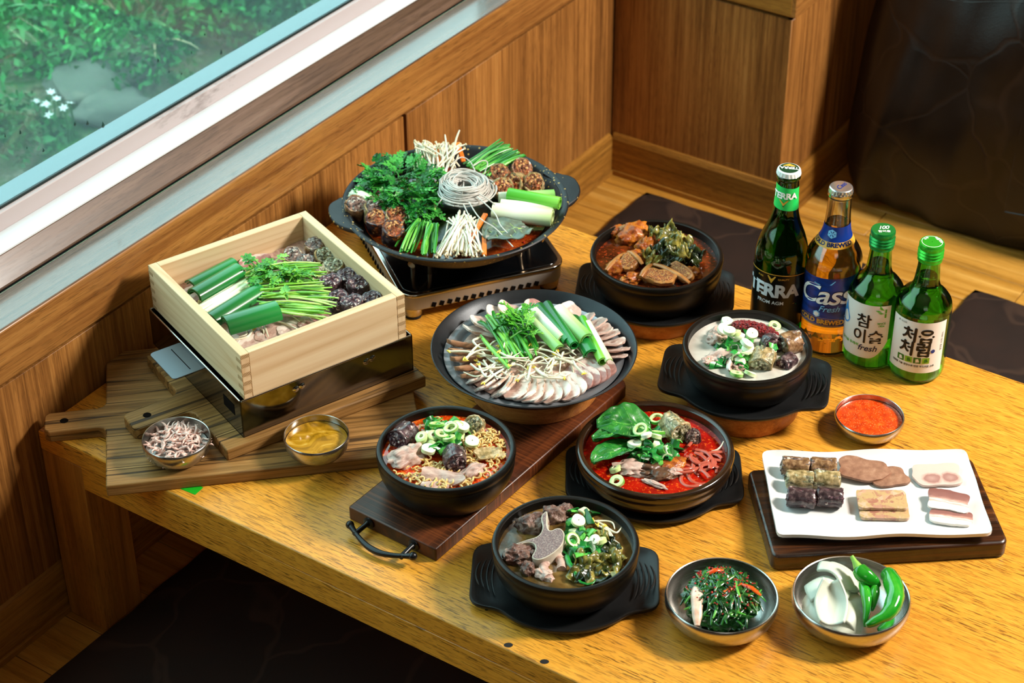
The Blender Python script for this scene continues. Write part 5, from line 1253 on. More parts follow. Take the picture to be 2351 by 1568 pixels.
for i, (x, y, sx, sy, sz, m, lab) in enumerate(((690, 810, .024, .014, .008, M_PORK, 'ridged pork piece at the near left of the red stew'), (880, 830, .016, .011, .008, M_MUSH, 'dark mushroom piece in the red stew'), (1000, 880, .018, .011, .007, M_MUSH, 'brown mushroom cap near the front of the red stew'), (1120, 770, .019, .010, .007, M_CHUNKR, 'curled tripe strip under the noodles in the red stew'), (930, 970, .016, .004, .003, M_PORK, 'thin pork strip at the front of the red stew'), (1150, 850, .010, .007, .005, M_PORK, 'small pork piece beside the glass noodles'))):
    single('meat_piece', blob_mesh('meat_piece', sx, sy, sz, m, i+11, .4, 1.9, 4, .2, 5), lab, 'meat', 'meat in the red stew', at(*c6(x, y), ZL+.002), (0, 0, hd(c6, x, y, 60, U(-25, 25), ZL)))
sprout(c6, ((1540, 630), (1600, 610), (1640, 570), (1665, 520)), ZL+.001, 'bean sprout tail curling at the right rim of the red stew', None, False, .0011, (0, .002, .004, .008))
LBN = ('sliced scallion ring on the red stew', 'chopped green scallion piece on the red stew')
scallions(c6, ((790, 440, 2, .015), (960, 310, 2, .006), (855, 510, 4, .018), (940, 520, 3, .016), (970, 470, 2, .013), (720, 590, 3, .009), (540, 960, 0, .001), (530, 835, 1, .001)), ZL, LBN, 'scallion on the red stew', n=70, box=(930, 590, 270, 200), hump=.017)

# --- bone soup
c7 = crop(1070, 1110, 4.48); ZL = H+.0515
soup(P_FRONT, ZL, .0760, B_BONE, 'clear brown broth in the bone soup pot')
G = 'meat in the bone soup'
for i, (x, y, sx, sy, sz, lab) in enumerate(((680, 420, .019, .014, .013, 'ragged brown meat chunk at the back left of the bone soup'), (560, 740, .020, .014, .011, 'large dark meat chunk at the near left of the bone soup'), (640, 880, .008, .009, .008, 'small meat chunk at the near left rim of the bone soup'), (900, 330, .015, .012, .012, 'meat chunk behind the bone in the bone soup'), (740, 760, .012, .007, .007, 'shred of meat under the bone in the bone soup'), (1020, 265, .009, .007, .006, 'pale gristle at the back rim of the bone soup'))):
    single('meat_chunk', blob_mesh('meat_chunk', sx, sy, sz, M_CHUNK, i+21, .35, 1.7, 4, .22, 4.5, .12, 11), lab, 'meat', G, at(*c7(x, y), ZL+.003), (U(-.3, .3), U(-.3, .3), hd(c7, x, y, 60, U(-30, 30), ZL)))
# sawn Y-shaped bone: outline in the photo, with its own thickness
zb_ = ZL+.020
ol = [(780, 320), (865, 258), (850, 380), (870, 470), (980, 430), (1045, 500), (1005, 620), (800, 725), (672, 695), (735, 620), (722, 560), (640, 540), (560, 560), (455, 600), (470, 560), (640, 520), (770, 500), (815, 420)]
pw_ = [at(*c7(x, y), zb_) for x, y in ol]; bc = sum(pw_, Vector())/len(pw_); e = thing('pork_bone', 'sawn Y shaped bone with a spongy cut face in the bone soup', 'bone', (bc.x, bc.y, ZL)); pl = [(p.x-bc.x, p.y-bc.y) for p in pw_]
def chaikin(p, n=2):
    for _ in range(n):
        q = []
        for i in range(len(p)):
            a, b = p[i], p[(i+1) % len(p)]; q += [(a[0]*.75+b[0]*.25, a[1]*.75+b[1]*.25), (a[0]*.25+b[0]*.75, a[1]*.25+b[1]*.75)]
        p = q
    return p
pl = chaikin(pl); o = link('bone_wall', MB().prism(pl, -.004, .0150).mesh('bone_wall', M_BONE), e); bev(o, .0012, 2)
def inset(p, d):
    cx = sum(q[0] for q in p)/len(p); n = len(p); out = []
    for i in range(n):
        ax, ay = p[i-1]; bx, by = p[(i+1) % n]; tx, ty = bx-ax, by-ay; l = math.hypot(tx, ty) + 1e-9; out.append((p[i][0]-ty/l*d, p[i][1]+tx/l*d))
    return out
ar = sum(pl[i][0]*pl[(i+1) % len(pl)][1]-pl[(i+1) % len(pl)][0]*pl[i][1] for i in range(len(pl)))
link('spongy_core', MB().prism(inset(pl, .0014 if ar > 0 else -.0014), .010, .0154).mesh('spongy_core', M_MARROW2), e)
e.rotation_euler = (.16, -.05, 0)
tp = []
for k in range(22):
    a = PI*(.15 + 1.35*k/21); tp.append(at(*c7(895 + 95*math.cos(a-.6), 860 + 125*math.sin(a-.6)*-1), ZL+.003))
tc = tp[0].copy(); me = MB().tube([p-tc for p in tp], [.0052]*22, 10, flat=.8).mesh('tripe', M_PORK); rough_mesh(me, .0016, 260, 2)
single('tripe', me, 'curled frilly tripe at the front of the bone soup', 'meat', None, tc)
single('tripe', blob_mesh('tripe', .012, .008, .006, M_PORK, 31, .4, 2, 4, .2, 6), 'knobbly tripe piece at the front of the bone soup', 'meat', None, at(*c7(800, 940), ZL+.001))
G = 'stewed greens in the bone soup'
for i, (x, y, w, l, m, lab) in enumerate(((1230, 880, .030, .046, M_UGEO, 'pale stewed cabbage leaf at the front of the bone soup'), (1300, 930, .026, .040, M_UGEOD, 'dark stewed cabbage leaf at the front of the bone soup'), (1440, 720, .030, .040, M_UGEO, 'pale stewed cabbage leaf at the right of the bone soup'), (1450, 640, .024, .030, M_UGEOD, 'dark stewed cabbage leaf at the right of the bone soup'), (1480, 850, .024, .030, M_UGEO, 'folded stewed cabbage leaf at the right rim of the bone soup'), (1330, 560, .022, .026, M_UGEO, 'stewed cabbage leaf under the scallion in the bone soup'))):
    thick(single('cabbage_leaf', crumple('cabbage_leaf', w, l, m, i+1, .010, 3.2), lab, 'leaf', G, at(*c7(x, y), ZL+.003), (U(-.2, .2), U(-.2, .2), U(0, 3))), .0013)
for pts in (((1260, 400), (1380, 385), (1500, 400), (1530, 470)), ((1300, 380), (1400, 420), (1480, 500), (1540, 600)), ((1350, 430), (1440, 480), (1500, 560), (1580, 620)), ((1430, 440), (1520, 500), (1560, 500), (1600, 450))):
    sprout(c7, pts, ZL+.004, 'bean sprout at the right of the bone soup', 'bean sprouts in the bone soup', True, .0013)
LBN = ('pale scallion ring on the bone soup', 'chopped green scallion piece on the bone soup')
scallions(c7, ((1145, 420, 3, .012), (1090, 610, 2, .010), (1385, 625, 1, .006), (1330, 610, 4, .008)), ZL, LBN, 'scallion on the bone soup', n=24, box=(1180, 420, 190, 180), hump=.014)
scallions(c7, (), ZL, LBN, 'scallion on the bone soup', n=26, box=(1190, 660, 200, 130), hump=.012)
pts = [at(*c7(x, y), ZL+z) for x, y, z in ((1035, 740, .008), (1060, 820, .007), (1110, 880, .006), (1135, 960, .005), (1180, 1015, .005), (1250, 1035, .004), (1310, 1020, .004), (1330, 990, .004))]
single('scallion_leaf', MB().tube([p-pts[0] for p in pts], [.0028, .0030, .0026, .0018, .0016, .0014, .0012, .0006], 8, flat=.5).mesh('scallion_leaf', M_SCAL, ang=60), 'long curled scallion leaf at the front of the bone soup', 'scallion', None, pts[0])

# --- milky soup
c8 = crop(1510, 690, 4.751); ZL = H+.0850
soup(P_WHITE, ZL, .0738, B_WHITE, 'milky white broth in the pot beside the bottles')
mb = MB(); P0 = at(*c8(1060, 320), ZL+.004); ua = adir(c8, 1060, 320, 100, 24, ZL); vb = Vector((-ua.y, ua.x, 0))
bm = bmesh.new(); bmesh.ops.create_icosphere(bm, subdivisions=2, radius=1.0); gv = [v.co.copy() for v in bm.verts]; gf = [tuple(v.index for v in f.verts) for f in bm.faces]; bm.free()
for i in range(260):
    u = U(-1, 1); w = U(-1, 1)*math.sqrt(max(0, 1-u*u)); k = 1-u*u-w*w
    if k < 0: continue
    p = ua*(u*.030) + vb*(w*.010) + Vector((0, 0, .009*math.sqrt(k)*U(.75, 1.0))); s_ = U(.0012, .0024)
    mb.add([p + g_*s_*(1+.3*mnoise.noise(g_*2+p*900)) for g_ in gv], gf)
for v_, f_ in ((gv, gf),): mb.add([ua*(q.x*.029) + vb*(q.y*.010) + Vector((0, 0, q.z*.008)) for q in v_], f_)
single('chilli_paste', mb.mesh('chilli_paste', M_CPASTE, ang=60), 'lump of dark red chilli paste on the milky soup', 'paste', None, P0, kind='stuff')
G = 'sausage in the milky soup'
sausage(at(*c8(1240, 480), ZL+.006), adir(c8, 1240, 480, 50, 60, ZL, .35), .0130, .018, K_DARK, F_DARK, 'purple sausage slice in the middle of the milky soup', G, 1)
sausage(at(*c8(1450, 465), ZL+.008), adir(c8, 1450, 465, -100, 25, ZL, .05), .0145, .024, K_BROWN, F_MIX, 'brown wrinkled sausage at the right rim of the milky soup', G, 2)
sausage(at(*c8(1140, 650), ZL+.007), adir(c8, 1140, 650, -30, 100, ZL, -.25), .0155, .024, K_PALE, F_PALE, 'pale yellowish sausage at the front of the milky soup', G, 3)
sausage(at(*c8(1410, 670), ZL+.003), adir(c8, 1410, 670, -70, 60, ZL, .1), .0100, .022, K_DARK, F_DARK, 'dark sausage half sunk at the right of the milky soup', G, 0)
for i, (x, y, sx, sy, sz, lab) in enumerate(((680, 620, .016, .012, .008, 'grey pink meat piece at the left of the milky soup'), (640, 420, .012, .013, .009, 'fatty meat piece at the back left of the milky soup'), (560, 650, .011, .007, .004, 'thin meat shred at the left rim of the milky soup'), (900, 720, .010, .007, .006, 'small pork piece at the front of the milky soup'), (640, 330, .011, .006, .005, 'pinkish pork strip at the back of the milky soup'))):
    single('pork_piece', blob_mesh('pork_piece', sx, sy, sz, M_PORK, i+41, .4, 1.9, 4, .2, 5), lab, 'meat', 'pork in the milky soup', at(*c8(x, y), ZL+.003), (U(-.3, .3), U(-.3, .3), hd(c8, x, y, 60, U(-40, 40), ZL)))
single('pork_slice', slab_mesh('pork_slice', .028, .011, .004, M_SL1, 6, 10, .25, 4, wav=.002), 'upright pink pork slice at the front of the milky soup', 'meat', None, at(*c8(795, 695), ZL+.005), (.9, 0, hd(c8, 795, 695, 40, -100, ZL)))
LBN = ('pale scallion ring on the milky soup', 'chopped green scallion piece on the milky soup')
scallions(c8, ((750, 245, 3, .0005), (780, 385, 3, .018), (850, 405, 1, .014), (1020, 405, 3, .016), (955, 520, 3, .016), (985, 560, 4, .011), (1000, 600, 4, .008), (860, 815, 0, .0005), (1000, 815, 3, .0005), (705, 345, 4, .010), (1270, 290, 0, .001)), ZL, LBN, 'scallion on the milky soup', n=34, box=(900, 540, 230, 190), hump=.014, white=.3)
scallions(c8, (), ZL, LBN, 'scallion on the milky soup', n=5, box=(640, 720, 120, 60), hump=.001)
scallions(c8, (), ZL, LBN, 'scallion on the milky soup', n=4, box=(1200, 560, 80, 60), hump=.018)

# --- pork rib stew at the back
c9 = crop(1320, 480, 4.9); ZL = H+.0800
soup(P_GAM, ZL, .0822, B_GAM, 'brown red broth in the pork rib stew')
G = 'meat and bones in the pork rib stew'
for i, (x, y, sx, sy, sz, m, el, lab) in enumerate(((650, 300, .026, .018, .016, M_CHUNKR, 0, 'big dark browned meat chunk at the back of the pork rib stew'), (470, 260, .012, .010, .009, M_CHUNKR, 0, 'small reddish meat chunk at the back left of the pork rib stew'), (480, 660, .020, .011, .010, M_CHUNKR, 0, 'meat chunk at the left of the pork rib stew'), (700, 560, .022, .012, .012, M_CHUNKR, 0, 'shredded meat chunk in the middle of the pork rib stew'), (640, 790, .016, .009, .009, M_CHUNKR, 0, 'meat chunk at the front of the pork rib stew'), (800, 430, .015, .012, .012, M_CHUNKR, 0, 'meat chunk behind the ribs in the pork rib stew'), (1330, 720, .010, .012, .008, M_CHUNKR, 0, 'small meat chunk at the right of the pork rib stew'))):
    single('meat_chunk', blob_mesh('meat_chunk', sx, sy, sz, m, i+51, .35, 1.7, 4, .2, 4.5, .12, 11), lab, 'meat', G, at(*c9(x, y), ZL+.004), (U(-.2, .2), U(-.2, .2), hd(c9, x, y, 60, -20, ZL)))
def marrow(x, y, w, l, th, a, tilt, lab, seed):
    e = thing('pork_bone', lab, 'bone', at(*c9(x, y), ZL+.009), 0, G); e.rotation_euler = (tilt, 0, a)
    link('bone_wall', slab_mesh('bone_wall', w, l, th, M_BONER, 4, 6, .18, seed, 2.4), e)
    link('spongy_core', slab_mesh('spongy_core', w*.88, l*.84, th, M_MARROW, 4, 6, .18, seed, 2.4), e, (0, 0, .0008)); return e
marrow(950, 770, .046, .024, .010, hd(c9, 950, 770, 100, 18, ZL), .35, 'oval sawn bone with spongy core at the front of the pork rib stew', 1)
marrow(1200, 715, .044, .021, .009, hd(c9, 1200, 715, 90, 70, ZL), .5, 'sawn bone leaning at the right of the pork rib stew', 2)
marrow(610, 610, .024, .028, .012, hd(c9, 610, 610, 80, 20, ZL), .35, 'square sawn bone with spongy core at the left of the pork rib stew', 3)
for i, (x0, y0, x1, y1, z, lab) in enumerate(((350, 690, 570, 500, .010, 'thin rib bone slanting at the left of the pork rib stew'), (600, 480, 760, 620, .016, 'split rib bone in the middle of the pork rib stew'), (890, 620, 1290, 830, .014, 'long curved bone edge at the right of the pork rib stew'), (740, 760, 880, 620, .013, 'short bone edge beside the oval bone'))):
    a, b = at(*c9(x0, y0), ZL+z), at(*c9(x1, y1), ZL+z-.003); m_ = (a+b)/2 + Vector((0, 0, .004))
    single('rib_bone', MB().tube([a-a, (a+m_)/2-a + Vector((0, 0, .0015)), m_-a, (b+m_)/2-a + Vector((0, 0, .0015)), b-a], [.0030, .0038, .0036, .0034, .0026], 10, flat=.6).mesh('rib_bone', M_BONER, ang=60), lab, 'bone', G, a)
Gg = 'stewed greens on the pork rib stew'
for i, (x, y, w, l, m, z, lab) in enumerate(((1080, 300, .032, .036, M_UGEO, .020, 'pale stewed cabbage leaf on top of the pork rib stew'), (1170, 380, .030, .032, M_UGEO, .017, 'yellow stewed cabbage leaf at the back right of the pork rib stew'), (930, 260, .024, .026, M_UGEO, .017, 'frilled stewed cabbage leaf at the back of the pork rib stew'), (1000, 460, .030, .026, M_UGEOD, .015, 'dark stewed leaf in the middle of the pork rib stew'), (860, 540, .020, .026, M_UGEO, .015, 'pale stewed cabbage shred beside the ribs'), (1320, 520, .026, .030, M_UGEOD, .011, 'dark green stewed leaf at the right of the pork rib stew'), (1100, 560, .034, .022, M_UGEOD, .013, 'dark stewed leaf above the sawn bones'), (1180, 480, .026, .024, M_UGEO, .018, 'folded yellow stewed cabbage leaf at the right of the pork rib stew'))):
    thick(single('cabbage_leaf', crumple('cabbage_leaf', w, l, m, i+21, .013, 3.4), lab, 'leaf', Gg, at(*c9(x, y), ZL+z), (U(-.35, .35), U(-.35, .35), U(0, 3))), .0013)
# --- hot pot pan
c1 = crop(740, 280, 3.267); ZL = H+.078+.030
soup(P_PAN, ZL, .1275, B_PAN, 'dark red broth at the bottom of the hot pot pan')
O = Vector((P_PAN[0], P_PAN[1], ZL))
single('hotpot_bed', blob_mesh('hotpot_bed', .105, .105, .020, M_UGEOD, 3, .12, 2, 5, .08, 7), 'bed of cabbage and greens under the hot pot toppings', 'vegetables', None, O + Vector((0, 0, -.012)), kind='stuff')
ZF = ZL+.014
# crown daisy
LV = [cd_leaf(i, U(.026, .036)) for i in range(8)]
bc = at(*c1(590, 490), ZF); e = thing('crown_daisy_bunch', 'large bunch of leafy crown daisy greens in the hot pot pan', 'greens', bc)
for i in range(190):
    while True:
        x, y = U(330, 900), U(300, 720)
        if ((x-615)/290)**2 + ((y-510)/205)**2 < 1 and not (x > 800 and y < 330) and not (x < 480 and y > 650): break
    r2 = ((x-615)/290)**2 + ((y-510)/205)**2; z = ZF + .026*(1-r2)*U(.4, 1.0) + .002
    p = at(*c1(x, y), z) - bc; out = math.atan2(p.y, p.x) + U(-.9, .9)
    link('leaf', LV[i % 8], e, p, (U(-.7, .7), U(-.55, .45), out), U(.6, .95))
for i in range(14):
    x, y = U(520, 900), U(400, 700); a = at(*c1(x, y), ZF+.006)-bc; d = at(*c1(x+U(-160, 60), y+U(-60, 90)), ZF+.010)-bc
    link('stem', MB().tube([a, (a+d)/2 + Vector((0, 0, .004)), d], [.0016, .0015, .0010], 7).mesh('stem', M_STALK, ang=60), e)
# enoki
enoki('enoki mushroom bunch standing at the back of the hot pot pan', c1, (880, 350), ((700, 165), (1065, 185)), ZF+.004, ZF+.024, 75, .022)
enoki('enoki mushroom bunch lying at the front of the hot pot pan', c1, (1060, 740), ((850, 990), (1215, 990)), ZF+.010, ZF+.001, 85, .018)
stems('enoki_strand', 'two long pale enoki stems rising above the back bunch', 'mushroom', None, c1, ((940, 280, ZF+.02, 920, 95, ZF+.045), (985, 260, ZF+.02, 1030, 60, ZF+.05)), .0016, M_ENOKI, sag=.002)
# carrot sticks
for i, (x0, y0, x1, y1, z0, z1, lab) in enumerate(((885, 350, 855, 200, .010, .024, 'orange carrot stick between the back enoki mushrooms'), (1060, 300, 1015, 155, .010, .028, 'orange carrot stick at the right edge of the back enoki'), (1225, 690, 1095, 915, .016, .008, 'orange carrot stick across the front enoki mushrooms'), (1215, 860, 1215, 1000, .008, .002, 'carrot stick at the right side of the front enoki'))):
    a, b = at(*c1(x0, y0), ZF+z0), at(*c1(x1, y1), ZF+z1); d = b-a
    me = MB().box((0, -.0032, -.0018), (d.length, .0032, .0018)).mesh('carrot_stick', M_CARROT); o = single('carrot_stick', me, lab, 'carrot', 'carrot sticks in the hot pot pan', a); o.rotation_euler = d.to_track_quat('X', 'Z').to_euler(); bev(o, .0008, 2)
# chives
it = []
for i in range(26):
    f = U(0, 1); it.append((1040+220*f+U(-15, 15), 300+110*f+U(-10, 10), ZF+U(.004, .014), 1325+215*f+U(-25, 15), 135+115*f+U(-20, 25), ZF+U(.010, .026)))
stems('chive_bundle', 'bundle of green chives at the back right of the hot pot pan', 'chives', 'chive bundles in the hot pot pan', c1, it, .0020, M_CHIVE)
it = []
for i in range(34):
    f = U(0, 1); it.append((690+190*f+U(-15, 15), 735+40*f+U(-15, 15), ZF+U(.008, .018), 560+320*f+U(-20, 20), 955+35*math.sin(f*3)+U(-25, 15), ZF+U(-.004, .006)))
stems('chive_bundle', 'bundle of green chives at the front of the hot pot pan', 'chives', 'chive bundles in the hot pot pan', c1, it, .0021, M_CHIVE)
# glass noodle nest
mb = MB(); nc = at(*c1(1075, 540), ZF+.012)
for i in range(80):
    R0 = U(.013, .037); ph = U(0, 6.3); ox, oy = random.gauss(0, .0025), random.gauss(0, .0025); n = int(U(26, 46)); z0 = U(.0, .016)*(1-abs(R0-.024)/.02) ; tilt = U(-.25, .25); path = []
    for k in range(n):
        a = ph + k*.16; r = R0*(1+.06*math.sin(k*.23+i)); path.append((ox + r*math.cos(a)*(1+.12*math.sin(i)), oy + r*math.sin(a)*(1+.12*math.cos(i)), .006 + .003*math.sin(k*.21+i*2) + z0*1.3 - (R0-.016)*.25 + tilt*r*math.sin(a+ph)*.4))
    mb.tube(path, .00095, 6)
for pts in (((1000, 420), (930, 520), (880, 600), (850, 635)), ((1100, 600), (1180, 720), (1300, 800), (1430, 935)), ((1160, 560), (1290, 680), (1340, 780), (1440, 880)), ((1060, 620), (1130, 760), (1200, 850)), ((960, 330), (1040, 265), (1110, 300), (1150, 380)), ((1130, 330), (1200, 290), (1240, 310), (1215, 390)), ((1050, 540), (1060, 450), (1040, 350)), ((1180, 540), (1270, 600), (1310, 640))):
    P = [at(*c1(x, y), ZF+.030-.006*j)-nc for j, (x, y) in enumerate(pts)]; path = []
    for i in range(len(P)-1):
        p0, p1, p2, p3 = P[max(i-1, 0)], P[i], P[i+1], P[min(i+2, len(P)-1)]
        for k in range(6):
            t = k/6; path.append(.5*((2*p1) + (p2-p0)*t + (2*p0-5*p1+4*p2-p3)*t*t + (3*p1-p0-3*p2+p3)*t**3))
    path.append(P[-1]); mb.tube(path, .00095, 6)
single('glass_noodles', mb.mesh('glass_noodles', M_GLASSN, ang=70), 'coiled nest of clear glass noodles in the centre of the hot pot pan', 'noodles', None, nc, kind='stuff')
# sausages
G = 'sausage in the hot pot pan'
for i, (x, y, dx, dy, el, fill, case, lab) in enumerate(((1335, 405, -30, 40, .9, F_RED, K_BROWN, 'sausage slice nearest the glass noodles, right side of the hot pot pan'), (1450, 460, -40, 40, .5, F_RED, K_PALE, 'sausage slice in the middle of the right group of the hot pot pan'), (1585, 465, 10, 50, .65, F_RED, K_PALE, 'orange sausage slice at the right end of the right group'), (1345, 500, 20, 40, .6, F_RED, K_PALE, 'sausage slice just above the leek in the hot pot pan'), (1490, 360, 20, 40, .8, F_RED, K_BROWN, 'sausage slice at the back of the right group of the hot pot pan'),
    (250, 650, 10, 30, 1.15, F_MIX, K_BROWN, 'sausage slice at the far left of the hot pot pan'), (395, 680, 20, 20, 1.35, F_MIX, K_PALE, 'pale rimmed sausage slice at the left of the hot pot pan'), (410, 750, -10, 30, 1.2, F_RED, K_DARK, 'tall red topped sausage slice at the left of the hot pot pan'), (545, 730, 20, 20, 1.1, F_RED, K_PALE, 'orange topped sausage slice beside the front chives'), (530, 835, 10, 30, 1.2, F_RED, K_DARK, 'dark sausage slice at the front left of the hot pot pan'))):
    sausage(at(*c1(x, y), ZF+.006), adir(c1, x, y, dx, dy, ZF, el), .0152, .024, case, fill, lab, G, i)
# leeks
G = 'leek pieces in the hot pot pan'
leek(c1, 1320, 575, 1740, 555, ZF+.008, .0090, L_MID, 'pale green leek piece behind the others in the hot pot pan', G)
leek(c1, 1395, 540, 1780, 610, ZF+.020, .0088, L_GREEN, 'bright green leek piece on top in the hot pot pan', G)
leek(c1, 1340, 625, 1735, 660, ZF+.010, .0088, L_WHITE, 'slim white leek piece between the others in the hot pot pan', G)
leek(c1, 1280, 670, 1725, 720, ZF+.009, .0125, L_WHITE, 'thick white leek piece at the front in the hot pot pan', G)
leek(c1, 235, 560, 520, 690, ZF+.002, .0125, L_MID, 'pale leek piece half under the crown daisy greens', G)
leaf_thing('perilla_leaf', 'grey green veined leaf at the front right of the hot pot pan', 'leaf', None, c1, 1540, 790, 1225, 900, ZF+.005, .037, M_PERIL, M_PVEIN, 5, .008, .12, .004)
for i in range(26):
    a = U(0, 6.3); r = U(.10, .124); single('chilli_fleck', blob_mesh('chilli_fleck', .002, .0015, .001, M_FLAKE, i, .3, 2, 2), 'tiny red chilli fleck floating in the hot pot pan', 'spice', 'chilli flecks in the hot pot pan', O + Vector((r*math.cos(a), r*math.sin(a), .0008)))

# --- steaming box
c2 = crop(320, 470, 2.8); ZR = ZX+.018; ZM = ZX+.030
bm_c = Vector((.1895, .2605, ZR+.0035))
mb = MB().box((-hx+wt+.001, -hy+wt+.001, -.003), (hx-wt-.001, hy-wt-.001, .003))
ly = MB().grid(lambda a, b: ((a-.5)*2*(hx-wt-.0005), (b-.5)*2*(hy-wt-.0005), .005 + .006*mnoise.noise(Vector((a*7, b*7, 2))) + .003*mnoise.noise(Vector((a*19, b*19, 5)))), 60, 60)
single('sprout_bed', ly.mesh('sprout_bed', M_PORK, ang=70), 'bed of sliced meat and sprouts covering the bottom of the steaming box', 'food', None, bm_c + Vector((0, 0, .002)), (0, 0, BA), kind='stuff')
SLB = [slab_mesh('pork_slice', .050, .026, .0040, M_SL1, 3, 6, .16, 11, 2.8, wav=.002), slab_mesh('pork_slice', .044, .024, .0040, M_SL2, 4, -5, .16, 12, 2.8, wav=.002), slab_mesh('pork_slice', .046, .028, .0045, M_PORK, 3, 6, .2, 13, 2.6, wav=.003)]
for i, (x, y, dx, dy, k, tl, lab) in enumerate(((740, 375, 100, -25, 1, .5, 'pink pork slice against the back board of the steaming box'), (320, 580, 100, -60, 1, .2, 'pork slice at the left corner of the steaming box'), (340, 620, 100, -50, 0, .1, 'pork slice under the big leek in the steaming box'), (650, 870, 100, -20, 2, .1, 'pork slice in the near corner of the steaming box'), (700, 900, 100, -40, 0, .1, 'fatty pork slice at the near board of the steaming box'), (850, 830, 100, -50, 2, .15, 'pork slice below the small leek in the steaming box'), (1000, 790, 100, -40, 0, .1, 'pork slice at the middle of the near board of the steaming box'), (1120, 750, 100, -40, 1, .1, 'pork slice under the parsley stalks in the steaming box'), (560, 850, 60, 60, 0, .1, 'pork slice along the left board of the steaming box'), (480, 760, 60, 60, 2, .1, 'pork slice beside the white leek in the steaming box'))):
    single('pork_slice', SLB[k], lab, 'meat', 'pork slices in the steaming box', at(*c2(x, y), ZR+.011), (tl, 0, hd(c2, x, y, dx, dy, ZR)))
G = 'sausage in the steaming box'
for i, (x, y, z, fill, case, lab) in enumerate(((1130, 240, .004, F_MIX, K_BROWN, 'sausage slice standing in the back corner of the steaming box'), (985, 305, 0, F_MIX, K_BROWN, 'brown sausage slice at the left of the back row in the steaming box'), (1075, 355, 0, F_MIX, K_DARK, 'grainy sausage slice behind the parsley in the steaming box'), (1188, 308, 0, F_PALE, K_PALE, 'pale sausage slice beside the right board, second from the back corner'), (1250, 378, 0, F_PALE, K_PALE, 'large pale sausage slice in the middle of the steamed sausages'), (1150, 430, -.004, F_PALE, K_PALE, 'pale sausage slice half under the parsley in the steaming box'), (1230, 478, 0, F_DARK, K_DARK, 'reddish dark sausage slice next to the parsley tips'), (1335, 440, 0, F_DARK, K_DARK, 'crumbly dark sausage slice in the steaming box'), (1402, 490, .003, F_DARK, K_DARK, 'large dark sausage slice with white grains against the right board'), (1285, 580, 0, F_DARK, K_DARK, 'near black sausage slice by the parsley ends in the steaming box'), (1370, 612, .002, F_DARK, K_DARK, 'grey rimmed sausage slice nearest the front board of the steaming box'), (1497, 590, 0, F_DARK, K_DARK, 'dark sausage slice in the right corner of the steaming box'))):
    sausage(at(*c2(x, y), ZM+.017+z) - Vector((0, 0, .013)), Vector((U(-.1, .3), U(-.4, .05), 1)).normalized(), .0142, .026, case, fill, lab, G, i)
G = 'leek pieces in the steaming box'
zz = ZM+.012
leek(c2, 335, 540, 615, 395, zz-.001, .0135, L_DARK, 'dark green leek piece at the back left of the steaming box', G, True, .3)
leek(c2, 355, 595, 640, 430, zz+.004, .0142, L_DARK, 'dark green leek roll, second from the left board', G, True, .0)
leek(c2, 400, 640, 655, 460, zz-.004, .0065, L_WHITE, 'white leek stick next to the dark green roll', G)
leek(c2, 385, 680, 700, 500, zz-.003, .0068, L_WHITE, 'white leek stick in the middle of the leek row', G)
leek(c2, 425, 705, 690, 530, zz-.001, .0060, L_WHITE, 'thin white leek stick resting on the others', G)
leek(c2, 460, 750, 775, 555, zz+.001, .0128, L_DARK, 'wrinkled dark green leek piece in the middle of the steaming box', G, True, .1)
leek(c2, 555, 790, 890, 690, zz+.006, .0168, L_DARK, 'short wide dark green leek piece at the near side of the steaming box', G, True, .0)
it = []
for i in range(62):
    f = U(0, 1); y = 395+345*f; x1 = 1150 + 110*math.sin(PI*f*.9)+U(-70, 25); x0 = 690+120*f+U(-30, 60); sl = -40+120*f
    it.append((x0, y*.75+150-30*f+U(-12, 12), ZM+.008+U(.0, .014), x1, y-8+U(-30, 30), ZM+.006+U(.0, .016)))
stems('parsley_bunch', 'bunch of bright green water parsley stalks in the steaming box', 'greens', None, c2, it, .0017, M_STALK, wob=.006)
pb = bpy.data.objects['parsley_bunch']
PL = [cd_leaf(40+i, U(.018, .024), M_PLEAF) for i in range(5)]
for i in range(46):
    x, y = random.gauss(850, 95), random.gauss(430, 55)
    if x < 660 or x > 1090 or y < 350 or y > 560: continue
    link('leaf', PL[i % 5], pb, at(*c2(x, y), ZM+.020+U(-.004, .006)) - pb.location, (U(-.5, .5), U(-.3, .35), U(0, 6.3)), U(.8, 1.2))
for pts in (((680, 780), (690, 830), (640, 850)), ((730, 800), (690, 850), (580, 870)), ((800, 770), (815, 810), (830, 850)), ((860, 745), (950, 770), (1020, 800)), ((940, 690), (990, 720), (1030, 750)), ((720, 760), (790, 800), (800, 830)), ((470, 750), (500, 790), (530, 810))):
    sprout(c2, pts, ZM+.004, 'bean sprout peeking out below the leek in the steaming box', 'bean sprouts in the steaming box', True, .0014)

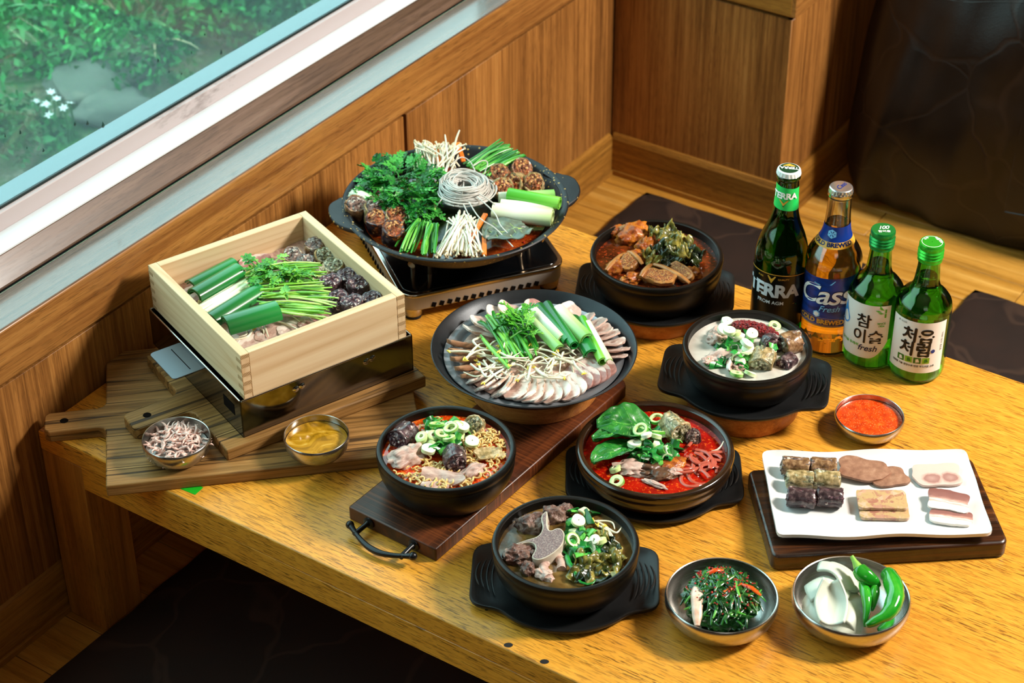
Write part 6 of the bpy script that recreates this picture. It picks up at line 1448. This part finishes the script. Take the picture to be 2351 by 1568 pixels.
# --- boiled pork dish
c3 = crop(980, 650, 4.612); ZD = H+.0495+.0165
DSC = Vector((P_DISH[0], P_DISH[1], ZD))
single('pork_bed', MB().grid(lambda a, b: (.096*b*math.cos(2*PI*a), .096*b*math.sin(2*PI*a), .012*(1-b**3) + .003*mnoise.noise(Vector((9*b*math.cos(6.28*a), 9*b*math.sin(6.28*a), 1)))), 60, 18, wrapu=True).mesh('pork_bed', M_PORK, ang=70), 'mound of boiled pork under the fanned slices', 'meat', None, DSC + Vector((0, 0, .001)), kind='stuff')
SL = [slab_mesh('pork_slice', .054, .033, .0036, M_SL1, 5, 8, .16, 1, 2.4, wav=.003), slab_mesh('pork_slice', .050, .036, .0036, M_SL1, 5, 8, .2, 2, 2.2, wav=.003), slab_mesh('pork_slice', .046, .033, .0036, M_SL2, 5, 6, .14, 3, 2.2, wav=.002), slab_mesh('pork_slice', .056, .012, .0075, M_SKIN, 6, 4, .08, 4, 2.6), slab_mesh('pork_slice', .050, .027, .0040, M_SL1, 6, 8, .16, 5, 2.4, wav=.003)]
def fan(x, y, cxp, cyp, k, tilt, lab, grp, z=.012, spin=0.0):
    """slice pointing from the dish's middle outwards, leaning on its neighbour"""
    p = at(*c3(x+U(-12, 12), y+U(-10, 10)), ZD+z); p = Vector((P_DISH[0] + (p.x-P_DISH[0])*.93, P_DISH[1] + (p.y-P_DISH[1])*.93, p.z)); spin += U(-.12, .12); tilt *= U(.8, 1.2); a = hd(c3, cxp, cyp, x-cxp, y-cyp, ZD)
    e = single('pork_slice', SL[k], lab, 'meat', grp, p); e.rotation_euler = (Rz(a+spin) @ Rx(tilt)).to_euler(); return e
G = 'fanned pork slices on the black dish'
LB = 'fanned boiled pork slice at the front of the black dish'
cx_, cy_ = 1130, 720
names = {}
for i, (x, y, k, tl) in enumerate(((390, 655, 3, .5), (410, 735, 3, .5), (430, 810, 3, .5), (470, 885, 3, .5), (520, 955, 3, .5))):
    fan(x, y, cx_+60, cy_-30+i*10, k, tl, 'brown skinned pork strip at the left of the black dish', 'brown pork strips on the black dish', .010)
for i, (x, y, k, tl) in enumerate(((560, 1030, 4, .7), (630, 1085, 4, .7), (740, 1080, 4, .75), (800, 1130, 4, .7), (850, 1130, 4, .7), (950, 1150, 0, .36), (1030, 1165, 1, .36), (1110, 1170, 0, .36), (1200, 1165, 1, .36), (1290, 1165, 0, .36), (1380, 1155, 1, .36), (1470, 1135, 0, .36), (1545, 1110, 1, .36))):
    fan(x, y, cx_+.0*(x-cx_), cy_, k, tl, LB, G, .010)
for i, (x, y, k, tl) in enumerate(((1640, 1040, 2, .55), (1700, 1010, 2, .55), (1760, 985, 2, .55), (1820, 955, 2, .5), (1870, 920, 2, .5), (1690, 930, 2, .5), (1780, 890, 2, .45))):
    fan(x, y, cx_, cy_, k, tl, 'reddish marbled pork slice at the right front of the black dish', 'reddish pork slices on the black dish', .010)
for i, (x, y, k, tl) in enumerate(((1960, 780, 0, .5), (1990, 720, 0, .5), (1960, 640, 1, .5), (1910, 575, 0, .5), (1850, 520, 1, .5), (1780, 460, 0, .5), (1680, 400, 4, .5))):
    fan(x, y, cx_+200, cy_, k, -tl, 'pale pork slice along the right rim of the black dish', 'pale pork slices on the black dish', .010)
for i, (x, y, k, tl, lab) in enumerate(((540, 520, 1, .4, 'grey pork slice at the left back of the black dish'), (610, 440, 0, .4, 'fatty pork slice at the left back, beside the grey one'), (760, 350, 0, .3, 'pink pork slice at the back of the black dish'), (880, 310, 1, .3, 'pork slice hidden behind the chive stalks'), (1120, 280, 2, .3, 'reddish pork slice at the back rim of the black dish'), (1500, 330, 0, .3, 'pork slice behind the leek at the back right of the black dish'))):
    fan(x, y, cx_, cy_, k, tl, lab, 'pork slices at the back of the black dish', .010)
# sprouts
for i in range(52):
    x, y = U(560, 1650), 810 + U(-120, 130); a = U(-.6, .6) + (0 if random.random() < .6 else U(0, 3)); l = U(180, 420); cv = U(-110, 110)
    pts = [(x + l*(f-.5)*math.cos(a), y + l*(f-.5)*math.sin(a)*.6 + cv*math.sin(PI*f)) for f in (0, .33, .66, 1)]
    sprout(c3, pts, ZD+.021+U(-.006, .007), 'bean sprout tangled in the middle of the black dish', 'bean sprouts on the black dish', random.random() < .5, .0014, [U(-.003, .004) for _ in pts])
for pts in (((235, 725), (430, 725), (620, 760), (740, 780)), ((570, 580), (490, 610), (560, 680), (700, 700)), ((410, 820), (480, 720), (560, 650), (640, 640)), ((1600, 560), (1590, 660), (1500, 740), (1300, 770)), ((1740, 660), (1680, 760), (1560, 820), (1300, 870)), ((960, 1030), (1010, 980), (1120, 950), (1220, 880)), ((600, 1060), (700, 980), (830, 900), (930, 860)), ((1450, 1010), (1300, 1000), (1120, 990), (1070, 920)), ((1660, 960), (1580, 880), (1540, 800), (1510, 760))):
    sprout(c3, pts, ZD+.018, 'long bean sprout trailing over the pork on the black dish', 'long bean sprouts on the black dish', True, .0016, (.002, .005, .005, .004))
# leek and chives
G = 'leek pieces on the black dish'
zz = ZD+.030
leek(c3, 1010, 280, 1400, 700, zz, .0075, L_MID, 'pale leek half nearest the chives on the black dish', G, True, .2)
leek(c3, 1130, 290, 1440, 590, zz+.004, .0075, L_WHITE, 'white leek half on the black dish', G, True, -.2)
leek(c3, 1180, 250, 1500, 620, zz+.004, .0080, L_DARK, 'wide dark green leek leaf on the black dish', G, True, .0)
leek(c3, 1270, 225, 1560, 660, zz+.006, .0062, L_DARK, 'slim dark green leek tube on the black dish', G)
leek(c3, 1380, 290, 1690, 600, zz+.003, .0105, L_MID, 'broad pale green leek half on the black dish', G, True, .3)
leek(c3, 1640, 380, 1860, 830, zz-.004, .0060, L_GREEN, 'bright green leek stick on the right of the black dish', G)
leek(c3, 1540, 390, 1740, 760, zz-.004, .0100, L_DARK, 'dark green leek roll under the bright stick', G, True, .2)
leek(c3, 1700, 420, 1930, 830, zz-.002, .0050, L_WHITE, 'thin white leek strip at the right end of the leek row', G, True, .0)
it = []
for i in range(30):
    f = U(0, 1); it.append((570+430*f+U(-40, 40), 395-100*f+U(-40, 40), ZD+.018+U(0, .014), 880+330*f+U(-70, 60), 800-90*f+U(-60, 60), ZD+.018+U(0, .012)))
for q in ((570, 550, 940, 820), (590, 590, 870, 900), (760, 820, 900, 480), (570, 400, 740, 560), (640, 340, 790, 530), (700, 300, 830, 500)): it.append((q[0], q[1], ZD+.024, q[2], q[3], ZD+.026))
e = stems('chive_bundle', 'heap of cut green chives and parsley on the black dish', 'chives', None, c3, it, .0021, M_CHIVE, wob=.005)
for i in range(16):
    x, y = random.gauss(1010, 80), random.gauss(440, 70)
    link('leaf', PL[i % 5], e, at(*c3(x, y), ZD+.036+U(-.003, .005)) - e.location, (U(-.6, .6), U(-.6, .3), U(0, 6.3)), U(.8, 1.3))

# --- salted shrimp, mustard sauce, red sauce
soup(P_MUS, H+.0175+.0195, .0380, B_MUST, 'yellow brown mustard sauce in the small steel bowl', 'sauce', .009)
soup(P_RS, H+.0175, .0412, B_CHIL, 'thick red chilli sauce with seeds in the small steel bowl', 'sauce', .009)
soup(P_SHR, H+.0175+.0150, .0380, plain('shrimp_brine', '#8f8680', .08), 'cloudy brine around the salted shrimp', 'brine', .009)
mb = MB(); zs = H+.0175+.0155
for i in range(230):
    a = U(0, 6.3); r = .034*math.sqrt(U(0, 1)); h = .017*max(0, 1-(math.hypot(r*math.cos(a)+.004, r*math.sin(a)-.004)/.030)**2)*U(.5, 1); yaw = U(0, 6.3); cv = U(.5, 2.2)*random.choice((-1, 1)); L = U(.010, .016); q = Vector((r*math.cos(a), r*math.sin(a), h)); path = []; el = U(-.5, .7)
    for k in range(7):
        path.append(q.copy()); yaw += cv/6; q = q + Vector((math.cos(yaw)*math.cos(el), math.sin(yaw)*math.cos(el), math.sin(el)))*L/6
    rr = U(.0011, .0018); mb.tube(path, [rr*.5, rr, rr*1.1, rr, rr*.85, rr*.6, rr*.2], 6)
single('salted_shrimp', mb.mesh('salted_shrimp', M_SHRIMP, ang=70), 'heap of tiny pink salted shrimp in the steel bowl', 'shrimp', None, (P_SHR.x, P_SHR.y, zs), kind='stuff')

# --- seasoned chives in a steel bowl
c10 = crop(1510, 1260, 3.918); zk = H+.014
single('chive_mound', blob_mesh('chive_mound', .040, .036, .026, M_KIM, 4, .15, 2, 5, .12, 8, .1, 16), 'dark mound of seasoned chives inside the steel bowl', 'salad', None, (P_B1.x, P_B1.y, zk+.012), kind='stuff')
e = thing('seasoned_chives', 'glossy dark green seasoned chives piled in the steel bowl', 'salad', (P_B1.x, P_B1.y, zk+.006))
for i in range(170):
    a = U(0, 6.3); r = .040*math.sqrt(U(0, 1)); h = .024*(1-(r/.046)**2)+.008+U(-.002, .004); yaw = U(0, 6.3) if random.random() < .4 else -1.0+U(-.5, .5); L = U(.016, .034); cv = U(-1.4, 1.4); q = Vector((r*math.cos(a), r*math.sin(a), h)) - Vector((math.cos(yaw), math.sin(yaw), 0))*L/2; path = []
    for k in range(6):
        rr = math.hypot(q.x, q.y); path.append(Vector((q.x, q.y, min(q.z, .024*(1-(rr/.050)**2)+.013+.002*math.sin(k+i))))); yaw += cv/6; q = q + Vector((math.cos(yaw), math.sin(yaw), 0))*L/5
    if max(math.hypot(p.x, p.y) for p in path) < .052: link('chive', MB().tube(path, [.0010, .0015, .0016, .0016, .0014, .0008], 6, flat=.6).mesh('chive', M_KIM if i % 9 else M_CHIVE, ang=60), e)
fk = blob_mesh('chilli_flake', .0013, .0010, .0006, M_FLAKE, 2, .3, 2, 2)
for i in range(90):
    a = U(0, 6.3); r = .040*math.sqrt(U(0, 1)); link('chilli_flake', fk, e, (r*math.cos(a), r*math.sin(a), .024*(1-(r/.050)**2)+.0145), (U(-.5, .5), U(-.5, .5), U(0, 6)), U(.6, 1.3))
for x0, y0, x1, y1, lab in ((545, 435, 760, 310, 'orange carrot strip lying across the seasoned chives'), (445, 225, 590, 190, 'orange carrot strip on top of the seasoned chives'), (760, 320, 930, 420, 'orange carrot strip at the right of the seasoned chives')):
    a, b = at(*c10(x0, y0), zk+.034), at(*c10(x1, y1), zk+.034); m_ = (a+b)/2 + Vector((0, 0, .003))
    single('carrot_strip', MB().tube([Vector(), (a+m_)/2-a, m_-a, (b+m_)/2-a, b-a], [.0022, .0030, .0030, .0026, .0014], 8, flat=.5).mesh('carrot_strip', M_KCARROT, ang=60), lab, 'carrot', 'carrot in the seasoned chives', a)
a = at(*c10(350, 350), zk+.030); b = at(*c10(355, 690), zk+.020)
single('squid_piece', MB().tube([Vector((0, 0, 0)), (b-a)*.2 + Vector((0, 0, .003)), (b-a)*.5 + Vector((0, 0, .004)), (b-a)*.8 + Vector((0, 0, .002)), b-a], [.0045, .0072, .0066, .0055, .0030], 12, flat=.55).mesh('squid_piece', M_SQUID, ang=60), 'pale squid piece with chilli at the left of the seasoned chives', 'squid', None, a)

# --- onion and green chillies
zk = H+.006
def onion(x, y, z, w, l, cup, rot, lab, seed):
    nu, nv = 21, 21
    def f(a, b):
        u, v = 2*a-1, 2*b-1; tap = 1-.55*max(0, v)**1.6-.30*max(0, -v)**2
        return (u*w/2*tap, v*l/2, -cup*(1-u*u*1.0) - cup*.6*(1-v*v) + cup)
    me = MB().grid(f, nu, nv).mesh('onion_piece', M_ONION, ang=80)
    o = thick(single('onion_piece', me, lab, 'onion', 'onion pieces in the steel bowl', at(*c10(x, y), zk+z), rot), .0028); return o
Az = hd(c10, 1560, 500, 0, -100, H) - PI/2
onion(1530, 330, .030, .050, .046, -.012, (-.3, 0, Az), 'large rounded onion piece at the back of the bowl', 1)
onion(1640, 220, .034, .050, .034, -.010, (-.55, .2, Az-.7), 'onion piece leaning on the back rim', 2)
onion(1700, 240, .030, .046, .028, -.008, (-.5, .3, Az-.8), 'thin onion piece behind the large one, next to the chillies', 3)
onion(1430, 560, .018, .034, .040, -.008, (-.1, -.2, Az+.4), 'onion piece at the left of the bowl', 4)
onion(1740, 560, .020, .040, .044, -.009, (-.1, .3, Az-.3), 'onion piece under the chillies', 5)
onion(1700, 680, .014, .036, .030, -.007, (.1, .2, Az-.5), 'onion piece at the front of the bowl', 6)
onion(1560, 490, .036, .036, .054, .009, (.35, 0, Az+.05), 'cupped onion piece on top, hollow side up', 7)
single('onion_bed', blob_mesh('onion_bed', .036, .036, .014, M_ONION, 8, .1, 2, 4, .03), 'onion pieces buried at the bottom of the bowl', 'onion', None, (P_B2.x-.014, P_B2.y-.010, zk+.012), kind='stuff')
def chilli(pts, rr, lab, stem=None):
    P = [at(*c10(x, y), zk+z) for x, y, z in pts]; c = P[0].copy(); path = []
    for i in range(len(P)-1):
        p0, p1, p2, p3 = P[max(i-1, 0)], P[i], P[i+1], P[min(i+2, len(P)-1)]
        for k in range(6):
            t = k/6; path.append(.5*((2*p1) + (p2-p0)*t + (2*p0-5*p1+4*p2-p3)*t*t + (3*p1-p0-3*p2+p3)*t**3)-c)
    path.append(P[-1]-c); n = len(path)
    e = thing('green_chilli', lab, 'chilli', c, 0, 'green chillies in the steel bowl')
    rad = [rr*max(.12, (math.sin(PI*min(1, .16+.80*(k/(n-1))**.9))**.55)*(1-.30*(k/(n-1)))) for k in range(n)]
    me = MB().tube(path, rad, 16).mesh('pod', M_CHILI, ang=70); rough_mesh(me, rr*.12, 90, rr*999); link('pod', me, e)
    if stem:
        S = [at(*c10(x, y), zk+z)-c for x, y, z in stem]; link('stalk', MB().tube(S, [.0022, .0030, .0055][:len(S)] if len(S) == 3 else .003, 8).mesh('stalk', M_CHSTEM, ang=60), e)
chilli(((1800, 170, .052), (1850, 230, .048), (1930, 280, .044), (2000, 330, .038)), .0105, 'green chilli with its stalk over the back rim', ((1745, 65, .060), (1770, 110, .057), (1800, 165, .053)))
chilli(((1840, 280, .036), (1870, 400, .036), (1880, 520, .032), (1870, 700, .020)), .0068, 'slim green chilli beside the onions')
chilli(((1945, 275, .036), (1950, 380, .036), (1945, 470, .032), (1925, 560, .026)), .0065, 'short green chilli between the slim one and the big one')
chilli(((2070, 220, .042), (2125, 340, .046), (2130, 470, .046), (2050, 600, .042), (1870, 690, .036)), .0118, 'big glossy curved green chilli at the front right')
chilli(((2090, 600, .018), (2060, 690, .014), (1980, 730, .012)), .0070, 'green chilli lying underneath the big one')

# --- plate of sliced sausage, liver and pork
c11 = crop(1700, 1010, 3.732); zp = H+.0305+.0003
G = 'sausages on the white plate'
for i, (x0, y0, x1, y1, r, case, fill, lab) in enumerate(((355, 215, 585, 235, .0112, K_BROWN, F_MIX, 'brown sausage piece in the back left of the plate'), (600, 225, 815, 235, .0112, K_BROWN, F_MIX, 'brown sausage piece in the back row, beside the liver'), (395, 335, 620, 345, .0112, K_PALE, F_PALE, 'yellow sausage piece in the left of the middle row'), (630, 335, 850, 350, .0112, K_PALE, F_PALE, 'yellow sausage piece in the middle row, nearer the liver'), (405, 480, 640, 510, .0118, K_DARK, F_DARK, 'dark sausage piece at the front left of the plate'), (660, 480, 870, 500, .0118, K_DARK, F_DARK, 'dark sausage piece in the front row, nearer the pressed pork'))):
    p0, p1 = at(*c11(x0, y0), zp+r), at(*c11(x1, y1), zp+r); d = p1-p0
    sausage((p0+p1)/2, d.normalized(), r, d.length, case, fill, lab, G, i)
o = single('liver_slice', slab_mesh('liver_slice', .058, .042, .0045, M_LIVER, 0, 0, .3, 3, 3.2), 'liver slice in front, overlapping the other', 'liver', 'liver slices on the white plate', at(*c11(1050, 255), zp+.006), (0, .05, hd(c11, 1050, 255, 100, 12, zp)))
o = single('liver_slice', slab_mesh('liver_slice', .046, .036, .0045, M_LIVER, 0, 0, .28, 8, 3.2), 'smaller liver slice partly under the other', 'liver', 'liver slices on the white plate', at(*c11(1275, 315), zp+.0025), (0, 0, hd(c11, 1275, 315, 100, 5, zp)))
t = NT('pressed_pork'); v = t.co(1.0); vd = t.voro(v, 95, 'Color'); de = t.voro(v, 95, 'Distance', 'F1')
M_HEAD = t.pbr(t.mix(t.ramp(t.noise(v, 110, 3, .6, 1.0), [(.45, 0.0), (.55, 1.0)]), t.ramp(t.sep(vd, 0), [(.2, '#a06c58'), (.5, '#b88a72'), (.8, '#cca88c')]), '#b89a6c'), .28, .5, coat=.4)
G = 'pressed pork slices on the white plate'
for x, y, z, lab in ((1210, 515, .0085, 'pressed pork jelly slice on top'), (1225, 600, .003, 'pressed pork jelly slice underneath, showing at the front')):
    p = at(*c11(x, y), zp+z); o = single('pressed_pork', slab_mesh('pressed_pork', .058, .034, .0058, M_HEAD, 0, 0, .03, 2, 9), lab, 'meat', G, p, (0, 0, hd(c11, x, y, 100, 2, zp)))
t = NT('cut_pork_face'); g_ = t.gen(); y_ = t.sep(g_, 1); x_ = t.sep(g_, 0); n_ = t.noise(t.co(1.0), 90, 4, .6, .8)
dx = t.math('MULTIPLY', t.math('ABSOLUTE', t.math('SUBTRACT', t.math('ABSOLUTE', t.math('SUBTRACT', x_, .55)), .18)), 3.2); dy = t.math('MULTIPLY', t.math('SUBTRACT', y_, .30), 2.6)
rr_ = t.math('ADD', t.math('POWER', t.math('ADD', t.math('MULTIPLY', dx, dx), t.math('MULTIPLY', dy, dy)), .5), t.math('MULTIPLY', t.math('SUBTRACT', n_, .5), .35))
M_FACE = t.pbr(t.ramp(rr_, [(.0, '#b08c82'), (.45, '#9a7068'), (.56, '#c09a8e'), (.75, '#d4b4a8')]), .4, .5, coat=.15)
G = 'pork slices on the white plate'
single('pork_slice', slab_mesh('pork_slice', .056, .040, .0048, M_FACE, 0, 0, .22, 5, 5), 'squarish pork slice with two dark ovals at the back right', 'meat', G, at(*c11(1690, 300), zp+.003), (0, 0, hd(c11, 1690, 300, 100, -5, zp)))
t = NT('belly_slice'); g_ = t.gen(); y_ = t.sep(g_, 1); n_ = t.noise(t.co((1, 4, 1)), 60, 3)
M_BELLY = t.pbr(t.ramp(t.math('ADD', y_, t.math('MULTIPLY', t.math('SUBTRACT', n_, .5), .25)), [(.0, '#ece2d8'), (.28, '#efe6dc'), (.34, '#c49c8c'), (.40, '#ead8cc'), (.50, '#b88a7c'), (.62, '#8f6058'), (1., '#7a4c46')]), .4, .5, coat=.2)
single('pork_slice', slab_mesh('pork_slice', .047, .031, .0050, M_BELLY, 0, 0, .14, 6, 6), 'striped pork belly slice leaning on another', 'meat', G, at(*c11(1780, 525), zp+.008), (.15, 0, hd(c11, 1780, 525, 100, 18, zp)))
single('pork_slice', slab_mesh('pork_slice', .047, .025, .0050, M_BELLY, 0, 0, .14, 7, 6), 'striped pork belly slice at the front, half covered', 'meat', G, at(*c11(1805, 665), zp+.003), (0, 0, hd(c11, 1805, 665, 100, 12, zp)))
